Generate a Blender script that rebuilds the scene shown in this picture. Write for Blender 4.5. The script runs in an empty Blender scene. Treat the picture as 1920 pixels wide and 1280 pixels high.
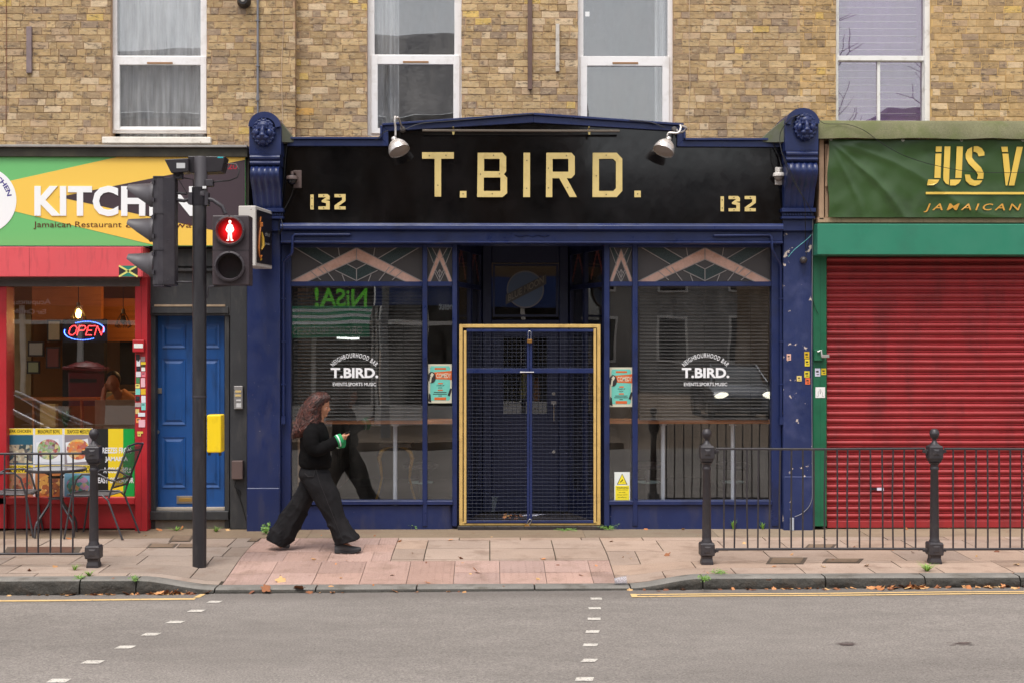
import bpy, bmesh, math, random
from mathutils import Vector, Matrix, noise
from math import sin, cos, pi, radians, sqrt
rnd = random.Random(7)
SC = bpy.context.scene
COL = SC.collection
# ---------------- camera ----------------
FPX, CYC, CH, YAW = 2667.0, -14.85, 1.923, radians(0.92)
cam_d = bpy.data.cameras.new('camera'); cam = bpy.data.objects.new('camera', cam_d); COL.objects.link(cam)
cam_d.sensor_width = 36; cam_d.lens = FPX/1920*36; cam_d.clip_end = 500; cam_d.clip_start = 0.1
cam.location = (0, CYC, CH); cam.rotation_euler = (radians(90), 0, -YAW)
SC.camera = cam
# ---------------- sky ----------------
W = bpy.data.worlds.new('World'); SC.world = W; W.use_nodes = True
nt = W.node_tree; bg = nt.nodes['Background']
sk = nt.nodes.new('ShaderNodeTexSky'); sk.sky_type = 'NISHITA'; sk.sun_disc = False
SUN_EL, SUN_AZ = radians(66), radians(200)
sk.sun_elevation = SUN_EL; sk.sun_rotation = SUN_AZ; sk.air_density = 1.0; sk.dust_density = 3.0
hs = nt.nodes.new('ShaderNodeHueSaturation'); hs.inputs['Saturation'].default_value = 0.22; hs.inputs['Value'].default_value = 1.0
tc = nt.nodes.new('ShaderNodeTexCoord'); nz = nt.nodes.new('ShaderNodeTexNoise'); nz.inputs['Scale'].default_value = 2.2; nz.inputs['Detail'].default_value = 6
mr = nt.nodes.new('ShaderNodeMapRange'); mr.inputs['From Min'].default_value=.3; mr.inputs['From Max'].default_value=.7; mr.inputs['To Min'].default_value=.8; mr.inputs['To Max'].default_value=1.25
mx = nt.nodes.new('ShaderNodeMix'); mx.data_type='RGBA'; mx.blend_type='MULTIPLY'; mx.inputs[0].default_value=1
nt.links.new(tc.outputs['Generated'], nz.inputs['Vector']); nt.links.new(nz.outputs['Fac'], mr.inputs['Value'])
nt.links.new(sk.outputs[0], hs.inputs['Color']); nt.links.new(hs.outputs[0], mx.inputs[6]); nt.links.new(mr.outputs[0], mx.inputs[7])
nt.links.new(mx.outputs[2], bg.inputs['Color']); bg.inputs['Strength'].default_value = 0.15
sl = bpy.data.lights.new('sun', 'SUN'); sl.energy = 1.5; sl.angle = radians(28); sl.color = (1.0, .95, .88)
sun = bpy.data.objects.new('sun', sl); COL.objects.link(sun)
sun.rotation_euler = Vector((-sin(SUN_AZ)*cos(SUN_EL)*-1, cos(SUN_AZ)*cos(SUN_EL), sin(SUN_EL))).to_track_quat('Z','Y').to_euler()
SC.view_settings.view_transform = 'Standard'; SC.view_settings.look = 'None'; SC.view_settings.gamma = 1
SC.view_settings.exposure = 0.66
SC.cycles.max_bounces = 8; SC.cycles.transparent_max_bounces = 16; SC.cycles.use_denoising = True
SC.cycles.sample_clamp_indirect = 6
# ---------------- pixel rays (photo measurements) -> real positions on a plane ----------------
def ray(px, py):
    r = px-960
    return Vector((sin(YAW)*FPX + cos(YAW)*r, cos(YAW)*FPX - sin(YAW)*r, 640-py))
def X(px, Y=0.0):
    d = ray(px, 640); return d.x*(Y-CYC)/d.y
def Z(py, Y=0.0, px=960):
    d = ray(px, py); return CH + d.z*(Y-CYC)/d.y
def P(px, py, Y=0.0): return Vector((X(px,Y), Y, Z(py,Y,px)))
def G(px, py, z=0.0):
    d = ray(px, py); t = (z-CH)/d.z; return Vector((d.x*t, CYC+d.y*t, z))
# ---------------- mesh builder ----------------
class MB:
    def __init__(s): s.v=[]; s.f=[]; s.m=[]; s.c=[]
    def add(s, vs, fs, m=0, c=None):
        b=len(s.v); s.v += [tuple(p) for p in vs]
        for f in fs: s.f.append(tuple(b+i for i in f)); s.m.append(m); s.c.append(c)
    def box(s, x0,x1,y0,y1,z0,z1,m=0,c=None):
        if x0>x1:x0,x1=x1,x0
        if y0>y1:y0,y1=y1,y0
        if z0>z1:z0,z1=z1,z0
        s.add([(x0,y0,z0),(x1,y0,z0),(x1,y1,z0),(x0,y1,z0),(x0,y0,z1),(x1,y0,z1),(x1,y1,z1),(x0,y1,z1)],
              [(0,1,5,4),(1,2,6,5),(2,3,7,6),(3,0,4,7),(4,5,6,7),(3,2,1,0)],m,c)
    def pbox(s, px0,px1,py0,py1,y0,y1,m=0):   # measured on plane y0 (its front)
        pm=(px0+px1)/2
        s.box(X(px0,y0),X(px1,y0),y0,y1,Z(py1,y0,pm),Z(py0,y0,pm),m)
    def quad(s,a,b,c,d,m=0,col=None): s.add([a,b,c,d],[(0,1,2,3)],m,col)
    def prism(s, pts, y0, y1, m=0, c=None):   # pts [(x,z)] extruded in y
        n=len(pts); A=sum(pts[i][0]*pts[(i+1)%n][1]-pts[(i+1)%n][0]*pts[i][1] for i in range(n))
        if A<0: pts=pts[::-1]
        vs=[(x,y0,z) for x,z in pts]+[(x,y1,z) for x,z in pts]
        fs=[tuple(range(n)),tuple(range(2*n-1,n-1,-1))]+[(i+n,(i+1)%n+n,(i+1)%n,i) for i in range(n)]
        s.add(vs,fs,m,c)
    def prismx(s, pts, x0, x1, m=0, c=None):  # pts [(y,z)] extruded in x
        n=len(pts); A=sum(pts[i][0]*pts[(i+1)%n][1]-pts[(i+1)%n][0]*pts[i][1] for i in range(n))
        if A<0: pts=pts[::-1]
        vs=[(x1,y,z) for y,z in pts]+[(x0,y,z) for y,z in pts]
        fs=[tuple(range(n)),tuple(range(2*n-1,n-1,-1))]+[(i+n,(i+1)%n+n,(i+1)%n,i) for i in range(n)]
        s.add(vs,fs,m,c)
    def loft(s, rings, m=0, c=None, caps=True, closed=True):
        n=len(rings[0]); vs=[p for r in rings for p in r]; fs=[]
        for k in range(len(rings)-1):
            for i in range(n if closed else n-1):
                j=(i+1)%n; fs.append((k*n+i,k*n+j,(k+1)*n+j,(k+1)*n+i))
        if caps and closed:
            fs.append(tuple(range(n-1,-1,-1))); b=(len(rings)-1)*n; fs.append(tuple(b+i for i in range(n)))
        s.add(vs,fs,m,c)
    def tube(s, pts, r, n=8, m=0, c=None):
        pts=[Vector(p) for p in pts]; rs=r if isinstance(r,(list,tuple)) else [r]*len(pts)
        d0=(pts[1]-pts[0]).normalized(); up=Vector((0,0,1)) if abs(d0.z)<.9 else Vector((1,0,0))
        u=d0.cross(up).normalized(); rings=[]
        for i,p in enumerate(pts):
            d=((pts[min(i+1,len(pts)-1)]-pts[max(i-1,0)])).normalized()
            u=(u-d*u.dot(d))
            u=u.normalized() if u.length>1e-6 else d.orthogonal().normalized()
            w=d.cross(u)
            rings.append([p+u*(rs[i]*cos(2*pi*k/n))+w*(rs[i]*sin(2*pi*k/n)) for k in range(n)])
        s.loft(rings,m,c)
    def lathe(s, cx,cy, prof, n=24, m=0, rot=0.0, axis='z', c=None):
        rings=[]
        for r,h in prof:
            ring=[]
            for k in range(n):
                a=2*pi*k/n+rot
                if axis=='z': ring.append((cx+r*cos(a),cy+r*sin(a),h))
                elif axis=='y': ring.append((cx+r*cos(a),h,cy+r*sin(a)))   # cx=x, cy=z
                else: ring.append((h,cx+r*cos(a),cy+r*sin(a)))             # cx=y, cy=z
            rings.append(ring)
        s.loft(rings,m,c)
    def ell(s, c, r, n=16, k=10, m=0, rot=None, col=None):
        rings=[]
        for i in range(k+1):
            t=pi*i/k; ring=[]
            for j in range(n):
                a=2*pi*j/n; q=Vector((r[0]*sin(t)*cos(a) if 0<i<k else r[0]*.02*cos(a), r[1]*sin(t)*sin(a) if 0<i<k else r[1]*.02*sin(a), -r[2]*cos(t)))
                if rot: q=rot@q
                ring.append(Vector(c)+q)
            rings.append(ring)
        s.loft(rings,m,col)
    def merge(s,o,fn=None,m=None):
        b=len(s.v); s.v+=[tuple(fn(Vector(p))) if fn else p for p in o.v]
        for f,mm,c in zip(o.f,o.m,o.c): s.f.append(tuple(b+i for i in f)); s.m.append(mm if m is None else m); s.c.append(c)
ROOT={}
def wloc(o):
    v=Vector((0,0,0))
    while o: v+=Vector(o.location); o=o.parent
    return v
def obj(name, mb, mats, parent=None, smooth=None, bevel=0, loc=None, seg=1, label=None, kind=None):
    me=bpy.data.meshes.new(name); off=wloc(parent) if parent else Vector(loc or (0,0,0))
    me.from_pydata([tuple(Vector(p)-off) for p in mb.v],[],mb.f)
    if not isinstance(mats,(list,tuple)): mats=[mats]
    for m in mats: me.materials.append(m)
    me.polygons.foreach_set('material_index', mb.m)
    if any(c is not None for c in mb.c):
        ca=me.color_attributes.new('Col','FLOAT_COLOR','CORNER'); buf=[]
        for f,c in zip(mb.f,mb.c):
            c=c or (1,1,1,1)
            if len(c)==3: c=(*c,1)
            buf += list(c)*len(f)
        ca.data.foreach_set('color',buf)
    me.update()
    if smooth:
        me.shade_smooth(); me.set_sharp_from_angle(angle=radians(smooth))
    o=bpy.data.objects.new(name,me); COL.objects.link(o)
    if parent: o.parent=parent
    else: o.location=off
    if bevel:
        b=o.modifiers.new('bevel','BEVEL'); b.width=bevel; b.segments=seg; b.limit_method='ANGLE'; b.angle_limit=radians(40)
    if label: o['label']=label
    if kind: o['kind']=kind
    return o
def thing(name,label,cat,loc=(0,0,0),group=None,rz=0):
    o=bpy.data.objects.new(name,None); o.empty_display_size=.1; COL.objects.link(o); o.location=loc; o.rotation_euler=(0,0,rz)
    o['label']=label; o['category']=cat
    if group:o['group']=group
    return o
def tag(o,label,cat,group=None):
    o['label']=label;o['category']=cat
    if group:o['group']=group
    return o
def dup(root, loc, rz=None, label=None):
    def cp(o,par):
        c=o.copy(); COL.objects.link(c); c.parent=par
        for ch in [q for q in o.children]: cp(ch,c)
        return c
    r=root.copy(); COL.objects.link(r); r.location=loc
    if rz is not None: r.rotation_euler=(0,0,rz)
    if label: r['label']=label
    for ch in list(root.children): cp(ch,r)
    return r
# ---------------- materials ----------------
def lin(c): return tuple(((x/255)/12.92 if x/255<=.04045 else ((x/255+.055)/1.055)**2.4) for x in c)
def newmat(name):
    m=bpy.data.materials.new(name); m.use_nodes=True; nt=m.node_tree; b=nt.nodes['Principled BSDF']; return m,nt,b
def N(nt,t,**k):
    n=nt.nodes.new(t)
    for a,v in k.items():
        if a in n.inputs.keys(): n.inputs[a].default_value=v
        else: setattr(n,a,v)
    return n
def mixc(nt,fac,a,b,mode='MIX'):
    n=N(nt,'ShaderNodeMix',data_type='RGBA',blend_type=mode)
    for i,v in ((0,fac),(6,a),(7,b)):
        if isinstance(v,(float,int)): n.inputs[i].default_value=v
        elif isinstance(v,tuple): n.inputs[i].default_value=(*v[:3],1)
        else: nt.links.new(v,n.inputs[i])
    return n.outputs[2]
def rng(nt,src,a,b,c=0.,d=1.):
    n=N(nt,'ShaderNodeMapRange'); n.inputs['From Min'].default_value=a; n.inputs['From Max'].default_value=b
    n.inputs['To Min'].default_value=c; n.inputs['To Max'].default_value=d; nt.links.new(src,n.inputs['Value']); return n.outputs[0]
def nzt(nt,scale,detail=4,stretch=None,rough=.6,src=None):
    tc=N(nt,'ShaderNodeTexCoord'); out=tc.outputs['Object']
    mp=N(nt,'ShaderNodeMapping'); mp.inputs['Scale'].default_value=stretch or (1,1,1)
    mp.inputs['Location'].default_value=(rnd.random()*9,rnd.random()*9,rnd.random()*9)
    nt.links.new(out,mp.inputs[0])
    n=N(nt,'ShaderNodeTexNoise'); n.inputs['Scale'].default_value=scale; n.inputs['Detail'].default_value=detail; n.inputs['Roughness'].default_value=rough
    nt.links.new(mp.outputs[0],n.inputs['Vector']); return n.outputs['Fac']
def mul(nt,a,b,op='MULTIPLY'):
    n=N(nt,'ShaderNodeMath',operation=op)
    for i,v in enumerate((a,b)):
        if isinstance(v,(int,float)): n.inputs[i].default_value=v
        else: nt.links.new(v,n.inputs[i])
    return n.outputs[0]
def pm(name,col,rough=.6,metal=0.,var=.12,vs=3.,bump=.15,bs=40.,spec=.5,dirt=None,da=.5,ds=6.,dst=None,d0=.52,d1=.68,chip=None,c0=.66,cs=9.,grain=0.,attr=False,alpha=None,coat=0.,bdist=.002,rv=.1):
    """painted / weathered surface: colour variation, dirt patches, paint chips, fine bump"""
    m,nt,b=newmat(name); L=nt.links
    base=tuple(lin(col)) if max(col)>1 else tuple(col)
    if attr:
        a=N(nt,'ShaderNodeVertexColor',layer_name='Col'); cur=a.outputs[0]
        if base!=(1,1,1): cur=mixc(nt,1.,cur,base,'MULTIPLY')
    else:
        r=N(nt,'ShaderNodeRGB'); r.outputs[0].default_value=(*base,1); cur=r.outputs[0]
    if var:
        f=rng(nt,nzt(nt,vs,5),.25,.75,1-var,1+var); cur=mixc(nt,1.,cur,f,'MULTIPLY')
    if grain:
        f=rng(nt,nzt(nt,grain,2,rough=.8),.25,.75,.7,1.3); cur=mixc(nt,1.,cur,f,'MULTIPLY')
    if dirt:
        f=rng(nt,nzt(nt,ds,6,dst),d0,d1,0,da); cur=mixc(nt,f,cur,lin(dirt))
    if chip:
        f=rng(nt,nzt(nt,cs,5,rough=.65),c0,c0+.015,0,1); cur=mixc(nt,f,cur,lin(chip))
    L.new(cur,b.inputs['Base Color'])
    b.inputs['Metallic'].default_value=metal; b.inputs['Specular IOR Level'].default_value=spec
    if rv: L.new(rng(nt,nzt(nt,vs*3,4),.3,.7,max(.02,rough-rv),min(1,rough+rv)),b.inputs['Roughness'])
    else: b.inputs['Roughness'].default_value=rough
    if coat: b.inputs['Coat Weight'].default_value=coat; b.inputs['Coat Roughness'].default_value=.1
    if bump:
        bn=N(nt,'ShaderNodeBump'); bn.inputs['Strength'].default_value=min(1,bump); bn.inputs['Distance'].default_value=bdist*max(1,bump)
        L.new(nzt(nt,bs,5),bn.inputs['Height']); L.new(bn.outputs[0],b.inputs['Normal'])
    return m
def flat(name,col,rough=.5,metal=0.,emit=0.,spec=.5):
    m,nt,b=newmat(name); c=lin(col); b.inputs['Base Color'].default_value=(*c,1); b.inputs['Roughness'].default_value=rough
    b.inputs['Metallic'].default_value=metal; b.inputs['Specular IOR Level'].default_value=spec
    if emit: b.inputs['Emission Color'].default_value=(*c,1); b.inputs['Emission Strength'].default_value=emit
    return m
def glassmat(name,refl=1.0,tint=(1,1,1),wav=.02,ior=1.55,ws=1.6,rough=0.0,dirt=0.0,ripple=0.0):
    m=bpy.data.materials.new(name); m.use_nodes=True; nt=m.node_tree; nt.nodes.clear(); L=nt.links
    out=N(nt,'ShaderNodeOutputMaterial'); tr=N(nt,'ShaderNodeBsdfTransparent'); tr.inputs[0].default_value=(*tint,1)
    gl=N(nt,'ShaderNodeBsdfGlossy'); gl.inputs['Roughness'].default_value=rough
    lw=N(nt,'ShaderNodeLayerWeight'); F0=refl; fq=mul(nt,lw.outputs['Facing'],5.0,'POWER'); fq=mul(nt,mul(nt,fq,1-F0),F0,'ADD')
    bn=N(nt,'ShaderNodeBump'); bn.inputs['Strength'].default_value=1; bn.inputs['Distance'].default_value=wav
    L.new(nzt(nt,ws,2),bn.inputs['Height']); L.new(bn.outputs[0],gl.inputs['Normal'])
    f=fq; mx=N(nt,'ShaderNodeMixShader'); L.new(f,mx.inputs[0]); L.new(tr.outputs[0],mx.inputs[1]); L.new(gl.outputs[0],mx.inputs[2])
    cur=mx.outputs[0]
    if dirt:
        df=N(nt,'ShaderNodeBsdfDiffuse'); df.inputs[0].default_value=(.45,.43,.4,1); m2=N(nt,'ShaderNodeMixShader')
        L.new(rng(nt,nzt(nt,5,6,(1,1,.35)),.35,.8,.0,dirt),m2.inputs[0]); L.new(cur,m2.inputs[1]); L.new(df.outputs[0],m2.inputs[2]); cur=m2.outputs[0]
    L.new(cur,out.inputs[0]); return m
# ---------------- text and outlines ----------------
def _curve_to_mb(cu):
    o=bpy.data.objects.new('t',cu); me=bpy.data.meshes.new_from_object(o)
    mb=MB(); mb.v=[tuple(v.co) for v in me.vertices]; mb.f=[tuple(p.vertices) for p in me.polygons]; mb.m=[0]*len(mb.f); mb.c=[None]*len(mb.f)
    bpy.data.objects.remove(o); bpy.data.meshes.remove(me); bpy.data.curves.remove(cu); return mb
def text(body,x0,x1,z0,z1,y,depth=.003,bold=.0,shear=0.,warp=None,spacing=1.,m=0,back=False,resol=3):
    """lettering fitted to a box on a vertical plane; back=True for the side facing +y"""
    cu=bpy.data.curves.new('t','FONT'); cu.body=body; cu.size=1; cu.extrude=.5; cu.offset=bold; cu.shear=shear; cu.space_character=spacing; cu.resolution_u=resol; cu.align_x='LEFT'
    if back and x0>x1: x0,x1=x1,x0
    a=_curve_to_mb(cu); xs=[p[0] for p in a.v]; ys=[p[1] for p in a.v]; ax,bx,ay,by=min(xs),max(xs),min(ys),max(ys)
    r=MB()
    def fn(p):
        u=(p.x-ax)/(bx-ax); v=(p.y-ay)/(by-ay)
        if warp: xx,zz=warp(u,v)
        else: xx,zz=x0+(x1-x0)*u,z0+(z1-z0)*v
        if back: xx=x0+x1-xx
        return (xx, (y+p.z*depth) if back else (y-p.z*depth), zz)
    r.merge(a,fn,m); return r
def shape(loops,y,depth,fn=None,m=0):
    """flat outline(s) with holes: loops of (x,z), extruded"""
    cu=bpy.data.curves.new('t','CURVE'); cu.dimensions='2D'; cu.fill_mode='BOTH'; cu.extrude=.5
    for lp in loops:
        s=cu.splines.new('POLY'); s.points.add(len(lp)-1)
        for i,(x,z) in enumerate(lp): s.points[i].co=(x,z,0,1)
        s.use_cyclic_u=True
    a=_curve_to_mb(cu); r=MB(); r.merge(a,lambda p:(p.x,y-p.z*depth,p.y),m); return r
def holes_rects(x0,x1,z0,z1,holes):
    xs=sorted({x0,x1,*[min(max(h[i],x0),x1) for h in holes for i in (0,1)]}); zs=sorted({z0,z1,*[min(max(h[i],z0),z1) for h in holes for i in (2,3)]})
    out=[]
    for a,b in zip(xs,xs[1:]):
        for c,d in zip(zs,zs[1:]):
            mx_,mz=(a+b)/2,(c+d)/2
            if not any(h[0]<mx_<h[1] and h[2]<mz<h[3] for h in holes): out.append((a,b,c,d))
    return out
# ================= setting: ground =================
def sm(t): t=max(0,min(1,t)); return t*t*(3-2*t)
def road_z(x): return -.165+.0045*max(-8,min(8,x))
def _solve(px,py,zf):
    z=-.05
    for _ in range(12): p=G(px,py,z); z=.5*z+.5*zf(p.x,p.y)
    return G(px,py,z)
def RG(px,py): return _solve(px,py,lambda x,y:road_z(x))
_k0,_k1=RG(0,1115),RG(1920,1099)
def kerbY(x): t=(x-_k0.x)/(_k1.x-_k0.x); return _k0.y+(_k1.y-_k0.y)*max(-.5,min(1.5,t))
XK=[X(p,-2.95) for p in (255,400,1180,1318)]
def drop(x): return sm((x-XK[0])/(XK[1]-XK[0]))*sm((XK[3]-x)/(XK[3]-XK[2]))
def ground_z(x,y):
    z=(min(y,-.2)+.2)*.023
    ky=kerbY(x)
    return z-.078*drop(x)*sm((-1.55-y)/(-1.55-(ky+.1)))
def GG(px,py): return _solve(px,py,ground_z)
M_slab=pm('paving_stone',(1,1,1),.85,var=.10,vs=2.5,grain=140,dirt=(120,98,84),da=.5,ds=3.5,bump=.35,bs=120,attr=True,chip=(96,80,70),c0=.735,cs=15,spec=.25)
M_conc=pm('old_concrete',(.20,.15,.11),.9,var=.2,vs=2,grain=110,dirt=(92,76,58),da=.5,ds=3,bump=.5,bs=80,spec=.2,chip=None)
M_joint=pm('joint_dirt',(.055,.045,.035),.95,var=.4,vs=6,dirt=(70,78,40),da=.7,ds=5,bump=.5,bs=60,spec=.1)
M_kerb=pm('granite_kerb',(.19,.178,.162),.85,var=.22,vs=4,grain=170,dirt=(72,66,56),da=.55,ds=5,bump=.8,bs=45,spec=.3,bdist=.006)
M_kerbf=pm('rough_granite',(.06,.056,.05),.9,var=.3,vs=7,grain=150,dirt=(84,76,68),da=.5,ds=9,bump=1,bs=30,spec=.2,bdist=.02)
def asphalt():
    m,nt,b=newmat('asphalt'); L=nt.links
    r=N(nt,'ShaderNodeRGB'); r.outputs[0].default_value=(.212,.190,.174,1)
    cur=mixc(nt,1.,r.outputs[0],rng(nt,nzt(nt,.55,5,(.35,1.6,1)),.3,.7,.84,1.13),'MULTIPLY')
    cur=mixc(nt,1.,cur,rng(nt,nzt(nt,5,6,(.8,1.3,1),rough=.7),.3,.7,.9,1.1),'MULTIPLY')
    cur=mixc(nt,1.,cur,rng(nt,nzt(nt,62,3,rough=.9),.3,.7,.52,1.48),'MULTIPLY')
    cur=mixc(nt,rng(nt,nzt(nt,120,2),.66,.74,0,.55),cur,(.42,.38,.34))
    cur=mixc(nt,rng(nt,nzt(nt,95,2),.66,.72,0,.6),cur,(.03,.026,.026))
    # darker strip along the gutter
    tc=N(nt,'ShaderNodeTexCoord'); sx=N(nt,'ShaderNodeSeparateXYZ'); L.new(tc.outputs['Object'],sx.inputs[0])
    g=mul(nt,sx.outputs[1],mul(nt,nzt(nt,2,5),.35),'ADD')
    cur=mixc(nt,rng(nt,g,-3.25,-2.9,0,.5),cur,(.12,.105,.096))
    L.new(cur,b.inputs['Base Color']); b.inputs['Roughness'].default_value=.88; b.inputs['Specular IOR Level'].default_value=.25
    bn=N(nt,'ShaderNodeBump'); bn.inputs['Strength'].default_value=.8; bn.inputs['Distance'].default_value=.004
    L.new(nzt(nt,75,4,rough=.75),bn.inputs['Height']); L.new(bn.outputs[0],b.inputs['Normal']); return m
M_road=asphalt()
mb=MB(); mb.quad((-300,-300,-.4),(300,-300,-.4),(300,300,-.4),(-300,300,-.4)); obj('ground',mb,M_conc,kind='structure')
mb=MB(); n=40
xs=[-40,-20]+[-8+i*.4 for i in range(41)]+[20,40]
for a,b in zip(xs,xs[1:]):
    mb.quad((a,-13.1,road_z(a)),(b,-13.1,road_z(b)),(b,kerbY(b)+.05,road_z(b)),(a,kerbY(a)+.05,road_z(a)))
obj('road',mb,M_road,kind='structure')
# far pavement with its kerb (behind the camera; seen only reflected in the glass)
mb=MB(); mb.box(-40,2.6,-18.5,-13.25,-.3,-.03); mb.box(9.5,40,-18.5,-13.25,-.3,-.03); mb.box(-40,2.6,-13.25,-13.1,-.3,-.02); mb.box(2.6,9.5,-60,-13.1,-.3,-.16)
obj('far_pavement',mb,M_conc,kind='structure')
# near pavement: dirt bed + individual slabs with real joints
def kb(x): return kerbY(x)+.19
bed=MB(); xs=[-14+i*.35 for i in range(81)]
ys=[1.0,-.2,-.8,-1.3,-1.7,-2.1,-2.5]
for a,b in zip(xs,xs[1:]):
    yy=ys+['k']
    for c,d in zip(yy,yy[1:]):
        ca,cb=(c,c) if c!='k' else (kb(a),kb(b)); da_,db=(d,d) if d!='k' else (kb(a)-.02,kb(b)-.02)
        bed.quad((a,da_,ground_z(a,da_)-.011),(b,db,ground_z(b,db)-.011),(b,cb,ground_z(b,cb)-.011),(a,ca,ground_z(a,ca)-.011))
obj('pavement_bed',bed,M_joint,kind='structure')
sl_=MB(); dom=MB()
def slab(x0,x1,ya,yb,col,g=.0048,tact=False,skew=0.):
    """ya nearer the building; yb may be 'k' (kerb back)"""
    fa=(lambda x:kb(x)) if ya=='k' else (lambda x:ya if not callable(ya) else ya(x)); fb=(lambda x:kb(x)) if yb=='k' else (lambda x:yb if not callable(yb) else yb(x))
    nx=max(2,int((x1-x0)/.15)+1); ny=3; tl=[rnd.uniform(-.0022,.0022) for _ in range(4)]; t=rnd.uniform(.86,1.12); tt=rnd.uniform(-.03,.03)
    col=(col[0]*(t+tt),col[1]*t,col[2]*(t-tt),1); vs=[];fs=[]
    for j in range(ny+1):
        for i in range(nx+1):
            u=i/nx; v=j/ny; x=x0+g+(x1-x0-2*g)*u; y=(fa(x)-g)*(1-v)+(fb(x)+g)*v
            x+=skew*(v-.5)
            z=ground_z(x,y)+tl[0]*(1-u)*(1-v)+tl[1]*u*(1-v)+tl[2]*u*v+tl[3]*(1-u)*v
            vs.append((x,y,z))
    W_=nx+1
    for j in range(ny):
        for i in range(nx): fs.append((j*W_+i,(j+1)*W_+i,(j+1)*W_+i+1,j*W_+i+1))
    b0=len(vs); per=[i for i in range(W_)]+[j*W_+nx for j in range(1,ny+1)]+[ny*W_+i for i in range(nx-1,-1,-1)]+[j*W_ for j in range(ny-1,0,-1)]
    for k in per: p=vs[k]; vs.append((p[0],p[1],p[2]-.014))
    for k in range(len(per)):
        k2=(k+1)%len(per); fs.append((per[k],per[k2],b0+k2,b0+k))
    sl_.add(vs,fs,0,col)
    if tact:
        for i in range(6):
            for j in range(6):
                u=(i+.5)/6; v=(j+.5)/6; x=x0+(x1-x0)*u; y=fa(x)*(1-v)+fb(x)*v; z=ground_z(x,y); r=.013
                ring=[(x+r*cos(k*pi/3),y+r*sin(k*pi/3),z-.001) for k in range(6)]; ring2=[(x+r*.55*cos(k*pi/3),y+r*.55*sin(k*pi/3),z+.0035) for k in range(6)]
                dom.add(ring+ring2,[(k,(k+1)%6,6+(k+1)%6,6+k) for k in range(6)]+[tuple(range(6,12))],0,col)
PL=(.37,.272,.215); TA=(.39,.262,.222); GY=(.32,.25,.205)
XT0,XT1,XT2=X(430,-2.4),X(737,-1.6),X(1150,-2.4)
# strip of old concrete against the shopfronts
x=-9.
while x<9.5:
    w=rnd.uniform(1.2,3.2); slab(x,x+w,-.12,-.78,(.26,.195,.135),g=.0015); x+=w
def row(xa,xb,ya,yb,w,off,col,tact=False,g=.0048,skew=0.):
    x=xa-off*w
    while x<xb:
        a,b=max(x,xa),min(x+w,xb)
        if b-a>.04: slab(a,b,ya,yb,col,tact=tact,g=g,skew=skew if (a>xa+.01 and b<xb-.01) else 0)
        x+=w
for ya,yb,off in ((-.78,-1.30,.15),(-1.30,-1.78,.6),(-1.78,-2.22,.2),(-2.22,-2.62,.75),(-2.62,'k',.4)):
    row(-9,XT0,ya,yb,.78 if off>.3 else .6,off,GY)
for ya,yb,off in ((-.78,-.98,.3),(-.98,-1.58,.1),(-1.58,-2.12,.55),(-2.12,-2.45,.2),(-2.45,'k',.3)):
    row(XT2,9.5,ya,yb,.6 if off!=.2 else .9,off,PL)
for ya,yb,off in ((-.78,-.93,.0),(-.93,-1.42,.5),(-1.42,-1.90,.5)):
    row(XT1,XT2,ya,yb,.6,off,PL)
for k in range(3): row(XT0,XT1,-.78-.4*k,-1.18-.4*k,.4,.3*(k%2),TA,tact=True,g=.0018)
row(XT0,XT1,-1.98,lambda x:kb(x)+.78,.4,.5,TA,tact=True,g=.0018)
row(XT1,XT2,-1.90,lambda x:kb(x)+.78,.6,.5,PL)
row(XT0,XT2,lambda x:kb(x)+.78,lambda x:kb(x)+.39,.4,.1,TA,tact=True,g=.0025)
row(XT0,XT2,lambda x:kb(x)+.39,'k',.4,.1,TA,tact=True,g=.0025)
sl_.merge(dom)
for i in range(len(sl_.c)):
    if sl_.c[i] is None: sl_.c[i]=(*TA,1)
obj('pavement',sl_,M_slab,kind='structure')
# kerb stones
kbm=MB()
def kerbstone(xa,xb,low=False):
    g=.006; n=max(4,int((xb-xa)/.035)); rows=7; vs=[];W_=rows+4
    seed=rnd.random()*50
    for i in range(n+1):
        x=xa+g+(xb-xa-2*g)*i/n; ky=kerbY(x); zt=ground_z(x,ky+.1)+.004; zr=road_z(x)-.03
        e=1 if 0<i<n else 0
        prof=[(ky+.185,zt),(ky+.09,zt),(ky+.02,zt-.001),(ky+.004,zt-.012)]
        h=zt-.012-zr
        for k in range(1,rows+1):
            t=k/rows; nn=noise.noise(Vector((x*9+seed,t*2.2,seed)))*.016+noise.noise(Vector((x*30,t*6,seed)))*.007
            prof.append((ky-.004+(nn if h>.06 else nn*.2)-.012*sin(t*3), zt-.012-h*t))
        vs+= [(x,y,z) for y,z in prof]
    fs=[];W_=len(prof); kk=[]
    for i in range(n):
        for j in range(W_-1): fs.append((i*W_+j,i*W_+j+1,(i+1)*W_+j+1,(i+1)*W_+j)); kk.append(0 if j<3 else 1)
    fs.append(tuple(range(W_))[::-1]); fs.append(tuple(n*W_+i for i in range(W_))); kk+=[1,1]
    b=len(kbm.v); kbm.v+=vs
    for f,k in zip(fs,kk): kbm.f.append(tuple(b+i for i in f)); kbm.m.append(k); kbm.c.append(None)
cuts=[X(p,-3.0) for p in (-560,-380,-200,-30,147,253,400,590,780,1003,1184,1320,1552,1740,1920,2120,2300,2480)]
for a,b in zip(cuts,cuts[1:]): kerbstone(a,b)
ko=obj('kerb',kbm,[M_kerb,M_kerbf],smooth=60,kind='structure')
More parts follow.
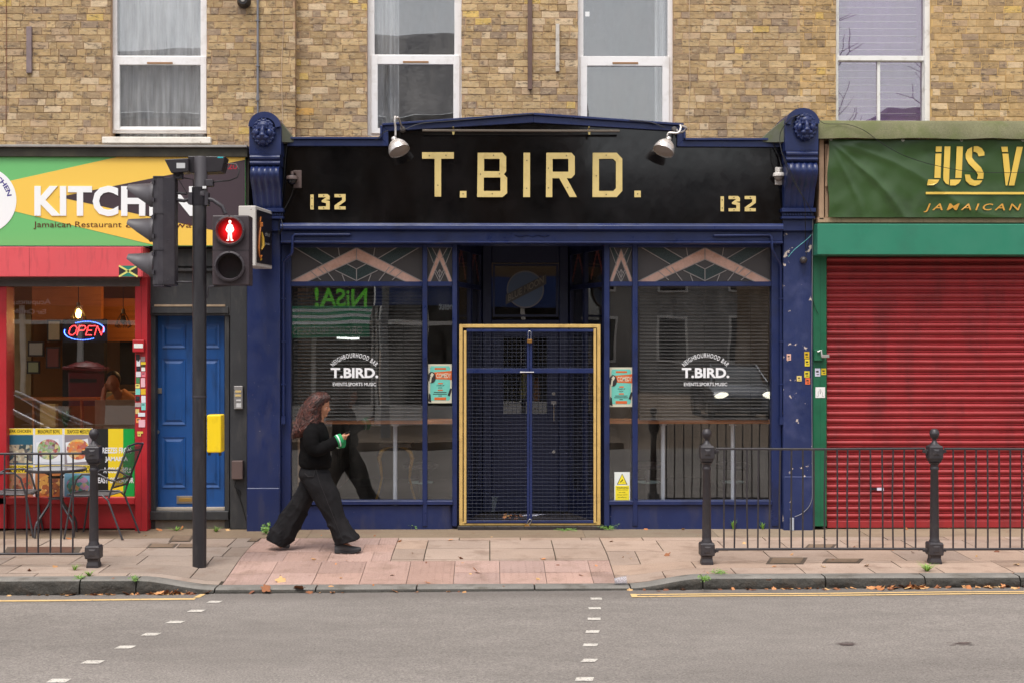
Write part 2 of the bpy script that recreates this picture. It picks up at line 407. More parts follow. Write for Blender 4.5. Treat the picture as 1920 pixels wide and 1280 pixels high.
# road markings
M_white=pm('road_paint_white',(198,192,184),.7,var=.15,vs=8,chip=(128,120,112),c0=.57,cs=70,bump=.4,bs=90)
M_yell=pm('road_paint_yellow',(214,180,124),.7,var=.15,vs=6,chip=(128,118,108),c0=.62,cs=28,bump=.4,bs=90)
def rz(p): return Vector((p.x,p.y,road_z(p.x)+.004))
def patch(pts,n=6):
    m=MB(); m.add([rz(p) for p in pts],[tuple(range(len(pts)))]); return m
for cx,cy,w,h,sk_ in [(402,1128,24,3.6,8),(368,1145,27,4,9),(329,1166,29,4.5,10),(283,1189,29,5,11),(235,1213,31,5.5,12),(174,1241,35,6,12),(110,1276,36,7,12),
      (1118,1122,21,3.6,-1),(1115,1140,23,4,-1),(1114,1160,24,4.4,0),(1111,1184,25,4.8,2),(1107,1209,27,5,3),(1105,1238,27,5.8,7),(1096,1273,33,7,3)]:
    pts=[RG(cx-w/2-sk_/2,cy+h/2),RG(cx+w/2-sk_/2,cy+h/2),RG(cx+w/2+sk_/2,cy-h/2),RG(cx-w/2+sk_/2,cy-h/2)]
    obj('crossing_mark',patch(pts),M_white,kind='structure')
def strip(x0,x1,y0f,w):
    m=MB(); n=int((x1-x0)/.3)+1
    for i in range(n):
        a=x0+(x1-x0)*i/n; b=x0+(x1-x0)*(i+1)/n
        m.quad((a,y0f(a)-w,road_z(a)+.004),(b,y0f(b)-w,road_z(b)+.004),(b,y0f(b),road_z(b)+.004),(a,y0f(a),road_z(a)+.004))
    return m
o1=lambda x:kerbY(x)-.22-.01*sin(x*3); o2=lambda x:kerbY(x)-.31-.01*sin(x*2.7)
obj('yellow_line',strip(-9,RG(372,1117).x,lambda x:o1(x)-.02,.065),M_yell,kind='structure')
m=patch([RG(362,1120),RG(374,1120),RG(386,1113.5),RG(376,1113.5)]); obj('yellow_line_end',m,M_yell,kind='structure')
xe=RG(1184,1110).x
obj('yellow_line',strip(xe,10,o1,.045),M_yell,kind='structure'); obj('yellow_line',strip(xe,10,o2,.045),M_yell,kind='structure')
m=MB(); m.quad(*[Vector((a,b,road_z(a)+.0055)) for a,b in ((xe-.02,o2(xe)-.05),(xe+.03,o2(xe)-.05),(xe+.03,o1(xe)+.005),(xe-.02,o1(xe)+.005))]); obj('yellow_line_end',m,M_yell,kind='structure')
# dark red-brown marks where something was ground into the asphalt
M_stain=pm('road_stain',(.105,.075,.07),.8,var=.4,vs=20,bump=.4,bs=90,grain=60)
for cx,cy,w,h in ((1588,1207,26,3.4),(1803,1206,32,3.6)):
    m=MB()
    for k in range(34):
        a=rnd.gauss(0,.62); q=RG(cx+a*w,cy+rnd.gauss(0,.5)*h); L_=rnd.uniform(.008,.05)*(1.15-min(1,abs(a))); w_=L_*rnd.uniform(.12,.3)
        pts=[Vector((q.x+L_*cos(t)*rnd.uniform(.7,1.2),q.y+w_*sin(t)*rnd.uniform(.6,1.3),0)) for t in [i*pi/3.5 for i in range(7)]]
        m.add([Vector((p.x,p.y,road_z(p.x)+.003+.00006*k)) for p in pts],[tuple(range(7))])
    obj('road_stain',m,M_stain,kind='structure')
# ================= brick fronts =================
def brickmat(name,mort):
    m,nt,b=newmat(name); L=nt.links
    a=N(nt,'ShaderNodeVertexColor',layer_name='Col'); cur=a.outputs[0]
    cur=mixc(nt,1.,cur,rng(nt,nzt(nt,14,5,(1,1,1.6)),.25,.75,.8,1.2),'MULTIPLY')
    cur=mixc(nt,1.,cur,rng(nt,nzt(nt,150,3,rough=.8),.25,.75,.8,1.2),'MULTIPLY')
    s=nzt(nt,13,5,(1,1,2.6),rough=.72)
    cur=mixc(nt,rng(nt,s,.53,.64,0,.78),cur,(.085,.068,.058))
    cur=mixc(nt,rng(nt,nzt(nt,22,5,(1,1,2)),.55,.66,0,.65),cur,mort)
    cur=mixc(nt,rng(nt,nzt(nt,.9,4,(1,1,.6)),.5,.75,0,.3),cur,(.16,.12,.08))
    L.new(cur,b.inputs['Base Color']); b.inputs['Roughness'].default_value=.92; b.inputs['Specular IOR Level'].default_value=.15
    bn=N(nt,'ShaderNodeBump'); bn.inputs['Strength'].default_value=.9; bn.inputs['Distance'].default_value=.006
    L.new(nzt(nt,38,5,rough=.7),bn.inputs['Height']); L.new(bn.outputs[0],b.inputs['Normal']); return m
M_br1=brickmat('stock_brick',(.54,.42,.27)); M_br3=brickmat('warm_stock_brick',(.62,.45,.24))
M_mo1=pm('mortar',(.44,.29,.18),.95,var=.15,vs=5,dirt=(116,92,66),da=.5,ds=4,bump=.7,bs=70,spec=.1)
M_mo3=pm('warm_mortar',(.60,.40,.17),.95,var=.13,vs=5,dirt=(150,112,66),da=.4,ds=4,bump=.7,bs=70,spec=.1)
PAL=[((.43,.305,.15),5),((.37,.265,.135),5),((.48,.355,.185),4),((.31,.225,.13),3),((.54,.425,.265),1.5),((.56,.40,.13),.35),((.55,.33,.10),.06),((.30,.225,.15),1.6),((.45,.33,.20),1)]
def bricks(x0,x1,z0,z1,Y,holes,warm=0.):
    m=MB(); pz=.0728; k=0; z=z0
    ws=sum(w for _,w in PAL)
    while z<z1:
        h=pz-.0095; zb=min(z+h,z1); x=x0-(k%2)*.136-rnd.uniform(0,.01); s=0
        while x<x1:
            w=(.172 if s%2==0 else .083)+rnd.uniform(-.010,.010)
            if rnd.random()<.07: w=.083 if s%2==0 else .172
            a,b=max(x,x0),min(x+w,x1); x+=w+.0095; s+=1
            for hx0,hx1,hz0,hz1 in holes:
                if z+h/2>hz0 and z+h/2<hz1 and b>hx0 and a<hx1:
                    if a<hx0 and b>hx1: b=hx0
                    elif a<hx0: b=hx0
                    elif b>hx1: a=hx1
                    else: b=a
            if b-a<.02: continue
            r=rnd.random()*ws
            for c,w_ in PAL:
                r-=w_
                if r<0: break
            t=rnd.uniform(.90,1.10); pale=rnd.random()
            c=(c[0]*t*1.05*(1+.10*warm),c[1]*t*1.02*(1+.04*warm),c[2]*t*1.07*(1-.05*warm),1)
            j=lambda q=.0032: rnd.uniform(-q,q)
            yf=Y+rnd.uniform(-.003,.003); v=[(a+j(),yf,z+j()),(b+j(),yf,z+j()),(b+j(),yf,zb+j()),(a+j(),yf,zb+j())]
            e=.004; vi=[(v[0][0]-e,Y+.008,v[0][2]-e),(v[1][0]+e,Y+.008,v[1][2]-e),(v[2][0]+e,Y+.008,v[2][2]+e),(v[3][0]-e,Y+.008,v[3][2]+e)]
            m.add(v+vi,[(0,1,2,3),(1,0,4,5),(2,1,5,6),(3,2,6,7),(0,3,7,4)],0,c)
        z+=pz; k+=1
    return m
ZT=9.2
def brickfront(parent,x0,x1,z0,Y,holes,mats,warm=0.,name='wall'):
    m=bricks(x0,x1,z0,6.3,Y,holes,warm)
    for c in range(len(m.c)):
        if m.c[c] is None: m.c[c]=(.35,.26,.14,1)
    for a,b,c,d in holes_rects(x0,x1,z0,6.3,holes):
        m.quad((a,Y+.0055,c),(b,Y+.0055,c),(b,Y+.0045,d),(a,Y+.0045,d),1)
    for hx0,hx1,hz0,hz1 in holes:   # reveals
        hz0=max(hz0,z0)
        for q in (((hx0,Y+.0045,hz0),(hx0,Y+.2,hz0),(hx0,Y+.2,hz1),(hx0,Y+.0045,hz1)),((hx1,Y+.0045,hz1),(hx1,Y+.2,hz1),(hx1,Y+.2,hz0),(hx1,Y+.0045,hz0)),
                  ((hx0,Y+.0045,hz1),(hx0,Y+.2,hz1),(hx1,Y+.2,hz1),(hx1,Y+.0045,hz1)),((hx0,Y+.2,hz0),(hx0,Y+.0045,hz0),(hx1,Y+.0045,hz0),(hx1,Y+.2,hz0))): m.quad(*q,1)
    m.box(x0,x1,Y+.002,Y+.25,6.3,ZT,1)
    return obj(name,m,mats,parent)
M_upvc=pm('white_window_frame',(232,229,228),.35,var=.03,vs=3,dirt=(190,184,176),da=.4,ds=8,bump=.02)
M_timb=pm('white_painted_timber',(228,226,222),.5,var=.05,vs=5,dirt=(170,160,148),da=.5,ds=10,bump=.15,bs=60)
M_sill=pm('painted_sill',(226,219,208),.6,var=.08,vs=5,chip=(150,112,92),c0=.66,cs=14,dirt=(168,158,144),da=.5,ds=9,bump=.3,bs=60)
M_gup=glassmat('upper_window_glass',refl=.17,wav=.0022,ws=1.0,ior=1.5,dirt=.12)
M_room=pm('dim_room_wall',(120,118,112),.9,var=.05,vs=1,bump=0)
M_net=None
def netmat():
    m=bpy.data.materials.new('net_curtain'); m.use_nodes=True; nt=m.node_tree; nt.nodes.clear(); out=N(nt,'ShaderNodeOutputMaterial')
    d=N(nt,'ShaderNodeBsdfDiffuse'); d.inputs[0].default_value=(.66,.68,.70,1); t=N(nt,'ShaderNodeBsdfTransparent'); x_=N(nt,'ShaderNodeMixShader')
    nt.links.new(rng(nt,nzt(nt,18,3,(1,1,.08)),.3,.7,.30,.80),x_.inputs[0]); nt.links.new(t.outputs[0],x_.inputs[1]); nt.links.new(d.outputs[0],x_.inputs[2]); nt.links.new(x_.outputs[0],out.inputs[0]); return m
M_net=netmat()
def ring(m,px0,px1,py0,py1,t,Y,d,mi=0,tt=None,tb=None):
    tt=t if tt is None else tt; tb=t if tb is None else tb; pm_=(px0+px1)/2
    x0,x1=X(px0,Y),X(px1,Y); z0,z1=Z(py1,Y,pm_),Z(py0,Y,pm_); s=FPX/(Y-CYC); t/=s; tt/=s; tb/=s
    m.box(x0,x0+t,Y,Y+d,z0,z1,mi); m.box(x1-t,x1,Y,Y+d,z0,z1,mi); m.box(x0+t,x1-t,Y,Y+d,z0,z0+tb,mi); m.box(x0+t,x1-t,Y,Y+d,z1-tt,z1,mi)
def curtain(x0,x1,z0,z1,Y,amp=.02,per=.09):
    m=MB(); n=int((x1-x0)/.012); vs=[];fs=[]
    for i in range(n+1):
        x=x0+(x1-x0)*i/n; y=Y+amp*sin(x*2*pi/per+1.3*sin(x*7)); vs+=[(x,y,z0),(x,y,z1)]
        if i: fs.append((2*i-2,2*i,2*i+1,2*i-1))
    m.add(vs,fs); return m
def rect_hole(px0,px1,py0,py1,Y): return (X(px0,Y),X(px1,Y),Z(py1,Y,(px0+px1)/2),Z(py0,Y,(px0+px1)/2))
def upvc(parent,px0,px1,pyb,tr0,tr1,gx0,gx1,lx0,lx1,lt,lb,Y,sill=None,label=None):
    """two-light window: fixed upper light over a top-hung lower light"""
    top=-200
    f=MB(); ring(f,px0,px1,top,pyb,gx0-px0,Y,.06); 
    f.pbox(gx0,gx1,tr0,tr1,Y-.001,Y+.05)
    fr=obj('window',f,M_upvc,parent,bevel=.004,label=label)
    s=MB(); ring(s,gx0-6,gx1+4,tr1-12,pyb-5,lx0-(gx0-6),Y-.018,.04,tt=(lt-tr1)+12,tb=(pyb-5-lb)); obj('sash',s,M_upvc,fr,bevel=.003)
    v=MB(); mid=(lx0+lx1)/2; v.pbox(mid-24,mid+24,tr1-1,tr1+2.2,Y-.024,Y-.012); obj('trickle_vent',v,flat('vent_brown',(150,110,70),.5),fr)
    g=MB(); g.pbox(gx0-2,gx1+2,top+4,tr0+2,Y+.03,Y+.034); g.pbox(lx0-2,lx1+2,lt-2,lb+2,Y+.005,Y+.009); obj('pane',g,M_gup,fr)
    if sill:
        q=MB(); q.pbox(sill[0],sill[1],sill[2],sill[3],Y-.16,Y+.03); obj('sill',q,M_sill,fr,bevel=.006)
    return fr
def room(parent,x0,x1,y0,y1,z0,z1,mat,name='room'):
    m=MB(); m.quad((x0,y1,z0),(x1,y1,z0),(x1,y1,z1),(x0,y1,z1)); m.quad((x0,y0,z0),(x0,y1,z0),(x0,y1,z1),(x0,y0,z1)); m.quad((x1,y1,z0),(x1,y0,z0),(x1,y0,z1),(x1,y1,z1))
    m.quad((x0,y0,z1),(x1,y0,z1),(x1,y1,z1),(x0,y1,z1)); m.quad((x0,y0,z0),(x1,y0,z0),(x1,y1,z0),(x0,y1,z0)); return obj(name,m,mat,parent)
def roofbox(parent,x0,x1):
    m=MB(); m.box(x0,x1,-.15,.25,ZT,ZT+.12); m.box(x0,x1,.25,6,ZT,ZT+.1); m.box(x0,x1,6,6.2,-.2,ZT); m.box(x0,x0+.02,.25,6,-.2,ZT); m.box(x1-.02,x1,.25,6,-.2,ZT); obj('roof',m,M_mo1,parent)
XP=X(553,-.11); XR=X(1500,0)
# left building (stands 11 cm proud)
b1=thing('brick_building','yellow stock brick house front above the restaurant and blue door','building',(-5.5,0,0))
YL=-.11; h1=rect_hole(207,388,-200,259,YL)
brickfront(b1,-10,XP,3.7,YL,[h1],[M_br1,M_mo1])
m=MB(); m.quad((XP,YL,3.7),(XP,.0,3.7),(XP,.0,6.3),(XP,YL,6.3)); obj('pier_return',m,M_mo1,b1)
w1=upvc(b1,207,388,250,105,118,219,383,224,375,122,241,YL+.09,sill=(191,395,257,269))
obj('net_curtain',curtain(h1[0]+.05,h1[1]-.05,h1[2],h1[3],YL+.19,.012,.11),M_net,w1)
roofbox(b1,-10,XP); room(b1,-9.5,XP-.1,YL+.2,5.5,3.6,7,M_room)
# middle building
b2=thing('brick_building','yellow stock brick upper front above the dark blue bar, between two lion head brackets','building',(.4,0,0))
h2=rect_hole(688,866,-200,262,0); h3=rect_hole(1083,1263,-200,262,0)
brickfront(b2,XP,XR,3.7,0,[h2,h3],[M_br1,M_mo1],.1)
w2=upvc(b2,688,866,256,103,116,702,858,708,851,121,241,.09); w3=upvc(b2,1083,1263,258,107,118,1094,1251,1101,1244,124,245,.09)
obj('net_curtain',curtain(h2[0]+.05,h2[0]+.32,h2[2],h2[3],.24,.02,.09),M_net,w2)
obj('net_curtain',curtain(h3[1]-.17,h3[1]-.05,h3[2],h3[3],.24,.02,.09),M_net,w3)
roofbox(b2,XP,XR); room(b2,XP+.1,XR-.1,.2,5.5,3.6,7,M_room)
m=MB(); a=P(1098,20,.06); m.box(a.x,a.x+.045,.119,.121,a.z-.05,a.z); obj('window_sticker',m,flat('sticker_white',(240,240,240)),w3)
# right building with warmer pointing and an old sash window
b3=thing('brick_building','brick upper front with orange-yellow pointing and an old sash window, above the red shutter','building',(5,0,0))
h4=rect_hole(1567,1746,-200,262,0)
brickfront(b3,XR,10,3.7,0,[h4],[M_br3,M_mo3],.6)
m=MB(); ring(m,1567,1746,-200,250,4,.06,.1); m.pbox(1734,1746,-200,250,.045,.1); w4=obj('window',m,M_timb,b3,bevel=.003,label='old white timber sash window with glazing bar')
m=MB(); m.pbox(1571,1735,105,114,.075,.12); ring(m,1570,1735,-196,114,3,.08,.04); obj('upper_sash',m,M_timb,w4,bevel=.002)
m=MB(); ring(m,1569,1733,113,240,3,.10,.04); m.pbox(1645,1650.5,116,238,.10,.13); obj('lower_sash',m,M_timb,w4,bevel=.002)
m=MB(); m.pbox(1570,1734,-195,106,.105,.108); m.pbox(1570,1732,114,238,.125,.128); obj('pane',m,M_gup,w4)
m=MB(); z=h4[2]
while z<h4[3]: m.box(h4[0]+.04,h4[1]-.1,.19,.215,z,z+.002); m.box(h4[0]+.04,h4[1]-.1,.19,.192,z,z+.007); z+=.075
obj('slatted_blind',m,flat('lilac_blind',(206,188,212),.6),w4)
m=MB(); m.quad((h4[0],.26,h4[2]),(h4[1],.26,h4[2]),(h4[1],.26,h4[3]),(h4[0],.26,h4[3])); obj('lace_curtain',m,flat('lace_mauve',(146,110,164),.9),w4)
roofbox(b3,XR,10); room(b3,XR+.1,9.5,.3,5.5,3.6,7,M_room)
# fittings on the brick
def wallthing(name,mb,mat,label,cat,bev=0,sm_=None,group=None):
    o=obj(name,mb,mat,loc=mb.v[0],bevel=bev,smooth=sm_); return tag(o,label,cat,group)
M_gbat=pm('weathered_batten',(128,112,112),.8,var=.2,vs=10,bump=.4,bs=50); M_bbat=pm('brown_batten',(104,82,74),.8,var=.2,vs=10,bump=.4,bs=50); M_wbat=pm('pale_batten',(196,188,178),.8,var=.15,vs=12,dirt=(110,98,88),da=.6,ds=14,bump=.4,bs=50)
m=MB(); m.pbox(49,59,50,137,YL-.03,YL+.002); wallthing('batten',m,M_gbat,'short grey trunking stub on the brick left of the leftmost window','trunking',.003)
m=MB(); m.pbox(989.5,998,-40,168,-.03,.002); wallthing('batten',m,M_bbat,'long brown vertical batten on the brick between the two middle windows','batten',.003)
m=MB(); m.pbox(1042,1049,45,134,-.03,.002); wallthing('batten',m,M_wbat,'short pale batten on the brick just left of the third window','batten',.003)
c=P(458,4,YL); t=thing('alarm_sounder','round black sounder on the left brick pier at the top edge','alarm',(c.x,YL,c.z))
m=MB(); m.lathe(c.x,c.z,[(.001,YL-.09),(.045,YL-.09),(.055,YL-.07),(.06,YL-.045),(.07,YL-.03),(.07,YL)],24,axis='y'); obj('housing',m,flat('black_plastic',(38,34,34),.4),t,smooth=40)
m=MB(); m.lathe(c.x,c.z,[(.001,YL-.10),(.02,YL-.10),(.024,YL-.092),(.024,YL-.088),(.03,YL-.088),(.03,YL-.086)],20,axis='y'); obj('lens',m,flat('lens_grey',(150,146,140),.2),t,smooth=40)
M_grey=pm('grey_pipe',(118,118,124),.5,var=.1,vs=9,bump=.1)
m=MB(); a=X(484,YL); m.tube([(a,YL-.025,Z(-60,YL,484)),(a,YL-.025,Z(186,YL,484))],.012,8); m.tube([(a,YL-.025,Z(180,YL,484)),(a,YL-.025,Z(190,YL,484))],.017,8); m.tube([(a,YL-.02,Z(188,YL,484)),(a,YL-.02,Z(216,YL,484))],.009,8)
for q in (40,125): m.box(a-.02,a+.02,YL-.04,YL+.002,Z(q,YL,484)-.004,Z(q,YL,484)+.004)
wallthing('conduit_pipe',m,M_grey,'thin grey conduit pipe running down the brick to the left lion bracket','pipe',sm_=40)
def cable(pxs,Y,r,name,label,mat,cat='cable',off=.01):
    m=MB(); pts=[]
    for i,q in enumerate(pxs):
        yy=q[2] if len(q)>2 else Y-off
        p=P(q[0],q[1],yy); pts.append(p)
    out=[pts[0]]
    for i in range(len(pts)-1):    # Catmull-Rom
        p0=pts[max(0,i-1)];p1=pts[i];p2=pts[i+1];p3=pts[min(len(pts)-1,i+2)]
        for k in range(1,6):
            t=k/5; out.append(.5*((2*p1)+(p2-p0)*t+(2*p0-5*p1+4*p2-p3)*t*t+(3*p1-p0-3*p2+p3)*t**3))
    m.tube(out,r,6); o=obj(name,m,mat,loc=out[0],smooth=60); return tag(o,label,cat)
M_cb=flat('black_cable',(22,21,22),.5); M_cw=flat('pale_cable',(200,176,150),.6)
cable([(530,-10),(531,60),(528,130),(529,190),(531,262)],YL,.003,'cable','pale cable hanging down the brick right of the left lion bracket','cable' and M_cw)
cable([(1293,-10),(1292,80),(1294,150),(1291,205),(1294,266)],0,.003,'cable','thin pale cable hanging down the brick right of the third window',M_cw)
cable([(11.5,-10),(12,120),(11,235)],YL,.003,'cable','rusty thin cable down the brick at the far left edge',flat('rust_cable',(120,70,52),.8))
# ================= the bar =================
BL=(28,41,86)
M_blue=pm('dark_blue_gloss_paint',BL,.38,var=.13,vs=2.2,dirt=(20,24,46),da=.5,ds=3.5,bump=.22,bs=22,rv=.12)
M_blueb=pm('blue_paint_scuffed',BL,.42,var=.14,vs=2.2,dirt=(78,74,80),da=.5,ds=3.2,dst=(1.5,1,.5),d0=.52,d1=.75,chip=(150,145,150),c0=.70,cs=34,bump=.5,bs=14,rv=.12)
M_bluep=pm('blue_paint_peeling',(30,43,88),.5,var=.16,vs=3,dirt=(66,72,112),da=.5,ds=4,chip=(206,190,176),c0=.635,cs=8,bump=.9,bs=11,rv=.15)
M_dblue=pm('recess_blue_shaded',(19,26,60),.5,var=.12,vs=3,bump=.1)  # bar blue darkened: the recess shade is put into the colour
M_black=pm('black_gloss_panel',(9,8,9),.09,var=.5,vs=3,dirt=(52,46,46),da=.22,ds=2.6,dst=(1,1,.5),d0=.45,d1=.8,bump=.2,bs=2.2,rv=.04,bdist=.002)
M_gold=pm('brushed_brass_letter',(214,190,124),.42,var=.06,vs=6,dirt=(176,148,88),da=.4,ds=12,bump=.03)
M_goldf=pm('cream_gold_paint',(206,172,104),.45,var=.08,vs=5,dirt=(130,96,52),da=.35,ds=8,bump=.1)
M_glass=glassmat('shop_glass',refl=.12,wav=.0012,ws=.9,dirt=.035)
M_pubroom=pm('dark_bar_wall',(30,28,30),.9,var=.2,vs=1,bump=0)
YG=-.2; YF=-.36
bar=thing('bar_shopfront','dark blue painted bar front with two leaded windows either side of a recessed doorway','shopfront',(X(997,YG),YG,0))
zg=lambda x,y:ground_z(x,y)-.02
room(bar,X(530,0),X(1465,0),.02,5.4,-.02,3.3,M_pubroom,'bar_room')
# frieze and mouldings
m=MB(); ztop=Z(463,YG); 
def prof_strip(m,px0,px1,pts,mi=0):  # pts: (py, y)
    m.prismx([(y,Z(py,y)) for py,y in pts],X(px0,-.4),X(px1,-.4),mi)
prof_strip(m,527,1467,[(419,-.30),(419,-.44),(423,-.47),(430,-.47),(433,-.44),(433,-.30)])
prof_strip(m,527,1467,[(433.2,-.30),(433.2,-.41),(446,-.41),(452,-.41),(452,-.30)])
prof_strip(m,527,1467,[(452.2,-.30),(452.2,-.44),(456,-.44),(458,-.40),(458,-.30)])
m.box(X(527,-.3),X(1467,-.3),-.30,.02,Z(458,-.3),Z(400,-.3))
obj('frieze',m,M_blue,bar,bevel=.004)
m=MB(); p=X(998,-.41); z=Z(443,-.41)
m.tube([P(966,441,-.415),P(975,444,-.415),P(990,441,-.415),P(998,444,-.415),P(1008,441,-.415),P(1022,444,-.415),P(1030,441,-.415)],.006,6); obj('plaster_ornament',m,M_blue,bar,smooth=60)
# uprights
def post(px0,px1,py0,py1,y0,y1,nm='mullion',mat=None,bev=.005):
    m=MB(); m.pbox(px0,px1,py0,py1,y0,y1); return obj(nm,m,mat or M_blue,bar,bevel=bev)
for side,(a,b,c,d,e,f) in (('l',(527,545,792,801,848,857)),('r',(1465,1447,1196,1186,1143,1133))):
    s=1 if side=='l' else -1
    for q0,q1 in ((a,b),(c,d),(e,f)):
        lo,hi=min(q0,q1),max(q0,q1); post(lo,hi,458,986,YG-.055,YG+.05)
    lo,hi=min(b,c),max(b,c); lo2,hi2=min(d,e),max(d,e)
    for l,h in ((lo,hi),(lo2,hi2)):
        post(l,h,458,464,YG-.05,YG+.04,'head_rail'); post(l,h,528,537,YG-.04,YG+.04,'transom'); post(l-1,h+1,938,946,YG-.075,YG+.05,'sill')
        m=MB(); m.pbox(l,h,536,939,YG,YG+.006); obj('window_pane',m,M_glass,bar)
    # curved stall riser turning into the doorway
    x_o=X(a,YG); x_i=X(f,YG); rr=.14; pts=[(x_o,YG-.045)]
    for k in range(7): t=k/6*pi/2; pts.append((x_i-s*rr*(1-sin(t)),YG-.045+rr*(1-cos(t))*.8))
    pts.append((x_i-s*.0,YG+.35)); pts.append((x_o,YG+.35)); z0,z1=-.03,Z(946,YG)-.001
    m=MB(); rings=[[(x,y,z0) for x,y in pts],[(x,y,z1) for x,y in pts]]; 
    if s<0: rings=rings[::-1]
    m.loft(rings); obj('stall_riser',m,M_blueb,bar,smooth=30)
    # corner post behind the narrow pane: splayed return into the recess, with its own glass
    xr0=X(857,YG) if s>0 else X(1133,YG); Yd=.95; xr1=(X(905,Yd) if s>0 else X(1065,Yd))
    def rq(m,z0,z1,t=.02,u0=0,u1=1,off=0,mi=0):
        A=Vector((xr0+(xr1-xr0)*u0,YG+(Yd-YG)*u0,0)); B=Vector((xr0+(xr1-xr0)*u1,YG+(Yd-YG)*u1,0)); nrm=Vector((-(B-A).y,(B-A).x,0)).normalized()*t*(1 if s>0 else -1)
        A+=nrm*off/t; B+=nrm*off/t
        vs=[A,B,B+nrm,A+nrm]; m.add([(v.x,v.y,z0) for v in vs]+[(v.x,v.y,z1) for v in vs],[(0,1,5,4),(1,2,6,5),(2,3,7,6),(3,0,4,7),(4,5,6,7),(3,2,1,0)],mi)
    m=MB(); zt,zl,zs=Z(463,YG),Z(528,YG),Z(938,YG)
    rq(m,-.02,zs,.04); rq(m,zl-.05,zl,.04); rq(m,zt-.02,3.1,.04)
    for u in (0,.52,.94): rq(m,zs,zt,.04,u,u+.06)
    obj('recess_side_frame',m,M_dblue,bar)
    m=MB(); rq(m,zs,zl-.05,.004,0,1,.02); rq(m,zl,zt,.004,0,1,.02); obj('recess_side_glass',m,M_glass,bar)
    m=MB()
    for u0 in (.06,.58):
        for (ua,ub) in ((0,.5),(.5,1)):
            for k in range(8):
                t0,t1=k/8,(k+1)/8; uu=lambda t:u0+.36*((ua+(ub-ua)*t))
                h0=(t0 if ua==0 else 1-t0); rq(m,zl+(zt-zl)*h0*.9,zl+(zt-zl)*h0*.9+.06,.005,uu(t0),uu(t1),.026)
    obj('side_leaded_light',m,pm('peach_glass_dim',(150,70,48),.5,var=.2,vs=20,bump=.3),bar)
# recess: ceiling, tiled floor, door wall
Yd=.95; M_tile=pm('dark_quarry_tile',(46,42,44),.45,var=.2,vs=9,dirt=(96,84,74),da=.5,ds=6,bump=.2)
m=MB(); m.box(X(850,YG),X(1140,YG),YG-.1,Yd+.05,2.98,3.06); obj('recess_ceiling',m,M_pubroom,bar)
m=MB(); xa,xb=X(858,-.3),X(1133,-.3); n=11
for i in range(n):
    for j in range(7):
        w=(xb-xa)/n; m.box(xa+i*w+.002,xa+(i+1)*w-.002,-.30+j*.165+.002,-.30+(j+1)*.165-.002,-.01,.035)
m.box(xa,xb,-.295,.9,-.03,.031,1); obj('doorway_step',m,[M_tile,M_joint],bar,bevel=.003)
X0,X1=X(905,Yd),X(1065,Yd)
m=MB(); zz=lambda py:Z(py,Yd,985)
dz0,dzt=.04,zz(603)
m.box(X0,X0+.10,Yd-.05,Yd+.05,dz0,3); m.box(X1-.10,X1,Yd-.05,Yd+.05,dz0,3); m.box(X0+.1,X1-.1,Yd-.05,Yd+.05,dzt-.07,dzt+.02); m.box(X0+.1,X1-.1,Yd-.05,Yd+.05,zz(493),3)
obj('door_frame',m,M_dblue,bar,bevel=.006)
m=MB(); a0,a1=X0+.10,X1-.10; b0,b1=dzt+.02,zz(493)
ring(m,924,1047,495,594,4,Yd-.03,.04); obj('fanlight_frame',m,M_dblue,bar)
m=MB(); m.box(a0,a1,Yd,Yd+.005,b0,b1); fl=obj('fanlight',m,M_glass,bar)
# round beer badge hung in the fanlight
bd=MB(); cx,cz=X(985,Yd-.02),Z(543,Yd-.02,985); R_=35/ (FPX/(Yd-CYC)); circ=lambda r,n=40:[(cx+r*cos(2*pi*k/n),cz+r*sin(2*pi*k/n)) for k in range(n)]
bd.merge(shape([circ(R_*1.0),circ(R_*.93)],Yd-.02,.006)); bd.merge(shape([circ(R_*.93)],Yd-.017,.004),m=1)
ss=.30; bd.merge(shape([[(cx-R_*1.05,cz-.17),(cx+R_*1.12,cz+.06),(cx+R_*1.12,cz+.17),(cx-R_*1.05,cz-.06)]],Yd-.026,.006),m=2)
def wp(u,v): x=cx-R_*.92+R_*1.9*u; return (x,cz-.135+.21*u+.075*v)
bd.merge(text('BLUE MOON',0,1,0,1,Yd-.032,.004,.012,warp=wp),m=3)
bo=obj('badge',bd,[flat('badge_ring',(110,106,110),.4),flat('badge_blue',(74,92,120),.4),flat('badge_banner',(72,68,66),.5),flat('badge_letter',(128,120,108),.5)],fl)
# door leaf
m=MB(); dx0,dx1=X0+.10,X1-.10; m.box(dx0,dx1,Yd+.0,Yd+.045,dz0,1.05); m.box(dx0,dx0+.13,Yd,Yd+.045,1.05,dzt-.07); m.box(dx1-.13,dx1,Yd,Yd+.045,1.05,dzt-.07); m.box(dx0+.13,dx1-.13,Yd,Yd+.045,dzt-.17,dzt-.07); m.box(dx0+.13,dx1-.13,Yd,Yd+.045,1.05,1.12)
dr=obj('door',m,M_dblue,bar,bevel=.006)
m=MB(); m.box(dx0+.13,dx1-.13,Yd+.02,Yd+.025,1.12,dzt-.17); obj('door_pane',m,M_glass,dr)
M_chr=flat('chrome',(190,190,192),.2,1.); M_brs=flat('dull_brass',(140,100,60),.35,1.)
hx=dx1-.06; zc=lambda py:Z(py,Yd,1052)
m=MB(); m.tube([(hx,Yd-.02,zc(788)),(hx,Yd-.06,zc(788)),(hx,Yd-.06,zc(758)),(hx,Yd-.02,zc(758))],.009,8); m.box(hx-.03,hx+.03,Yd-.012,Yd,zc(757),zc(751)); m.lathe(hx,zc(737),[(.001,Yd-.02),(.02,Yd-.02),(.022,Yd)],16,axis='y'); m.lathe(hx,zc(846),[(.001,Yd-.02),(.018,Yd-.02),(.02,Yd)],16,axis='y')
obj('door_handle',m,M_chr,dr,smooth=40)
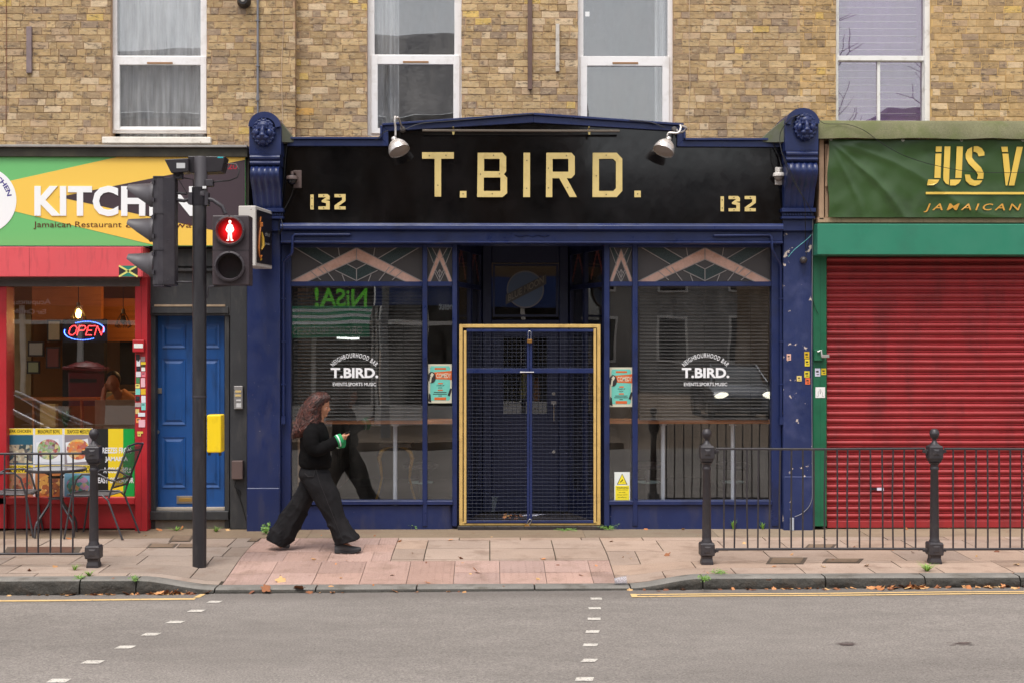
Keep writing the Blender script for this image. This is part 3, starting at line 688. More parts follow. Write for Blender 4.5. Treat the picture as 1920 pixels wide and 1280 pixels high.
# shelf with pale counter items inside the door
t=thing('back_counter','pale counter and shelf seen through the door glass behind the mesh gate','counter',(X(980,2.2),2.2,.0))
m=MB(); m.box(X(925,2),X(1050,2),2.0,2.5,0,Z(795,2)); m.box(X(925,2),X(1000,2),1.95,2.5,Z(795,2),Z(762,2)); obj('counter_body',m,pm('grey_counter',(110,108,110),.6,bump=0),t)
m=MB(); m.lathe(X(983,2.1),2.1,[(.001,1.25),(.05,1.25),(.06,1.3),(.05,1.5),(.015,1.55),(.012,1.6),(.001,1.6)],16); o=obj('bottle',m,flat('yellow_plastic',(150,140,30),.4),loc=(X(983,2.1),2.1,1.25),smooth=40); tag(o,'yellow bottle on the counter behind the gate, left of the centre bar','bottle')
m=MB(); m.lathe(X(1006,2.1),2.1,[(.001,1.22),(.04,1.22),(.045,1.3),(.04,1.42),(.02,1.5),(.001,1.5)],16); o=obj('bottle',m,flat('orange_plastic',(170,100,30),.4),loc=(X(1006,2.1),2.1,1.22),smooth=40); tag(o,'orange bottle on the counter behind the gate, right of the centre bar','bottle')
# leaded top lights
M_lg=[flat('clear_textured_glass',(74,70,70),.25),pm('green_textured_glass',(44,58,58),.3,var=.3,vs=60,bump=.8,bs=120),pm('peach_textured_glass',(206,164,146),.35,var=.14,vs=50,dirt=(176,120,90),da=.4,ds=9,bump=.8,bs=130),flat('lead_came',(150,142,138),.5)]
for mm in (M_lg[0],):
    nt_=mm.node_tree; bb=nt_.nodes['Principled BSDF']; bn=N(nt_,'ShaderNodeBump'); bn.inputs['Strength'].default_value=.5; bn.inputs['Distance'].default_value=.002; nt_.links.new(nzt(nt_,70,3),bn.inputs['Height']); nt_.links.new(bn.outputs[0],bb.inputs['Normal'])
def leaded(px0,px1,label=None,narrow=False):
    m=MB(); Y=YG+.012; x0,x1=X(px0,Y),X(px1,Y); pm_=(px0+px1)/2; z0,z1=Z(528,Y,pm_),Z(463.5,Y,pm_); w,h=x1-x0,z1-z0
    m.box(x0,x1,Y,Y+.004,z0,z1,0)
    def q(pts,mi,yo): m.prism([(x0+w*u,z0+h*v) for u,v in pts],Y-yo,Y-yo+.0015,mi)
    def ln(a,b,t=.0085): 
        A=Vector((x0+w*a[0],z0+h*a[1])); B=Vector((x0+w*b[0],z0+h*b[1])); d=(B-A).normalized(); n_=Vector((-d.y,d.x))*t/2
        m.prism([tuple(A+n_),tuple(B+n_),tuple(B-n_),tuple(A-n_)],Y-.010,Y-.002,3)
    if not narrow:
        for s in (0,1):
            f=(lambda u:u) if s==0 else (lambda u:1-u)
            F=lambda pts:[(f(u),v) for u,v in pts]
            q(F([(0.02,1),(.19,1),(.34,.62),(.24,.50)]),1,.002)            # green band from the upper corner
            q(F([(.5,.98),(.5,.64),(.13,.0),(.0,.0)]),2,.004)     # peach chevron
            q(F([(.43,.50),(.5,.36),(.5,.0),(.34,.30)]),1,.0025)
            for a,b in (((.02,1),(.24,.50)),((.19,1),(.34,.66)),((.36,1),(.37,.75)),((.5,.98),(0,0)),((.5,.64),(.13,0)),((.20,.42),(.25,.24)),((.15,.30),(.23,.04)),((.25,.42),(.33,.02)),
                        ((.43,.50),(.5,.36)),((.34,.32),(.5,.02)),((.39,.2),(.41,0))):
                ln((f(a[0]),a[1]),(f(b[0]),b[1]))
        ln((.5,.98),(.5,.64)); ln((.5,.36),(.5,0))
    else:
        for s in (0,1):
            f=(lambda u:u) if s==0 else (lambda u:1-u); F=lambda pts:[(f(u),v) for u,v in pts]
            q(F([(0,1),(.18,1),(.38,.62),(.30,.45)]),1,.002); q(F([(.5,.95),(.5,.62),(.14,0),(.0,.0)]),2,.004)
            for a,b in (((0,1),(.3,.45)),((.18,1),(.42,.68)),((.5,.95),(0,0)),((.5,.62),(.14,0)),((.33,.35),(.5,.1)),((.5,.35),(.42,.25)),((.28,.3),(.48,.0))): ln((f(a[0]),a[1]),(f(b[0]),b[1]),.007)
        ln((.5,.35),(.5,0),.006)
    return obj('leaded_light',m,M_lg,bar)
leaded(545,792); leaded(801,848,narrow=True); leaded(1196,1447); leaded(1143,1186,narrow=True)
# window lettering
M_vin=flat('white_vinyl',(236,236,238),.5)
def vinyl(cx,last):
    Y=YG-.003; k=FPX/(Y-CYC)
    m=MB()
    def arc(u,v):   # arch through (cx±44, 688) with top at 663
        a=(u-.5)*1.66; R=53+ (v)*8.5; return (X(cx,Y)+R/k*sin(a), Z(723,Y,cx)+R/k*cos(a))
    m.merge(text('NEIGHBOURHOOD BAR',0,1,0,1,Y,.0015,.003,warp=arc,spacing=1.18))
    m.merge(text('T.BIRD.',X(cx-44.5,Y),X(cx+44.5,Y),Z(708,Y,cx),Z(689,Y,cx),Y,.0015,.035))
    m.merge(text(last,X(cx-40.5,Y),X(cx+40.5,Y),Z(723,Y,cx),Z(716.5,Y,cx),Y,.0015,.008))
    obj('window_lettering',m,M_vin,bar)
vinyl(664.5,'EVENTS.SPORTS MUSIC'); vinyl(1323,'EVENTS.SPORTS.MUSIC')
# downpipe-like conduits painted blue
def pip(pts,lab):
    m=MB(); c=[Vector(P(a,b,y)) for a,b,y in pts]; out=[c[0]]
    for i in range(1,len(c)-1): out+= [c[i]+(c[i-1]-c[i]).normalized()*.02, c[i]+(c[i+1]-c[i]).normalized()*.02]
    out.append(c[-1]); m.tube(out,.0135,10)
    for p in (pts[0],): q=P(p[0],p[1],p[2]); m.ell(q,(.02,.014,.014),10,6)
    a=P(pts[-1][0],pts[-1][1],pts[-1][2]); m.box(a.x-.02,a.x+.02,a.y-.02,a.y+.02,a.z-.05,a.z+.03)
    for k in (560,640,720):
        b=P(pts[-1][0],k,pts[-1][2]); m.box(b.x-.021,b.x+.021,b.y-.016,b.y+.02,b.z-.008,b.z+.008)
    o=obj('conduit_pipe',m,M_blue,loc=c[-1],smooth=50); tag(o,lab,'pipe')
pip([(655,440,-.435),(549,440,-.435),(548,476,-.435),(531.5,490,-.30),(531.5,785,-.30)],'blue painted conduit bending down beside the left bar window')
pip([(1341,442,-.435),(1446,441,-.435),(1448,470,-.435),(1464,496,-.30),(1465,786,-.30)],'blue painted conduit bending down beside the right bar window')
# fascia
fas=thing('fascia_sign','long black glossy bar sign with stepped blue trim and brass letters reading T.BIRD.','sign',(X(1000,YF),YF,Z(418,YF)))
out_=[(531,420),(531,270),(722,270),(722,243),(1000,224),(1277,243),(1277,270),(1470,270),(1470,420)]
m=MB(); m.prism([(X(a,YF),Z(b,YF,a)) for a,b in out_],YF,-.05); obj('panel',m,M_black,fas)
def trim(m,pts,w,y0,y1):
    for (a,b),(c,d) in zip(pts,pts[1:]):
        A=Vector((X(a,y0),Z(b,y0,a))); B=Vector((X(c,y0),Z(d,y0,c))); dd=(B-A).normalized(); n_=Vector((dd.y,-dd.x))*w
        e=dd*0
        m.prism([tuple(A-e),tuple(B+e),tuple(B+e+n_),tuple(A-e+n_)],y0,y1)
m=MB(); k=1/182.
path=[(540,262),(717,262),(717,236.5),(1000,216.5),(1281,236.5),(1281,264),(1464,264)]
def px2(pts,y): return [(X(a,y),Z(b,y,a)) for a,b in pts]
yy=YF-.045
for P4 in ([(538,262),(717,262),(728,274),(538,274)],[(717,262),(717,236.5),(728,246),(728,274)],[(717,236.5),(1000,216.5),(1000,230),(728,246)],[(1000,216.5),(1281,236.5),(1270,246),(1000,230)],[(1281,236.5),(1281,264),(1270,275),(1270,246)],[(1281,264),(1467,264),(1467,276),(1270,275)]):
    m.prism(px2(P4,yy),yy,YF+.02)
# capping board
for a,b in zip(path,path[1:]):
    A=Vector((X(a[0],yy),Z(a[1],yy,a[0]))); B=Vector((X(b[0],yy),Z(b[1],yy,b[0]))); d=(B-A).normalized(); n_=Vector((-d.y,d.x))*.022
    m.prism([tuple(A),tuple(B),tuple(B+n_),tuple(A+n_)],yy-.03,0.0)
obj('trim',m,M_blue,fas,bevel=.003)
YL2=YF-.018
M_scr=flat('screw_dark',(60,46,30),.5)
def letter(loops,nm='letter',screws=(),d=.012):
    L_=[[(X(a,YL2),Z(b,YL2,a)) for a,b in lp] for lp in loops]
    o=obj(nm,shape(L_,YL2,d),M_gold,fas,bevel=.0012)
    if screws:
        for a,b in screws: s=MB(); q=P(a,b,YL2); s.lathe(q.x,q.z,[(.0005,YL2-.0085),(.006,YL2-.0085),(.006,YL2)],8,axis='y'); obj('screw',s,M_scr,o)
S=lambda x,y:(760+x/3.84,230+y/3.84)
SS=lambda pts:[S(*p) for p in pts]
letter([SS([(121,215),(350,215),(350,262),(258,262),(258,535),(211,535),(211,262),(121,262)])],screws=SS([(173,240),(293,238),(234,453)]))
letter([SS([(393,494),(440,494),(440,541),(393,541)])],screws=SS([(416,515)]))
letter([SS([(521,219),(700,219),(726,248),(726,352),(710,374),(733,398),(733,510),(700,538),(517,538)]),SS([(567,263),(567,352),(679,352),(679,263)][::-1]),SS([(565,397),(565,494),(685,494),(685,397)][::-1])],screws=SS([(635,238),(541,373),(677,371),(626,514)]))
letter([SS([(851,219),(898,219),(898,538),(849,538)])],screws=SS([(875,275),(873,475)]))
letter([SS([(1015,219),(1196,219),(1220,246),(1220,375),(1196,402),(1162,402),(1235,538),(1184,538),(1108,402),(1058,402),(1058,538),(1012,538)]),SS([(1060,263),(1060,356),(1174,356),(1174,263)][::-1])],screws=SS([(1160,240),(1030,330),(1030,472),(1168,470)]))
letter([SS([(1349,219),(1522,219),(1562,262),(1562,494),(1522,538),(1347,538)]),SS([(1394,263),(1394,494),(1496,494),(1516,474),(1516,283),(1496,263)][::-1])],screws=SS([(1446,237),(1374,385),(1446,520)]))
letter([SS([(1649,492),(1695,492),(1695,539),(1649,539)])],screws=SS([(1672,515)]))
def num132(ox,oy):
    T=lambda pts:[(ox+a/4,oy+b/4) for a,b in pts]
    letter([T([(0,3),(25,3),(25,115),(0,115)])],'numeral',T([(12,30),(12,90)]),.01)
    letter([T([(60,0),(130,0),(145,14),(145,40),(112,45),(145,52),(145,115),(60,115),(60,92),(118,92),(118,68),(85,60),(85,48),(118,24),(60,24)])],'numeral',T([(100,10),(100,104)]),.01)
    letter([T([(181,0),(264,0),(264,52),(208,92),(264,92),(264,115),(181,115),(181,85),(238,44),(238,24),(181,24)])],'numeral',T([(222,11),(222,104)]),.01)
num132(582,364.5); num132(1351,368)
# strip light above the letters
t=thing('strip_light','long thin metal strip light fixed across the top of the black sign','light',P(977,243,-.55))
m=MB(); a=P(792,246,-.52); b=P(1162,242,-.52); m.box(a.x,b.x,-.55,-.50,min(a.z,b.z)-.008,min(a.z,b.z)+.012); obj('tube',m,flat('steel_strip',(120,110,100),.35,.7),t,bevel=.003)
for px in (850,1104):
    m=MB(); q=P(px,243,-.5); m.box(q.x-.006,q.x+.006,-.55,YF+.0,q.z+.012,q.z+.02); m.prism([(q.x-.016,q.z-.01),(q.x+.016,q.z-.01),(q.x+.01,q.z-.06),(q.x-.006,q.z-.06)],-.545,-.53); obj('bracket',m,flat('brass_clip',(190,170,110),.4,.5),t)
# swan neck lamps
def lamp(px,label,fl):
    s=-1 if fl else 1
    base=P(px-s*2,243,YF-.045); root=thing('swan_neck_lamp',label,'lamp',base,'swan neck lamps over the sign')
    yh=-.72
    c=P(747 if not fl else 1246,279,yh); R=.108
    M_al=pm('brushed_aluminium',(206,200,196),.3,.55,var=.08,vs=12,dirt=(120,108,100),da=.5,ds=8,bump=.1)
    top=c+Vector((-s*.03,.02,.13)); b0=Vector(base)
    m=MB(); hook=P(741 if not fl else 1275,222,yh+.02) if not fl else P(1276,236,yh+.05)
    if not fl: pts=[b0,b0+Vector((-.01,-.12,.03)),b0+Vector((-.03,-.25,.08)),hook+Vector((0,.05,.0)),hook+Vector((.0,0,.015)),hook+Vector((-.003,-.01,-.04)),top+Vector((.0,0,.08)),top]
    else: pts=[b0+Vector((.02,0,0)),b0+Vector((.05,-.12,-.05)),b0+Vector((.10,-.2,-.02)),hook+Vector((0,.02,.005)),hook+Vector((.0,-.03,-.02)),hook+Vector((-.03,-.05,-.08)),top+Vector((.02,0,.03)),top]
    # smooth
    sm2=[pts[0]]
    for i in range(len(pts)-1):
        p0=pts[max(0,i-1)];p1=pts[i];p2=pts[i+1];p3=pts[min(len(pts)-1,i+2)]
        for k in range(1,7):
            t=k/6; sm2.append(.5*((2*p1)+(p2-p0)*t+(2*p0-5*p1+4*p2-p3)*t*t+(3*p1-p0-3*p2+p3)*t**3))
    m.tube(sm2,.0105,10); obj('arm',m,M_al,root,smooth=60)
    m=MB(); prof=[(.001,.105),(.028,.105),(.03,.13),(.018,.135),(.018,.10),(.05,.088),(.085,.05),(.104,.0),(.108,-.035),(.104,-.035),(.098,-.0),(.08,.045),(.04,.078),(.001,.085)]
    m.lathe(0,0,prof,32); m2=MB(); tilt=Matrix.Rotation(radians(24)*s*-1,4,'Y')@Matrix.Rotation(radians(-20),4,'X')
    m2.merge(m,lambda p:tilt@Vector(p)+c); obj('lamp_shade',m2,M_al,root,smooth=40)
    m=MB(); m.lathe(0,0,[(.001,-.0),(.094,-.0),(.10,-.02),(.1,-.03),(.001,-.05)],24); m2=MB(); m2.merge(m,lambda p:tilt@Vector(p)+c); obj('lens',m2,flat('milky_glass',(150,140,132),.3),root,smooth=40)
    m=MB(); m.lathe(b0.x,b0.z,[(.03,YF+.0),(.03,YF-.06),(.02,YF-.075),(.001,YF-.078)],16,axis='y'); obj('mount',m,flat('lamp_mount_grey',(90,86,84),.5),root,smooth=40)
lamp(757,'aluminium swan neck lamp left of the T on the black sign',False)
lamp(1262,'aluminium swan neck lamp at the right end of the raised sign',True)
# pilasters and lion brackets
def pilaster(px0,px1,label,mat,bx0,bx1,top,lionpx,lionpy):
    YP=-.33; root=thing('pilaster',label,'pilaster',(X((px0+px1)/2,YP),YP,-.02))
    xa,xb=X(px0,YP),X(px1,YP)
    m=MB(); m.box(xa,xb,YP,.1,-.03,Z(428,YP)); obj('shaft',m,mat,root,bevel=.006)
    m=MB(); m.box(xa-.0,xb+.0,YP-.018,YP-.0005,-.02,Z(900 if px0<1000 else 880,YP)-.07); 
    obj('plinth',m,mat,root,bevel=.008)
    m=MB(); YC=-.58; ba,bb=X(bx0,YC),X(bx1,YC); zc=lambda py:Z(py,YC,(bx0+bx1)/2); w=bb-ba; xm=(ba+bb)/2
    # capital: base block + dentils
    m.box(ba+.02,bb-.02,YP-.05,.05,zc(430),zc(408)); m.box(ba+.0,bb-.0,YP-.10,.05,zc(408),zc(403)); 
    m.box(ba+.01,bb-.01,YP-.08,.05,zc(402.5),zc(396)); m.box(ba-.004,bb+.004,YP-.12,.05,zc(395.5),zc(388))
    nd=11
    for i in range(nd): x=ba+.02+(w-.04)*(i+.2)/nd; m.box(x,x+(w-.04)/nd*.6,YP-.095,YP-.0795,zc(402),zc(396.5))
    obj('capital',m,M_blue,root,bevel=.003)
    # scroll with flutes
    m=MB(); n=40; rings=[]; zt,zb=zc(top+98),zc(388)
    for k in range(17):
        t=k/16; z=zt+(zb-zt)*t; dep=YC+.02+.14*t**1.3-.10*sin(pi*min(1,t*1.7))*(1-t)*1.2
        xs_=[ba+.02+(w-.04)*i/n for i in range(n+1)]; wv=1+.04*sin(pi*t)
        rings.append([(xm+(x-xm)*wv,.05,z) for x in (xs_[0],)]+[(xm+(x-xm)*wv,dep+.014*abs(sin(pi*5*(i/n))),z) for i,x in enumerate(xs_)]+[(xm+(xs_[-1]-xm)*wv,.05,z)])
    m.loft(rings[::-1]); obj('scroll',m,M_blue,root,smooth=50)
    # collar rolls
    m=MB()
    for py,r in ((top+85,.024),(top+95,.018)):
        z=zc(py); m.tube([(ba+.01,YC-.0,z),(bb-.01,YC-.0,z)],r,12)
    m.box(ba+.01,bb-.01,YC+.0,.02,zc(top+99),zc(top+78)); obj('collar',m,M_blue,root,smooth=40)
    # rounded head block with hood arch
    m=MB(); r=w/2; zh=zc(top)-r*.92; pts=[(ba,zc(top+80))]
    for k in range(17): a=pi-pi*k/16; pts.append((xm+r*cos(a),zh+r*.92*sin(a)))
    pts.append((bb,zc(top+80))); m.prism(pts,YC,-.02); 
    hood=[]; 
    for k in range(17): a=pi-pi*k/16; hood.append((xm+r*cos(a),zh+r*.92*sin(a)))
    inner=[(xm+(r-.05)*cos(pi*k/16),zh-.01+(r-.055)*.92*sin(pi*k/16)) for k in range(17)]
    m.merge(shape([hood+inner],YC-.02,.05))
    obj('head_block',m,M_blue,root,bevel=.008,seg=2)
    # lion head
    m=MB(); lc=Vector((X(lionpx,YC-.03),YC-.01,Z(lionpy,YC-.03,lionpx)))
    m.ell(lc,(.095,.06,.125),20,14); 
    rr2=random.Random(3)
    for k in range(34):
        a=2*pi*k/34; R1=.078+.012*(k%2); p0=lc+Vector((R1*cos(a)*1.0,-.02,R1*sin(a)*1.2)); p1=lc+Vector(((R1+.03+.008*rr2.random())*cos(a+.12),.0,(R1+.035)*1.22*sin(a+.12)))
        m.tube([p0,(p0+p1)/2+Vector((0,-.02,0)),p1],[.014,.014,.004],6)
    m.ell(lc+Vector((0,-.055,.062)),(.055,.03,.035),12,8)                     # brow
    m.ell(lc+Vector((0,-.085,-.015)),(.026,.035,.06),12,8)                    # nose bridge
    m.ell(lc+Vector((0,-.11,-.04)),(.032,.02,.018),12,8)
    for s in (-1,1):
        m.ell(lc+Vector((s*.03,-.09,-.065)),(.034,.03,.024),12,8); m.ell(lc+Vector((s*.062,-.045,-.01)),(.03,.03,.04),12,8)
        m.ell(lc+Vector((s*.068,-.02,.088)),(.02,.02,.022),10,6)
    m.ell(lc+Vector((0,-.065,-.105)),(.036,.03,.026),12,8)
    for s in (-1,1): m.ell(lc+Vector((s*.038,-.066,.03)),(.017,.012,.010),8,6)
    o=obj('lion_head',m,M_blue,root,smooth=60); md=o.modifiers.new('r','REMESH'); md.mode='VOXEL'; md.voxel_size=.0065; md.use_smooth_shade=True; sm3=o.modifiers.new('s','SMOOTH'); sm3.iterations=6; sm3.factor=.5
    # sloping cover over the bracket's back
    s=1 if px0<1000 else -1; xs0=bb-.005 if s>0 else ba+.005
    m=MB(); m.add([(xs0-s*.0,YC+.06,zc(top+18)),(xs0+s*.0,-.03,zc(top+18)),(xs0,-.03,zc(265)),(xs0,YC+.06,zc(265)),(xs0+s*(.13 if s>0 else .24),-.02,zc(262)),(xs0+s*(.13 if s>0 else .24),YC+.2,zc(262))],[(0,1,4,5),(0,5,3),(1,2,4),(3,5,4,2)]); obj('lead_cover',m,pm('mossy_lead',(92,94,80),.8,var=.2,vs=9,dirt=(84,92,56),da=.6,ds=7,bump=.4),root)
    return root
pilaster(463,525,'flat blue pilaster with a lion head bracket, left of the bar windows','x' and M_blueb,467,527,211,494,248)
pilaster(1469,1524,'peeling blue pilaster with a lion head bracket, beside the green shop','x' and M_bluep,1472,1535,204,1510,238)
# side cheeks where pilaster meets the glass frame
m=MB(); m.pbox(525,529,433,986,-.22,-.02); m.pbox(1464,1470,433,986,-.22,-.02); obj('edge_strip',m,pm('chipped_edge',(44,46,80),.6,chip=(170,140,110),c0=.62,cs=12,bump=.5),bar)
# ---- blinds, bar shelf, stools behind the glass
M_blind=pm('grey_blind_slat',(80,78,77),.5,var=.05,bump=0)
def blind(px0,px1,label):
    Y=.0; root=thing('venetian_blind',label,'blind',(X(px0,Y),Y,Z(785,Y)),'grey slatted blinds in the bar windows')
    x0,x1=X(px0,Y),X(px1,Y); zt,zb=Z(541,Y),Z(786,Y); n=38; m=MB()
    for i in range(n):
        z=zb+.02+(zt-zb-.03)*i/n
        ring_=[(-.020,-.012),(-.006,-.001),(.007,.0065),(.020,.010)]
        t=[(Y+a,z+b) for a,b in ring_]; vs=[(x0,a,b) for a,b in t]+[(x1,a,b) for a,b in t]
        m.add(vs,[(k,k+1,k+5,k+4) for k in range(3)])
    obj('slats',m,M_blind,root,smooth=60)
    m=MB(); m.box(x0,x1,Y-.02,Y+.02,zt,zt+.03); m.box(x0,x1,Y-.02,Y+.02,zb-.004,zb+.012); obj('head_rail',m,M_blind,root)
    m=MB()
    for u in (.14,.5,.86): x=x0+(x1-x0)*u; m.box(x-.002,x+.002,Y-.026,Y-.024,zb,zt)
    obj('cords',m,flat('cord_dark',(30,30,30)),root)
blind(551,790,'grey slatted blind lowered in the left bar window'); blind(1199,1440,'grey slatted blind lowered in the right bar window')
M_shelf=pm('oiled_pine_shelf',(222,148,94),.5,var=.15,vs=3,dirt=(150,90,52),da=.5,ds=5,dst=(.3,1,4),bump=.1)
M_post=pm('pale_grey_leg',(180,186,196),.4,bump=0)
for px0,px1,legs,label in ((545,848,(741,),'long pine window shelf behind the left bar window'),(1143,1447,(1243,1374),'long pine window shelf behind the right bar window')):
    Y=.05; root=thing('window_shelf',label,'shelf',(X((px0+px1)/2,Y),Y,0)); m=MB(); m.box(X(px0,Y),X(px1,Y),Y,Y+.32,Z(794,Y),Z(787,Y)); obj('shelf_top',m,M_shelf,root,bevel=.003)
    for q in legs:
        m=MB(); m.lathe(X(q,Y+.1),Y+.1,[(.001,0),(.022,0),(.022,Z(794,Y)-.03),(.04,Z(794,Y)-.02),(.04,Z(794,Y)),(.001,Z(794,Y))],14); obj('leg',m,M_post,root,smooth=40)
def stool(px,label,seat=True,h=870):
    Y=.75; c=(X(px,Y),Y,0); root=thing('bar_stool',label,'stool',c,'chrome pedestal stools in the bar'); zs=Z(h,Y)
    m=MB(); m.lathe(c[0],Y,[(.001,.0),(.02,.0),(.024,.42),(.03,.43),(.03,zs-.05),(.001,zs-.05)],14); obj('pedestal',m,flat('satin_steel',(150,152,158),.3,.9),root,smooth=40)
    z=Z(903,Y); m=MB(); rr=.13; m.tube([(c[0]+rr*cos(a*2*pi/24),Y+rr*sin(a*2*pi/24),z) for a in range(25)],.008,8)
    for a in range(4): m.tube([(c[0],Y,z),(c[0]+rr*cos(a*pi/2),Y+rr*sin(a*pi/2),z)],.006,6)
    obj('footrest',m,flat('pale_steel',(176,200,196),.3,.6),root,smooth=60)
    m=MB(); m.lathe(c[0],Y,[(.001,zs-.05),(.15,zs-.05),(.19,zs-.03),(.19,zs+.0),(.15,zs+.02),(.001,zs+.025)],28); obj('seat',m,pm('black_vinyl_seat',(40,36,38),.4,bump=.1),root,smooth=40)
    m=MB(); m.lathe(c[0],Y,[(.001,0),(.19,0),(.19,.01),(.03,.04),(.001,.04)],24); obj('base',m,flat('satin_steel2',(120,120,124),.35,.9),root,smooth=40)
stool(1215,'chrome bar stool in the right window, left of the first shelf leg'); stool(1374,'chrome bar stool in the right window, behind the second shelf leg'); stool(789,'chrome bar stool in the left window, by its right edge')
# gold ornate table legs
t=thing('gold_table','small table with ornate curved gold legs in the left window','table',(X(742,.5),.5,0))
M_orn=pm('ornate_gold',(170,130,40),.3,.9,var=.3,vs=40,bump=1,bs=60)
for s,px in ((-1,742),(1,742)):
    m=MB(); pts=[P(px+s*dx,dy,.5) for dx,dy in ((4,836),(16,838),(27,846),(31,858),(28,876),(26,895),(30,915),(36,935),(40,944))]
    m.tube(pts,[.012,.02,.028,.026,.02,.014,.013,.015,.02],10); obj('leg',m,M_orn,t,smooth=60)
m=MB(); m.box(X(712,.5),X(772,.5),.4,.8,Z(836,.5),Z(830,.5)); obj('table_top',m,flat('dark_wood_top',(50,40,30),.4),t)
# posters
def poster(px0,px1,py0,py1,label):
    Y=YG-.006; x0,x1=X(px0,Y),X(px1,Y); pm_=(px0+px1)/2; z0,z1=Z(py1,Y,pm_),Z(py0,Y,pm_); w,h=x1-x0,z1-z0; m=MB()
    U=lambda u,v:(x0+w*u,z0+h*v); q=lambda a,b,c,d,yo,mi:m.box(x0+w*a,x0+w*c,Y-yo-.0008,Y-yo,z0+h*b,z0+h*d,mi)
    q(0,0,1,1,0,0); m.prism([U(a,b) for a,b in ((.12,.07),(.88,.07),(.93,.12),(.93,.90),(.88,.95),(.12,.95),(.08,.90),(.08,.12))],Y-.0018,Y-.001,1)
    m.prism([U(.2,.62),U(1.0,.60),U(1.0,.83),U(.2,.79)],Y-.003,Y-.002,2); m.prism([U(.15+.17*cos(a*pi/10),.66+.145*sin(a*pi/10)) for a in range(20)],Y-.0042,Y-.0032,3)
    m.prism([U(.08,.72),U(.16,.79),U(.24,.74),U(.17,.66)],Y-.0052,Y-.0044,0); m.prism([U(.04,.53),U(.12,.53),U(.15,.68),U(.09,.69)],Y-.0052,Y-.0044,0)
    m.prism([U(.82,.20),U(.92,.18),U(1.0,.36),U(.93,.38)],Y-.0042,Y-.0032,3); m.prism([U(.0,.06),U(.13,.02),U(.10,.22),U(.03,.26)],Y-.0042,Y-.0032,3)
    m.merge(text('COMEDY',x0+w*.34,x0+w*.97,z0+h*.645,z0+h*.77,Y-.0034,.001,.02),m=0)
    for a,b,c,d,mi in ((.27,.86,.76,.905,2),(.42,.49,.62,.52,2),(.4,.315,.62,.345,2),(.26,.08,.76,.15,2)): q(a,b,c,d,.002,mi)
    m.merge(text('STAND UP',x0+w*.36,x0+w*.68,z0+h*.435,z0+h*.47,Y-.002,.001,.02),m=3)
    m.merge(text('SHOW',x0+w*.42,x0+w*.6,z0+h*.375,z0+h*.41,Y-.002,.001,.02),m=3)
    for vv,a,b in ((.27,.24,.78),(.225,.2,.8),(.18,.43,.58)): q(a,vv,b,vv+.018,.002,3)
    o=obj('poster',m,[flat('poster_cream',(206,202,180),.35),flat('poster_mint',(112,196,180),.35),flat('poster_orange',(208,100,50),.35),flat('poster_charcoal',(52,48,48),.35)],loc=(x0,Y,z0)); tag(o,label,'poster')
poster(803,847,682,755,'mint and orange comedy poster on the left narrow window'); poster(1143,1186,688,762,'mint and orange comedy poster on the right narrow window')
# camera warning sign
Y=YG-.006; x0,x1=X(1152,Y),X(1181,Y); z0,z1=Z(938,Y,1166),Z(884,Y,1166); w,h=x1-x0,z1-z0; m=MB()
m.box(x0,x1,Y-.003,Y,z0,z1,0); m.box(x0+w*.06,x0+w*.95,Y-.0042,Y-.0032,z0+h*.03,z0+h*.53,1)
tri=lambda k:[(x0+w*.5,z0+h*(.95-.03*k)),(x0+w*(.16+.06*k),z0+h*(.57+.012*k)),(x0+w*(.84-.06*k),z0+h*(.57+.012*k))]
m.prism(tri(0),Y-.0042,Y-.0032,2); m.prism(tri(1),Y-.0052,Y-.0044,1); m.prism([(x0+w*.36,z0+h*.66),(x0+w*.40,z0+h*.64),(x0+w*.57,z0+h*.73),(x0+w*.53,z0+h*.755)],Y-.006,Y-.0054,2); m.box(x0+w*.52,x0+w*.66,Y-.006,Y-.0054,z0+h*.625,z0+h*.635,2)
m.merge(text('WARNING',x0+w*.13,x0+w*.9,z0+h*.42,z0+h*.49,Y-.0044,.001,.01),m=2)
for s_,a,b,v in (('These premises',.14,.86,.355),('are under',.28,.72,.275),('24 hour CCTV',.16,.84,.19),('surveillance',.22,.78,.105)): m.merge(text(s_,x0+w*a,x0+w*b,z0+h*v,z0+h*(v+.05),Y-.0044,.001,.0),m=2)
o=obj('warning_sign',m,[flat('sign_white',(226,230,226),.4),flat('sign_yellow',(240,222,50),.4),flat('sign_black',(30,28,20),.4)],loc=(x0,Y,z0)); tag(o,'yellow and white camera warning sign low in the right narrow window','sign')
# ---- security gate in the doorway
Yg=-.245; gate=thing('security_gate','locked blue wire mesh gates in a cream gold frame across the doorway','gate',(X(993,Yg),Yg,.0))
m=MB(); ring(m,861,1126,608,984,6.5,Yg,.05); m2=MB(); obj('outer_frame',m,M_goldf,gate,bevel=.003)
m=MB(); m.pbox(869.5,874.5,620,980,Yg-.012,Yg+.03); m.pbox(1113,1118,616,980,Yg-.012,Yg+.03); obj('gate_stile',m,M_goldf,gate,bevel=.003)
m=MB(); 
for a,b in ((874.5,992),(993,1113)): m.pbox(a,b,617,622,Yg-.008,Yg+.022); m.pbox(a,b,690,699,Yg-.010,Yg+.022); m.pbox(a,b,975,980,Yg-.008,Yg+.022)
m.pbox(988,992.6,622,977,Yg-.012,Yg+.022); m.pbox(993.2,998,622,977,Yg-.012,Yg+.022)
obj('gate_rail',m,M_blue,gate,bevel=.003)
M_wire=pm('painted_wire',(50,54,70),.45,.3,var=.15,vs=20,bump=0)
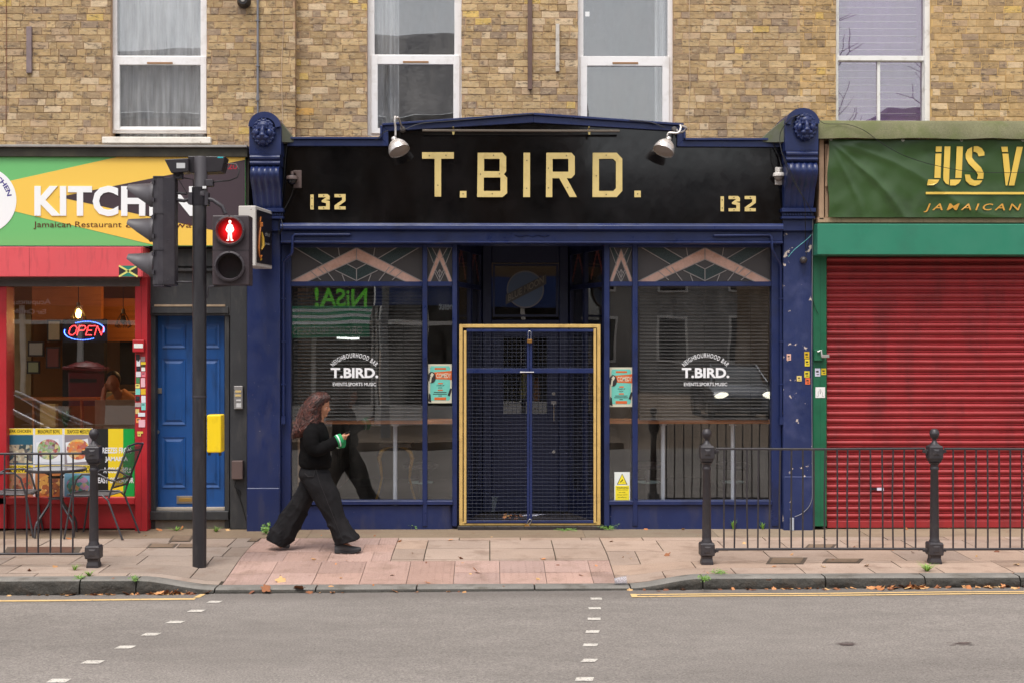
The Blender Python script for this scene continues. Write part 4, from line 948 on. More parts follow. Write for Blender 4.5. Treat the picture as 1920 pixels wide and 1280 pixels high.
for a,b in ((874.5,988),(998,1113)):
    m=MB(); px=a+3
    while px<b: m.box(X(px,Yg)-.0014,X(px,Yg)+.0014,Yg+.008,Yg+.0114,Z(978,Yg),Z(620,Yg)); px+=8.25
    py=626
    while py<975:
        if not 688<py<700: 
            zc_=Z(py,Yg); m.tube([(X(a,Yg),Yg+.007,zc_),(X((a+b)/2,Yg),Yg+.006,zc_-.001-rnd.random()*.003),(X(b,Yg),Yg+.007,zc_)],.0014,4)
        py+=6.75
    obj('wire_mesh',m,M_wire,gate)
M_pad=flat('padlock_brass',(176,130,70),.35,.8); 
def padlock(px,py0,py1,py2,y,label,tilt=0):
    root=thing('padlock',label,'padlock',P(px,py2,y)); a=P(px,py1,y); k=6/182.; m=MB(); m.box(a.x-k*.75,a.x+k*.75,y-.012,y+.012,P(px,py2,y).z,a.z); 
    M_=Matrix.Rotation(tilt,3,'Y'); o_=P(px,(py0+py2)/2,y); r=MB(); r.merge(m,lambda p:M_@(Vector(p)-o_)+o_); obj('body',r,M_pad,root,bevel=.003)
    m=MB(); zt=P(px,py0,y).z-.012; m.tube([(a.x-.014,y,a.z-.005),(a.x-.014,y,zt)]+[(a.x-.014*cos(q*pi/6),y,zt+.014*sin(q*pi/6)) for q in range(1,6)]+[(a.x+.014,y,zt),(a.x+.014,y,a.z-.005)],.0045,8); r=MB(); r.merge(m,lambda p:M_@(Vector(p)-o_)+o_); obj('shackle',r,M_chr,root,smooth=60)
padlock(993,621,636,643,Yg-.03,'brass padlock with long shackle at the top of the mesh gate')
padlock(991,972,983,989,Yg-.035,'brass padlock hanging open at the foot of the mesh gate',radians(28))
m=MB(); a=P(975,697,Yg-.02); b=P(1001,697,Yg-.02); m.tube([a,b],.006,8); m.box(a.x,a.x+.03,Yg-.02,Yg,a.z-.012,a.z+.012); obj('gate_bolt',m,M_chr,gate,smooth=40)
# bucket, paper and leaves inside the doorway
bq=G(923,957,.037); t=thing('bucket','dented pale metal bucket behind the mesh gate, left side','bucket',bq)
m=MB(); r0,r1=.072,.092; m.lathe(bq.x,bq.y,[(.001,.037),(r0,.037),(r1,.2),(r1+.005,.2),(r1+.003,.207),(r1-.004,.204),(r0-.004,.045),(.001,.043)],24); obj('body',m,pm('galvanised_grey',(120,128,138),.5,.3,var=.3,vs=14,dirt=(60,52,48),da=.7,ds=14,bump=.3),t,smooth=40)
m=MB(); m.tube([(bq.x+r1*cos(a),bq.y-.02-.09*sin(a)*.4,.2-.10*sin(a)) for a in [k*pi/10 for k in range(11)]],.004,6); obj('handle',m,M_chr,t,smooth=60)
q=G(995,966,.038); m=MB(); m.add([(q.x-.13,q.y-.03,.039),(q.x+.06,q.y-.05,.041),(q.x+.12,q.y+.05,.05),(q.x-.05,q.y+.07,.042)],[(0,1,2,3)]); m.add([(q.x+.02,q.y-.01,.045),(q.x+.17,q.y+.0,.05),(q.x+.15,q.y+.06,.048),(q.x+.03,q.y+.05,.05)],[(0,1,2,3)]); o=obj('paper',m,flat('white_paper',(214,214,232),.7),loc=q); tag(o,'crumpled white letter lying on the doorway tiles','paper')
# loose cables and small cameras on the front
cable([(552,258,-.42),(541,262,-.42),(536,290,-.40),(533,330,-.40),(528,375,-.40),(525,400,-.40),(530,425,-.48),(524,440,-.45)],YF,.004,'cable','black cable looping down beside the left end of the black sign',M_cb)
cable([(551,352,-.46),(545,370,-.42),(532,395,-.42),(524,412,-.42),(523,440,-.42)],YF,.004,'cable','black cable from the dark dome camera down to the pilaster',M_cb)
cable([(728,245,-.45),(718,250,-.45),(705,264,-.44)],YF,.004,'cable','short black cable left of the left swan neck lamp',M_cb)
cable([(760,243,-.46),(790,232,-.44),(850,227,-.44),(1000,214,-.44)],YF,.0035,'cable','black cable running up the sloping top trim from the left lamp',M_cb)
cable([(1247,240,-.46),(1220,230,-.44),(1180,226,-.44)],YF,.0045,'cable','black cable feeding the right swan neck lamp',M_cb)
cable([(1447,262,-.42),(1462,300,-.40),(1466,324,-.46)],YF,.005,'cable','black cable above the white dome camera',M_cb)
cable([(1520,222,-.62),(1490,218,-.64),(1468,240,-.62),(1462,262,-.60),(1470,300,-.66),(1490,345,-.68),(1515,385,-.66),(1526,420,-.5),(1512,470,-.40)],-.55,.004,'cable','grey cable slung across the right lion bracket',M_cb)
cable([(1468,290,-.66),(1490,340,-.67),(1508,380,-.65),(1510,450,-.40),(1512,480,-.38)],-.55,.004,'cable','second cable slung diagonally over the right scroll bracket',M_cb)
def dome(px,py,label,dark):
    Y=YF-.01; c=P(px,py,Y-.08); root=thing('dome_camera',label,'camera',P(px,py,Y)); r=.062 if dark else .058
    mm=flat('camera_dark' if dark else 'camera_white',(96,80,76) if dark else (206,200,194),.4)
    m=MB(); m.box(c.x+(.0 if dark else -.02),c.x+(.085 if dark else .05),Y-.02,Y+.02,c.z-.09,c.z+.09); obj('backplate',m,mm,root,bevel=.004)
    m=MB(); m.tube([(c.x+.02,Y-.01,c.z+.04),(c.x+.02,Y-.05,c.z+.06),(c.x,c.y,c.z+.065),(c.x,c.y,c.z+.01)],.016,8); m.lathe(c.x,c.y,[(.001,c.z+.03),(r*.9,c.z+.025),(r,c.z+.008),(r,c.z-.01),(r*.85,c.z-.012),(.001,c.z-.012)],24); obj('housing',m,mm,root,smooth=40)
    m=MB(); m.ell((c.x,c.y,c.z-.012),(r*.82,r*.82,r*.85),20,12); obj('dome',m,flat('dark_dome' if dark else 'smoky_dome',(24,24,28) if dark else (120,112,106),.12),root,smooth=60)
dome(548,335,'dark dome camera at the left end of the black sign',True); dome(1460,329,'white dome camera at the right end of the black sign',False)
# ================= restaurant (left) =================
RED=(176,36,44)
M_red=pm('red_gloss_paint',RED,.4,var=.08,vs=2,dirt=(120,30,34),da=.35,ds=4,bump=.12,bs=25)
M_redb=pm('red_metal_box',(216,84,90),.45,var=.05,vs=2,dirt=(140,60,64),da=.3,ds=5,dst=(4,1,.6),bump=.06)
M_dkw=pm('black_painted_wood',(50,50,52),.55,var=.15,vs=4,dirt=(92,88,84),da=.4,ds=5,dst=(2,1,.5),chip=(110,104,98),c0=.72,cs=20,bump=.4,bs=18)
YS=-.2
rest=thing('restaurant_shopfront','red framed restaurant shopfront with a big window at the far left','shopfront',(-4.6,YS,0))
YB=-.5
m=MB(); m.pbox(-250,265,463,519,YB,-.1); m.prism([(X(265,YB)+.0005,Z(463,YB,265)),(X(265,YB)+.0005,Z(519,YB,265)),(X(265,YB)+.012,Z(519,YB,265)),(X(265,YB)+.012,Z(463,YB,265))],YB+.004,-.1)
sb=obj('shutter_box',m,M_redb,rest,bevel=.004)
m=MB(); m.box(X(55,YB)-.0015,X(55,YB)+.0015,YB-.0008,YB,Z(518,YB,55),Z(464,YB,55)); obj('seam',m,flat('seam_dark',(120,40,46)),sb)
m=MB(); m.pbox(-250,262,526,537,-.33,-.25); m.pbox(-250,262,519,526,-.36,-.24); obj('shutter_slot',m,pm('grimy_grey_metal',(84,80,78),.6,var=.2,vs=6,bump=.2),rest)
# flag sticker
m=MB(); Y=YB-.002; x0,x1=X(223,Y),X(258,Y); z0,z1=Z(519,Y,240),Z(498.5,Y,240); cx,cz=(x0+x1)/2,(z0+z1)/2
m.box(x0,x1,Y-.0008,Y+.001,z0,z1,0); g_=.0
m.prism([(x0,z1),(x1,z1),(cx,cz)],Y-.0016,Y-.0009,1); m.prism([(x0,z0),(cx,cz),(x1,z0)],Y-.0016,Y-.0009,1); m.prism([(x0,z0),(x0,z1),(cx,cz)],Y-.0016,Y-.0009,2); m.prism([(x1,z0),(cx,cz),(x1,z1)],Y-.0016,Y-.0009,2)
for a,b in (((x0,z0),(x1,z1)),((x0,z1),(x1,z0))):
    A,B=Vector(a),Vector(b); d=(B-A).normalized(); n_=Vector((-d.y,d.x))*.009; m.prism([tuple(A+n_),tuple(B+n_),tuple(B-n_),tuple(A-n_)],Y-.0024,Y-.0017,0)
o=obj('flag_sticker',m,[flat('flag_yellow',(220,214,120)),flat('flag_green',(30,120,104)),flat('flag_black',(40,34,36))],loc=(x0,Y,z0)); tag(o,'small black, green and yellow saltire flag sticker on the red shutter box','sticker')
m=MB(); m.pbox(253,276,519,995,-.32,-.05); obj('post',m,M_red,rest,bevel=.005); m=MB(); m.pbox(-30,12,537,990,-.30,-.05); obj('post',m,M_red,rest,bevel=.005)
m=MB(); x=X(265,-.32); m.box(x-.0015,x+.0015,-.3212,-.32,.02,Z(525,-.32)); obj('post_seam',m,flat('seam_dark2',(110,22,26)),rest)
m=MB(); m.pbox(-250,253,932,945,-.30,-.05); obj('sill',m,M_red,rest,bevel=.005); m=MB(); m.pbox(-250,253,945,990,-.24,-.05); obj('stall_riser',m,M_red,rest)
m=MB(); m.pbox(12,253,537,933,YS,YS+.006); m.pbox(-250,-30,537,933,YS,YS+.006); obj('window_pane',m,glassmat('restaurant_glass',refl=.115,wav=.0015,ws=.8),rest)
# room
M_rw=pm('warm_room_wall',(150,112,70),.8,var=.12,vs=1,bump=0); M_wood=pm('varnished_wood_wall',(186,112,48),.5,var=.2,vs=2,dirt=(130,70,24),da=.6,ds=3,dst=(.4,1,9),bump=.1)
M_dark=pm('dark_partition',(34,32,34),.7,bump=0)
room(rest,-9.4,X(262,-.2),-.03,4.2,-.02,3.45,M_rw,'dining_room')
m=MB(); Yw=2.6; m.pbox(60,190,500,601,Yw,Yw+.1,0); m.pbox(180,330,560,640,Yw+.6,Yw+.7,0); obj('wood_panelling',m,M_wood,rest)
m=MB(); m.pbox(117,195,598,760,Yw+.05,Yw+.2); m.pbox(225,290,640,720,3.6,3.7); obj('dark_wall',m,M_dark,rest)
m=MB(); m.pbox(178,300,749,960,1.1,1.16); obj('counter',m,pm('tan_counter',(150,120,90),.5,var=.15,vs=4,bump=0),rest)
for a,b,c_,d,cl_ in ((52,82,640,668,(170,170,160)),(50,74,676,700,(150,160,120)),(86,112,650,690,(120,60,50)),(88,114,600,640,(190,180,150))):
    m=MB(); m.pbox(a,b,c_,d,2.4,2.43,0); m.pbox(a+3,b-3,c_+3,d-3,2.39,2.4,1); obj('picture',m,[flat('frame_dark',(40,30,24)),flat('picture_art',cl_)],rest)
m=MB(); m.pbox(40,180,746,750,1.6,2.0); m.pbox(60,64,750,960,1.7,1.75); m.pbox(150,154,750,960,1.7,1.75); obj('side_table',m,M_wood,rest)
m=MB(); m.pbox(-60,58,590,740,3.2,3.3); m.pbox(195,330,735,960,2.2,2.7); obj('shelving',m,pm('cream_wall',(170,150,104),.8,var=.3,vs=3,bump=0),rest)
def lampl(px,py,lit,label):
    Yl=.9; c=P(px,py,Yl); root=thing('pendant_lamp',label,'lamp',c,'pendant lamps in the restaurant window')
    m=MB(); m.tube([(c.x,Yl,c.z+.08),(c.x,Yl,3.4)],.004,6); obj('flex',m,M_cb,root)
    m=MB(); m.lathe(c.x,Yl,[(.001,c.z+.12),(.02,c.z+.12),(.02,c.z+.07),(.001,c.z+.07)],12); obj('holder',m,flat('lamp_holder',(150,140,120),.4,.5),root,smooth=40)
    m=MB(); n=7
    for k in range(n):
        a=2*pi*k/n; q=lambda r,h,b=0:(c.x+r*cos(a+b),Yl+r*sin(a+b),c.z+h)
        m.tube([q(.018,.08),q(.07,-.01),q(.09,-.07),q(.05,-.09)],.003,5); m.tube([q(.09,-.07),q(.09,-.07,2*pi/n)],.003,5); m.tube([q(.07,-.01),q(.09,-.07,2*pi/n)],.003,5)
    obj('cage',m,flat('dark_wire',(40,32,26),.4),root)
    m=MB(); m.ell((c.x,Yl,c.z-.0),(.032,.032,.05),14,10)
    if lit: obj('bulb',m,flat('lit_filament',(255,190,90),.4,emit=26),root,smooth=60)
    else: obj('bulb',m,flat('unlit_bulb',(120,100,70),.15),root,smooth=60)
    if lit:
        ld=bpy.data.lights.new('bulb_light','POINT'); ld.energy=12; ld.color=(1,.62,.28); ld.shadow_soft_size=.06; lo=bpy.data.objects.new('bulb_light',ld); COL.objects.link(lo); lo.location=(.6,1.3,-.1); lo.parent=root
lampl(147,588,True,'lit pendant lamp with a wire cage above the OPEN sign'); lampl(231,600,False,'unlit caged pendant lamp in the restaurant window, by the red post')
# LED OPEN sign
Yo=YS+.10; c=P(158,620,Yo); t=thing('open_sign','oval red and blue dotted light sign reading OPEN in the restaurant window','sign',c); kk=1/(FPX/(Yo-CYC))
m=MB(); m.box(c.x-40*kk,c.x+42*kk,Yo+.01,Yo+.025,c.z-21*kk,c.z+21*kk); obj('board',m,flat('sign_board_dark',(14,12,22),.4),t)
def dots(pts,r=.0042):
    m=MB()
    for x,z in pts: m.ell((x,Yo,z),(r,r,r),6,4)
    return m
el=[]
for k in range(150):
    a=2*pi*k/150; deg=360*k/150
    if k%2==0 and (345<deg or deg<118 or 165<deg<300): el.append((c.x+37*kk*cos(a)*(1),c.z+17*kk*sin(a)+2*kk*cos(a)))
obj('blue_leds',dots(el),flat('led_blue',(70,110,255),.4,emit=9),t)
seg={'O':[[(.3,0),(0,.25),(0,.75),(.3,1),(.7,1),(1,.75),(1,.25),(.7,0),(.3,0)]],'P':[[(0,0),(0,1),(.75,1),(1,.8),(.8,.5),(.0,.5)]],'E':[[(1,1),(0,1),(0,0),(1,0)],[(0,.5),(.8,.5)]],'N':[[(0,0),(0,1),(1,0),(1,1)]]}
pp=[]
for i,ch in enumerate('OPEN'):
    for pl in seg[ch]:
        for (a,b),(e,f) in zip(pl,pl[1:]):
            L_=sqrt(((e-a)*13)**2+((f-b)*17)**2); n=max(1,round(L_/2.1))
            for j in range(n):
                u=a+(e-a)*j/n; v=b+(f-b)*j/n; pp.append((c.x+(-30+i*16.4+u*12.5+v*5)*kk,c.z+(-8+v*17)*kk))
obj('red_leds',dots(pp),flat('led_red',(255,60,60),.4,emit=7),t)
# food posters on the glass
Y=YS-.006
def fp(px0,px1,py0,py1,y=Y): return X(px0,y),X(px1,y),Z(py1,y,(px0+px1)/2),Z(py0,y,(px0+px1)/2)
P_y=flat('menu_yellow',(238,206,58),.4); P_k=flat('menu_black',(34,32,30),.4); P_w=flat('menu_white',(226,226,230),.4)
def foodmat(name,bgc,cols,scale=26,thr=.5):
    m,nt,b=newmat(name); L=nt.links; tc=N(nt,'ShaderNodeTexCoord'); v=N(nt,'ShaderNodeTexVoronoi'); v.inputs['Scale'].default_value=scale; L.new(tc.outputs['Object'],v.inputs['Vector'])
    r=N(nt,'ShaderNodeValToRGB'); r.color_ramp.interpolation='CONSTANT'; e=r.color_ramp.elements; e[0].color=(*lin(cols[0]),1); e[1].position=1/len(cols); e[1].color=(*lin(cols[1]),1)
    for i in range(2,len(cols)): q=e.new(i/len(cols)); q.color=(*lin(cols[i]),1)
    sp=N(nt,'ShaderNodeSeparateColor'); L.new(v.outputs['Color'],sp.inputs[0]); L.new(sp.outputs[0],r.inputs[0])
    L.new(mixc(nt,rng(nt,nzt(nt,30,4),.35,.65,0,.5),r.outputs[0],lin(bgc)),b.inputs['Base Color']); b.inputs['Roughness'].default_value=.35; return m
dishes=[('JERK CHICKEN',12,62,802,814,869,(40,90,110),[(190,170,140),(110,90,80),(210,200,170),(60,70,70),(150,130,90)],0),
        ('BREADFRUIT BOWL',66,117,802,814,869,(206,210,220),[(120,150,60),(170,60,40),(200,190,120),(110,60,60),(140,170,70)],1),
        ('SEAFOOD MEDLEY',121,172,802,814,869,(140,130,135),[(226,130,50),(240,190,90),(200,80,40),(230,210,160)],2),
        ('FRIED CHICKEN|& OXTAIL',12,62,871,886,932,(170,120,90),[(190,140,110),(120,60,50),(200,80,60),(110,140,70)],3),
        ('PLANTAINS|& RICE',121,172,871,886,932,(120,170,200),[(60,140,110),(200,150,70),(190,120,160),(90,110,60)],4),
        ('CURRY GOAT',66,117,871,886,932,(190,120,70),[(210,160,80),(150,80,50),(110,60,60),(230,190,120)],5)]
for nm,a,b,c0_,c1_,c2_,bgc,cols,i in dishes:
    m=MB(); x0,x1,z0,z1=fp(a,b,c0_,c2_); zl=Z(c1_,Y,(a+b)/2); m.box(x0-.01,x1+.01,Y-.001,Y,z0-.004,z1,1)
    m.box(x0,x1,Y-.0022,Y-.0012,z0,zl-.003,3); m.box(x0,x1,Y-.0022,Y-.0012,zl,z1-.002,0)
    lines=nm.split('|'); hh=(z1-zl)/len(lines)
    for k,s_ in enumerate(lines): m.merge(text(s_,x0+(x1-x0)*.1,x1-(x1-x0)*.08,z1-hh*(k+1)+hh*.2,z1-hh*k-hh*.22,Y-.0023,.0008,.02),m=2)
    cx,cz=(x0+x1)/2,(z0+zl)/2; rr=(x1-x0)*.40
    if i in (0,): m.box(x0+.006,x1-.006,Y-.0032,Y-.0024,z0+.01,z0+(zl-z0)*.66,4)
    else:
        if i in (1,2): m.prism([(x0+.03,z0+.01),(x1-.01,z0+.03),(x1-.04,zl-.04),(x0+.01,zl-.08)],Y-.0030,Y-.0024,1)
        m.prism([(cx+rr*cos(t*pi/12)*1.05,cz+rr*sin(t*pi/12)*.95) for t in range(24)],Y-.0038,Y-.0031,4)
    o=obj('menu_poster',m,[P_y,P_w,P_k,flat('menu_bg',bgc,.4),foodmat('dish',bgc,cols)],loc=(x0,Y,z0)); tag(o,'yellow topped food picture titled '+nm.replace('|',' ').lower()+' in the restaurant window','poster','food pictures in the restaurant window')
m=MB(); 
for a,b,mi in ((176,203,0),(203,231,1),(231,252,2)): x0,x1,z0,z1=fp(a,b,803,932); m.box(x0,x1,Y-.001,Y,z0,z1,mi)
x0,x1,z0,z1=fp(178,251,803,932)
for s_,a,b,v0,v1 in (('BREEZES FROM',187,246,849,838),('JAMAICA',197,240,866,855),('A COLOURFUL',194,248,886,875),('FEAST OF FLAVOR',180,251,905,894)): m.merge(text(s_,X(a,Y),X(b,Y),Z(v0,Y,215),Z(v1,Y,215),Y-.0012,.001,.03),m=3)
o=obj('striped_poster',m,[P_k,flat('poster_yellow',(236,206,40),.4),flat('poster_green',(20,158,66),.4),P_w],loc=(x0,Y,z0)); tag(o,'black, yellow and green striped poster reading BREEZES FROM JAMAICA','poster')
# plant and small items on the inner ledge
def tuft(c,n,h,spread,mat,label,cat='plant',name='weed',w=.006,leafy=False,parent=None):
    m=MB()
    for k in range(n):
        a=rnd.random()*2*pi; L_=h*rnd.uniform(.5,1); s_=spread*rnd.uniform(.3,1); d=Vector((cos(a),sin(a),0)); sd=Vector((-sin(a),cos(a),0))*w*rnd.uniform(.6,1.2)
        p0=Vector(c)+d*.01*rnd.random(); p1=p0+d*s_*.45+Vector((0,0,L_*.65)); p2=p0+d*s_+Vector((0,0,L_*rnd.uniform(.7,1)))
        if leafy:
            m.tube([p0,p1,p2],.0015,4)
            for q in range(5):
                lc=p0+(p2-p0)*(.35+.65*rnd.random())+Vector((rnd.gauss(0,.012),rnd.gauss(0,.012),rnd.gauss(0,.01))); r=w*2.2*rnd.uniform(.7,1.3); t1=Vector((rnd.gauss(0,1),rnd.gauss(0,1),rnd.gauss(0,.5))).normalized(); t2=t1.orthogonal().normalized()
                m.add([lc-t1*r,lc-t2*r*.6,lc+t1*r,lc+t2*r*.6],[(0,1,2,3)])
        else: m.add([p0-sd,p0+sd,p1+sd*.8,p1-sd*.8],[(0,1,2,3)]); m.add([p1-sd*.8,p1+sd*.8,p2],[(0,1,2)])
    o=obj(name,m,mat,loc=c); return tag(o,label,cat)
M_leaf=pm('plant_green',(58,92,36),.5,var=.3,vs=20,bump=0)
tuft(P(123,800,.25),60,.28,.16,M_leaf,'spiky green pot plant on the inner ledge of the restaurant window','plant','pot_plant',.007)
m=MB(); m.pbox(75,104,757,800,.4,.5); o=obj('menu_card',m,pm('kraft_card',(196,160,96),.7,bump=0),loc=P(90,800,.4)); tag(o,'tan card standing on the inner ledge of the restaurant window','card')
# person sitting inside behind the counter, head on hand
Yp=1.5; pc=P(213,742,Yp); root=thing('person','person in an orange top leaning on one arm behind the restaurant counter','person',(pc.x,Yp+.3,0))
m=MB(); k=1/(FPX/(Yp-CYC)); hx,hz=P(212,716,Yp).x,P(212,716,Yp).z
m.ell((hx,Yp,hz),(.075,.09,.11),14,10); m.tube([(hx+.02,Yp+.02,hz-.08),(hx+.06,Yp+.06,hz-.18)],.05,10); m.tube([(hx-.05,Yp+.12,hz-.24),(hx+.09,Yp+.12,hz-.16),(hx+.22,Yp+.12,hz-.25)],[.07,.09,.07],12); m.tube([(hx+.08,Yp+.15,hz-.2),(hx+.08,Yp+.25,.95),(hx+.08,Yp+.25,.5)],[.15,.15,.16],12)
m.tube([(hx-.07,Yp+.1,hz-.22),(hx-.12,Yp-.1,hz-.42)],[.05,.04],10); m.tube([(hx-.12,Yp-.1,hz-.42),(hx-.08,Yp-.06,hz-.06)],[.04,.028],10)
for f in range(5): m.tube([(hx-.08+.004*f,Yp-.07+.012*f,hz-.08),(hx-.076+.006*f,Yp-.08+.014*f,hz-.02+.01*(f%3))],.009,6)
m.tube([(hx+.22,Yp+.12,hz-.25),(hx+.26,Yp-.05,hz-.44)],[.05,.04],10); m.tube([(hx+.26,Yp-.05,hz-.44),(hx+.02,Yp-.15,hz-.46)],[.04,.028],10); 
for s_ in (-1,1): m.tube([(hx+.08+s_*.09,Yp+.25,.55),(hx+.08+s_*.1,Yp-.15,.52),(hx+.08+s_*.1,Yp-.15,.05)],[.08,.06,.045],10)
m.tube([(hx,Yp-.09,hz),(hx,Yp-.105,hz-.02)],.012,6)
M_skin=pm('brown_skin',(176,118,84),.5,var=.06,vs=9,bump=0)
bo=obj('body',m,M_skin,root); md=bo.modifiers.new('r','REMESH'); md.mode='VOXEL'; md.voxel_size=.012; md.use_smooth_shade=True
m=MB(); m.ell((hx-.005,Yp+.025,hz+.03),(.088,.095,.105),14,10); m.ell((hx-.02,Yp+.09,hz+.03),(.06,.06,.07),12,8); obj('hair',m,flat('dark_hair',(30,22,20),.6),root,smooth=60)
m=MB(); m.tube([(hx-.08,Yp+.12,hz-.25),(hx+.09,Yp+.12,hz-.17),(hx+.25,Yp+.12,hz-.27)],[.075,.10,.075],12); m.tube([(hx+.08,Yp+.15,hz-.2),(hx+.08,Yp+.25,.95),(hx+.08,Yp+.25,.6)],[.16,.165,.17],12); bo=obj('top',m,pm('orange_top',(206,128,60),.7,bump=0),root); md=bo.modifiers.new('r','REMESH'); md.mode='VOXEL'; md.voxel_size=.012; md.use_smooth_shade=True
# sign banner above
YK=-.37; sg=thing('restaurant_sign','green, yellow and black restaurant sign with white KITCHEN lettering','sign',P(230,461,YK))
M_sg=[flat('sign_green',(110,186,112),.4),flat('sign_amber',(240,196,84),.4),flat('sign_charcoal',(66,52,58),.4),flat('sign_white_letter',(240,240,240),.35),flat('sign_brown_letter',(92,40,24),.4),flat('sign_purple',(64,52,130),.4),flat('sign_red_letter',(170,36,52),.4)]
m=MB(); m.pbox(-260,460,294,461,YK,-.1); obj('panel',m,M_sg[0],sg)
def art(pts,yo,mi,th=.0012): m.prism([(X(a,YK),Z(b,YK,a)) for a,b in pts],YK-yo-th,YK-yo,mi)
m=MB(); art([(-100,366),(222,294.5),(459.5,294.5),(459.5,460.5),(292,460.5)],.0008,1); art([(110,370),(459.5,300),(459.5,445)],.0022,2)
obj('stripes',m,M_sg,sg)
m=MB(); ccx,ccy,rr=-31.5,376,62.5; m.prism([(X(ccx+rr*cos(a*pi/32),YK),Z(ccy+rr*sin(a*pi/32),YK,0)) for a in range(64)],YK-.005,YK-.0035,3)
kx=1/(FPX/(YK-CYC)); 
def wpc(u,v): a=radians(96)-radians(80)*u; R=(45+9*v)*kx; return (X(ccx,YK)+R*cos(a-.12),Z(ccy,YK,0)+R*sin(a-.12))
m.merge(text('KITCHEN',0,1,0,1,YK-.005,.001,.03,warp=wpc),m=5); obj('round_logo',m,M_sg,sg)
m=MB(); m.merge(text('KITCHEN',X(65,YK),X(366,YK),Z(406,YK,215),Z(349,YK,215),YK-.004,.012,.035,spacing=1.05)); obj('lettering',m,M_sg[3],sg,label='raised white letters reading KITCHEN')
m=MB(); m.merge(text('Jamaican Restaurant',X(63,YK),X(228,YK),Z(430,YK,215),Z(416,YK,215),YK-.004,.001,.0)); m.merge(text('& Takeaway',X(236,YK),X(372,YK),Z(431,YK,300),Z(416,YK,300),YK-.004,.001,.0)); obj('small_lettering',m,M_sg[4],sg)
m=MB(); m.merge(text('020',X(418,YK),X(445,YK),Z(318,YK,430),Z(307,YK,430),YK-.004,.001,.012)); obj('phone_digits',m,M_sg[6],sg)
m=MB(); m.pbox(-250,464,276,294,-.40,-.05); m.pbox(460.5,467,294,463,-.33,-.05); obj('header_board',m,pm('dark_header',(44,40,30),.7,var=.3,vs=3,dirt=(70,64,46),da=.6,ds=3,bump=.3),sg,bevel=.003)
m=MB(); m.pbox(-250,463,271.5,275.8,-.43,-.04); obj('flashing',m,pm('grey_lead',(150,146,142),.6,var=.2,vs=6,bump=.3),sg,bevel=.003)
m=MB(); m.pbox(-250,280,461.2,463.2,-.38,-.1); m.pbox(-250,464,459,463,-.30,-.05); obj('under_board',m,M_dkw,sg)
# red latch box + stickers on the red post
Yq=-.324; m=MB(); a0,a1,b0,b1=X(250,Yq),X(272,Yq),Z(660,Yq,260),Z(637,Yq,260); m.box(a0,a1,Yq-.04,Yq,b0,b1); o=obj('latch_box',m,M_red,loc=(a0,Yq,b0),bevel=.008,seg=2); tag(o,'small red box with a sticker at the top of the sticker-covered red post','box')
stk=[(251,268,644,652,(230,230,226)),(255,262,664,675,(40,34,36)),(264,272,668,677,(150,130,130)),(256,263,673,686,(226,224,226)),(264,273,678,683,(232,200,50)),(264,272,683,688,(60,54,20)),(256,263,687,695,(36,32,38)),(265,272,688,695,(232,232,228)),(255,264,696,706,(220,216,220)),(265,273,697,706,(226,120,134)),
     (255,262,707,718,(70,130,80)),(264,272,708,725,(232,180,190)),(254,262,719,727,(232,220,120)),(254,263,728,739,(120,206,190)),(264,273,728,739,(226,180,40)),(254,262,742,751,(32,30,32)),(265,273,741,754,(224,226,232)),(253,264,754,762,(180,160,160)),(265,273,755,768,(130,210,200)),(254,261,766,775,(214,190,120)),(259,272,773,780,(222,226,232)),(255,264,783,792,(236,150,80)),(260,272,786,800,(232,180,190)),(257,268,808,812,(222,200,90)),(258,264,811,817,(232,210,110))]
M_st={}
for i,(a,b,c_,d,col) in enumerate(stk):
    y=(-.365 if i==0 else Yq-.0)-.0006*(1+i%3); m=MB(); m.pbox(a,b,c_,d,y,y+.0005)
    if i%3==0 and i: m.pbox(a+1.5,b-2,c_+2,c_+4,y-.0005,y-.0001,1)
    o=obj('sticker',m,[flat('sticker_ink',col,.5),flat('sticker_print',(60,60,70),.5)],loc=P(a,d,y)); tag(o,'small torn sticker on the red post beside the blue door','sticker','stickers on the red post')
# ================= blue street door between =================
dz=thing('street_door','blue six panel street door in a black painted surround','door',(X(356,-.1),-.1,0))
YD=-.02
m=MB(); m.pbox(276,464,461,592,-.18,-.05); m.pbox(278,291,590,990,-.16,-.04); m.pbox(421,430,590,990,-.16,-.04)
m.pbox(284,428,466,500,-.21,-.18); m.pbox(284,428,503,509,-.23,-.18); m.pbox(284,428,575,588,-.20,-.18)
obj('surround',m,M_dkw,dz,bevel=.005)
m=MB(); m.pbox(289,422,571,575,-.205,-.18); obj('weather_strip',m,pm('pale_strip',(150,130,108),.8,var=.3,vs=12,bump=.3),dz)
m=MB(); m.pbox(431,464,461,992,-.22,-.04); obj('side_pilaster',m,M_dkw,dz,bevel=.008)
M_db=pm('street_door_blue',(26,78,142),.42,var=.09,vs=2,dirt=(24,54,96),da=.6,ds=3,dst=(3,1,.7),bump=.1,bs=25)
m=MB(); m.pbox(291,421,588,951,YD,YD+.05)
lf=obj('leaf',m,M_db,dz,bevel=.003)
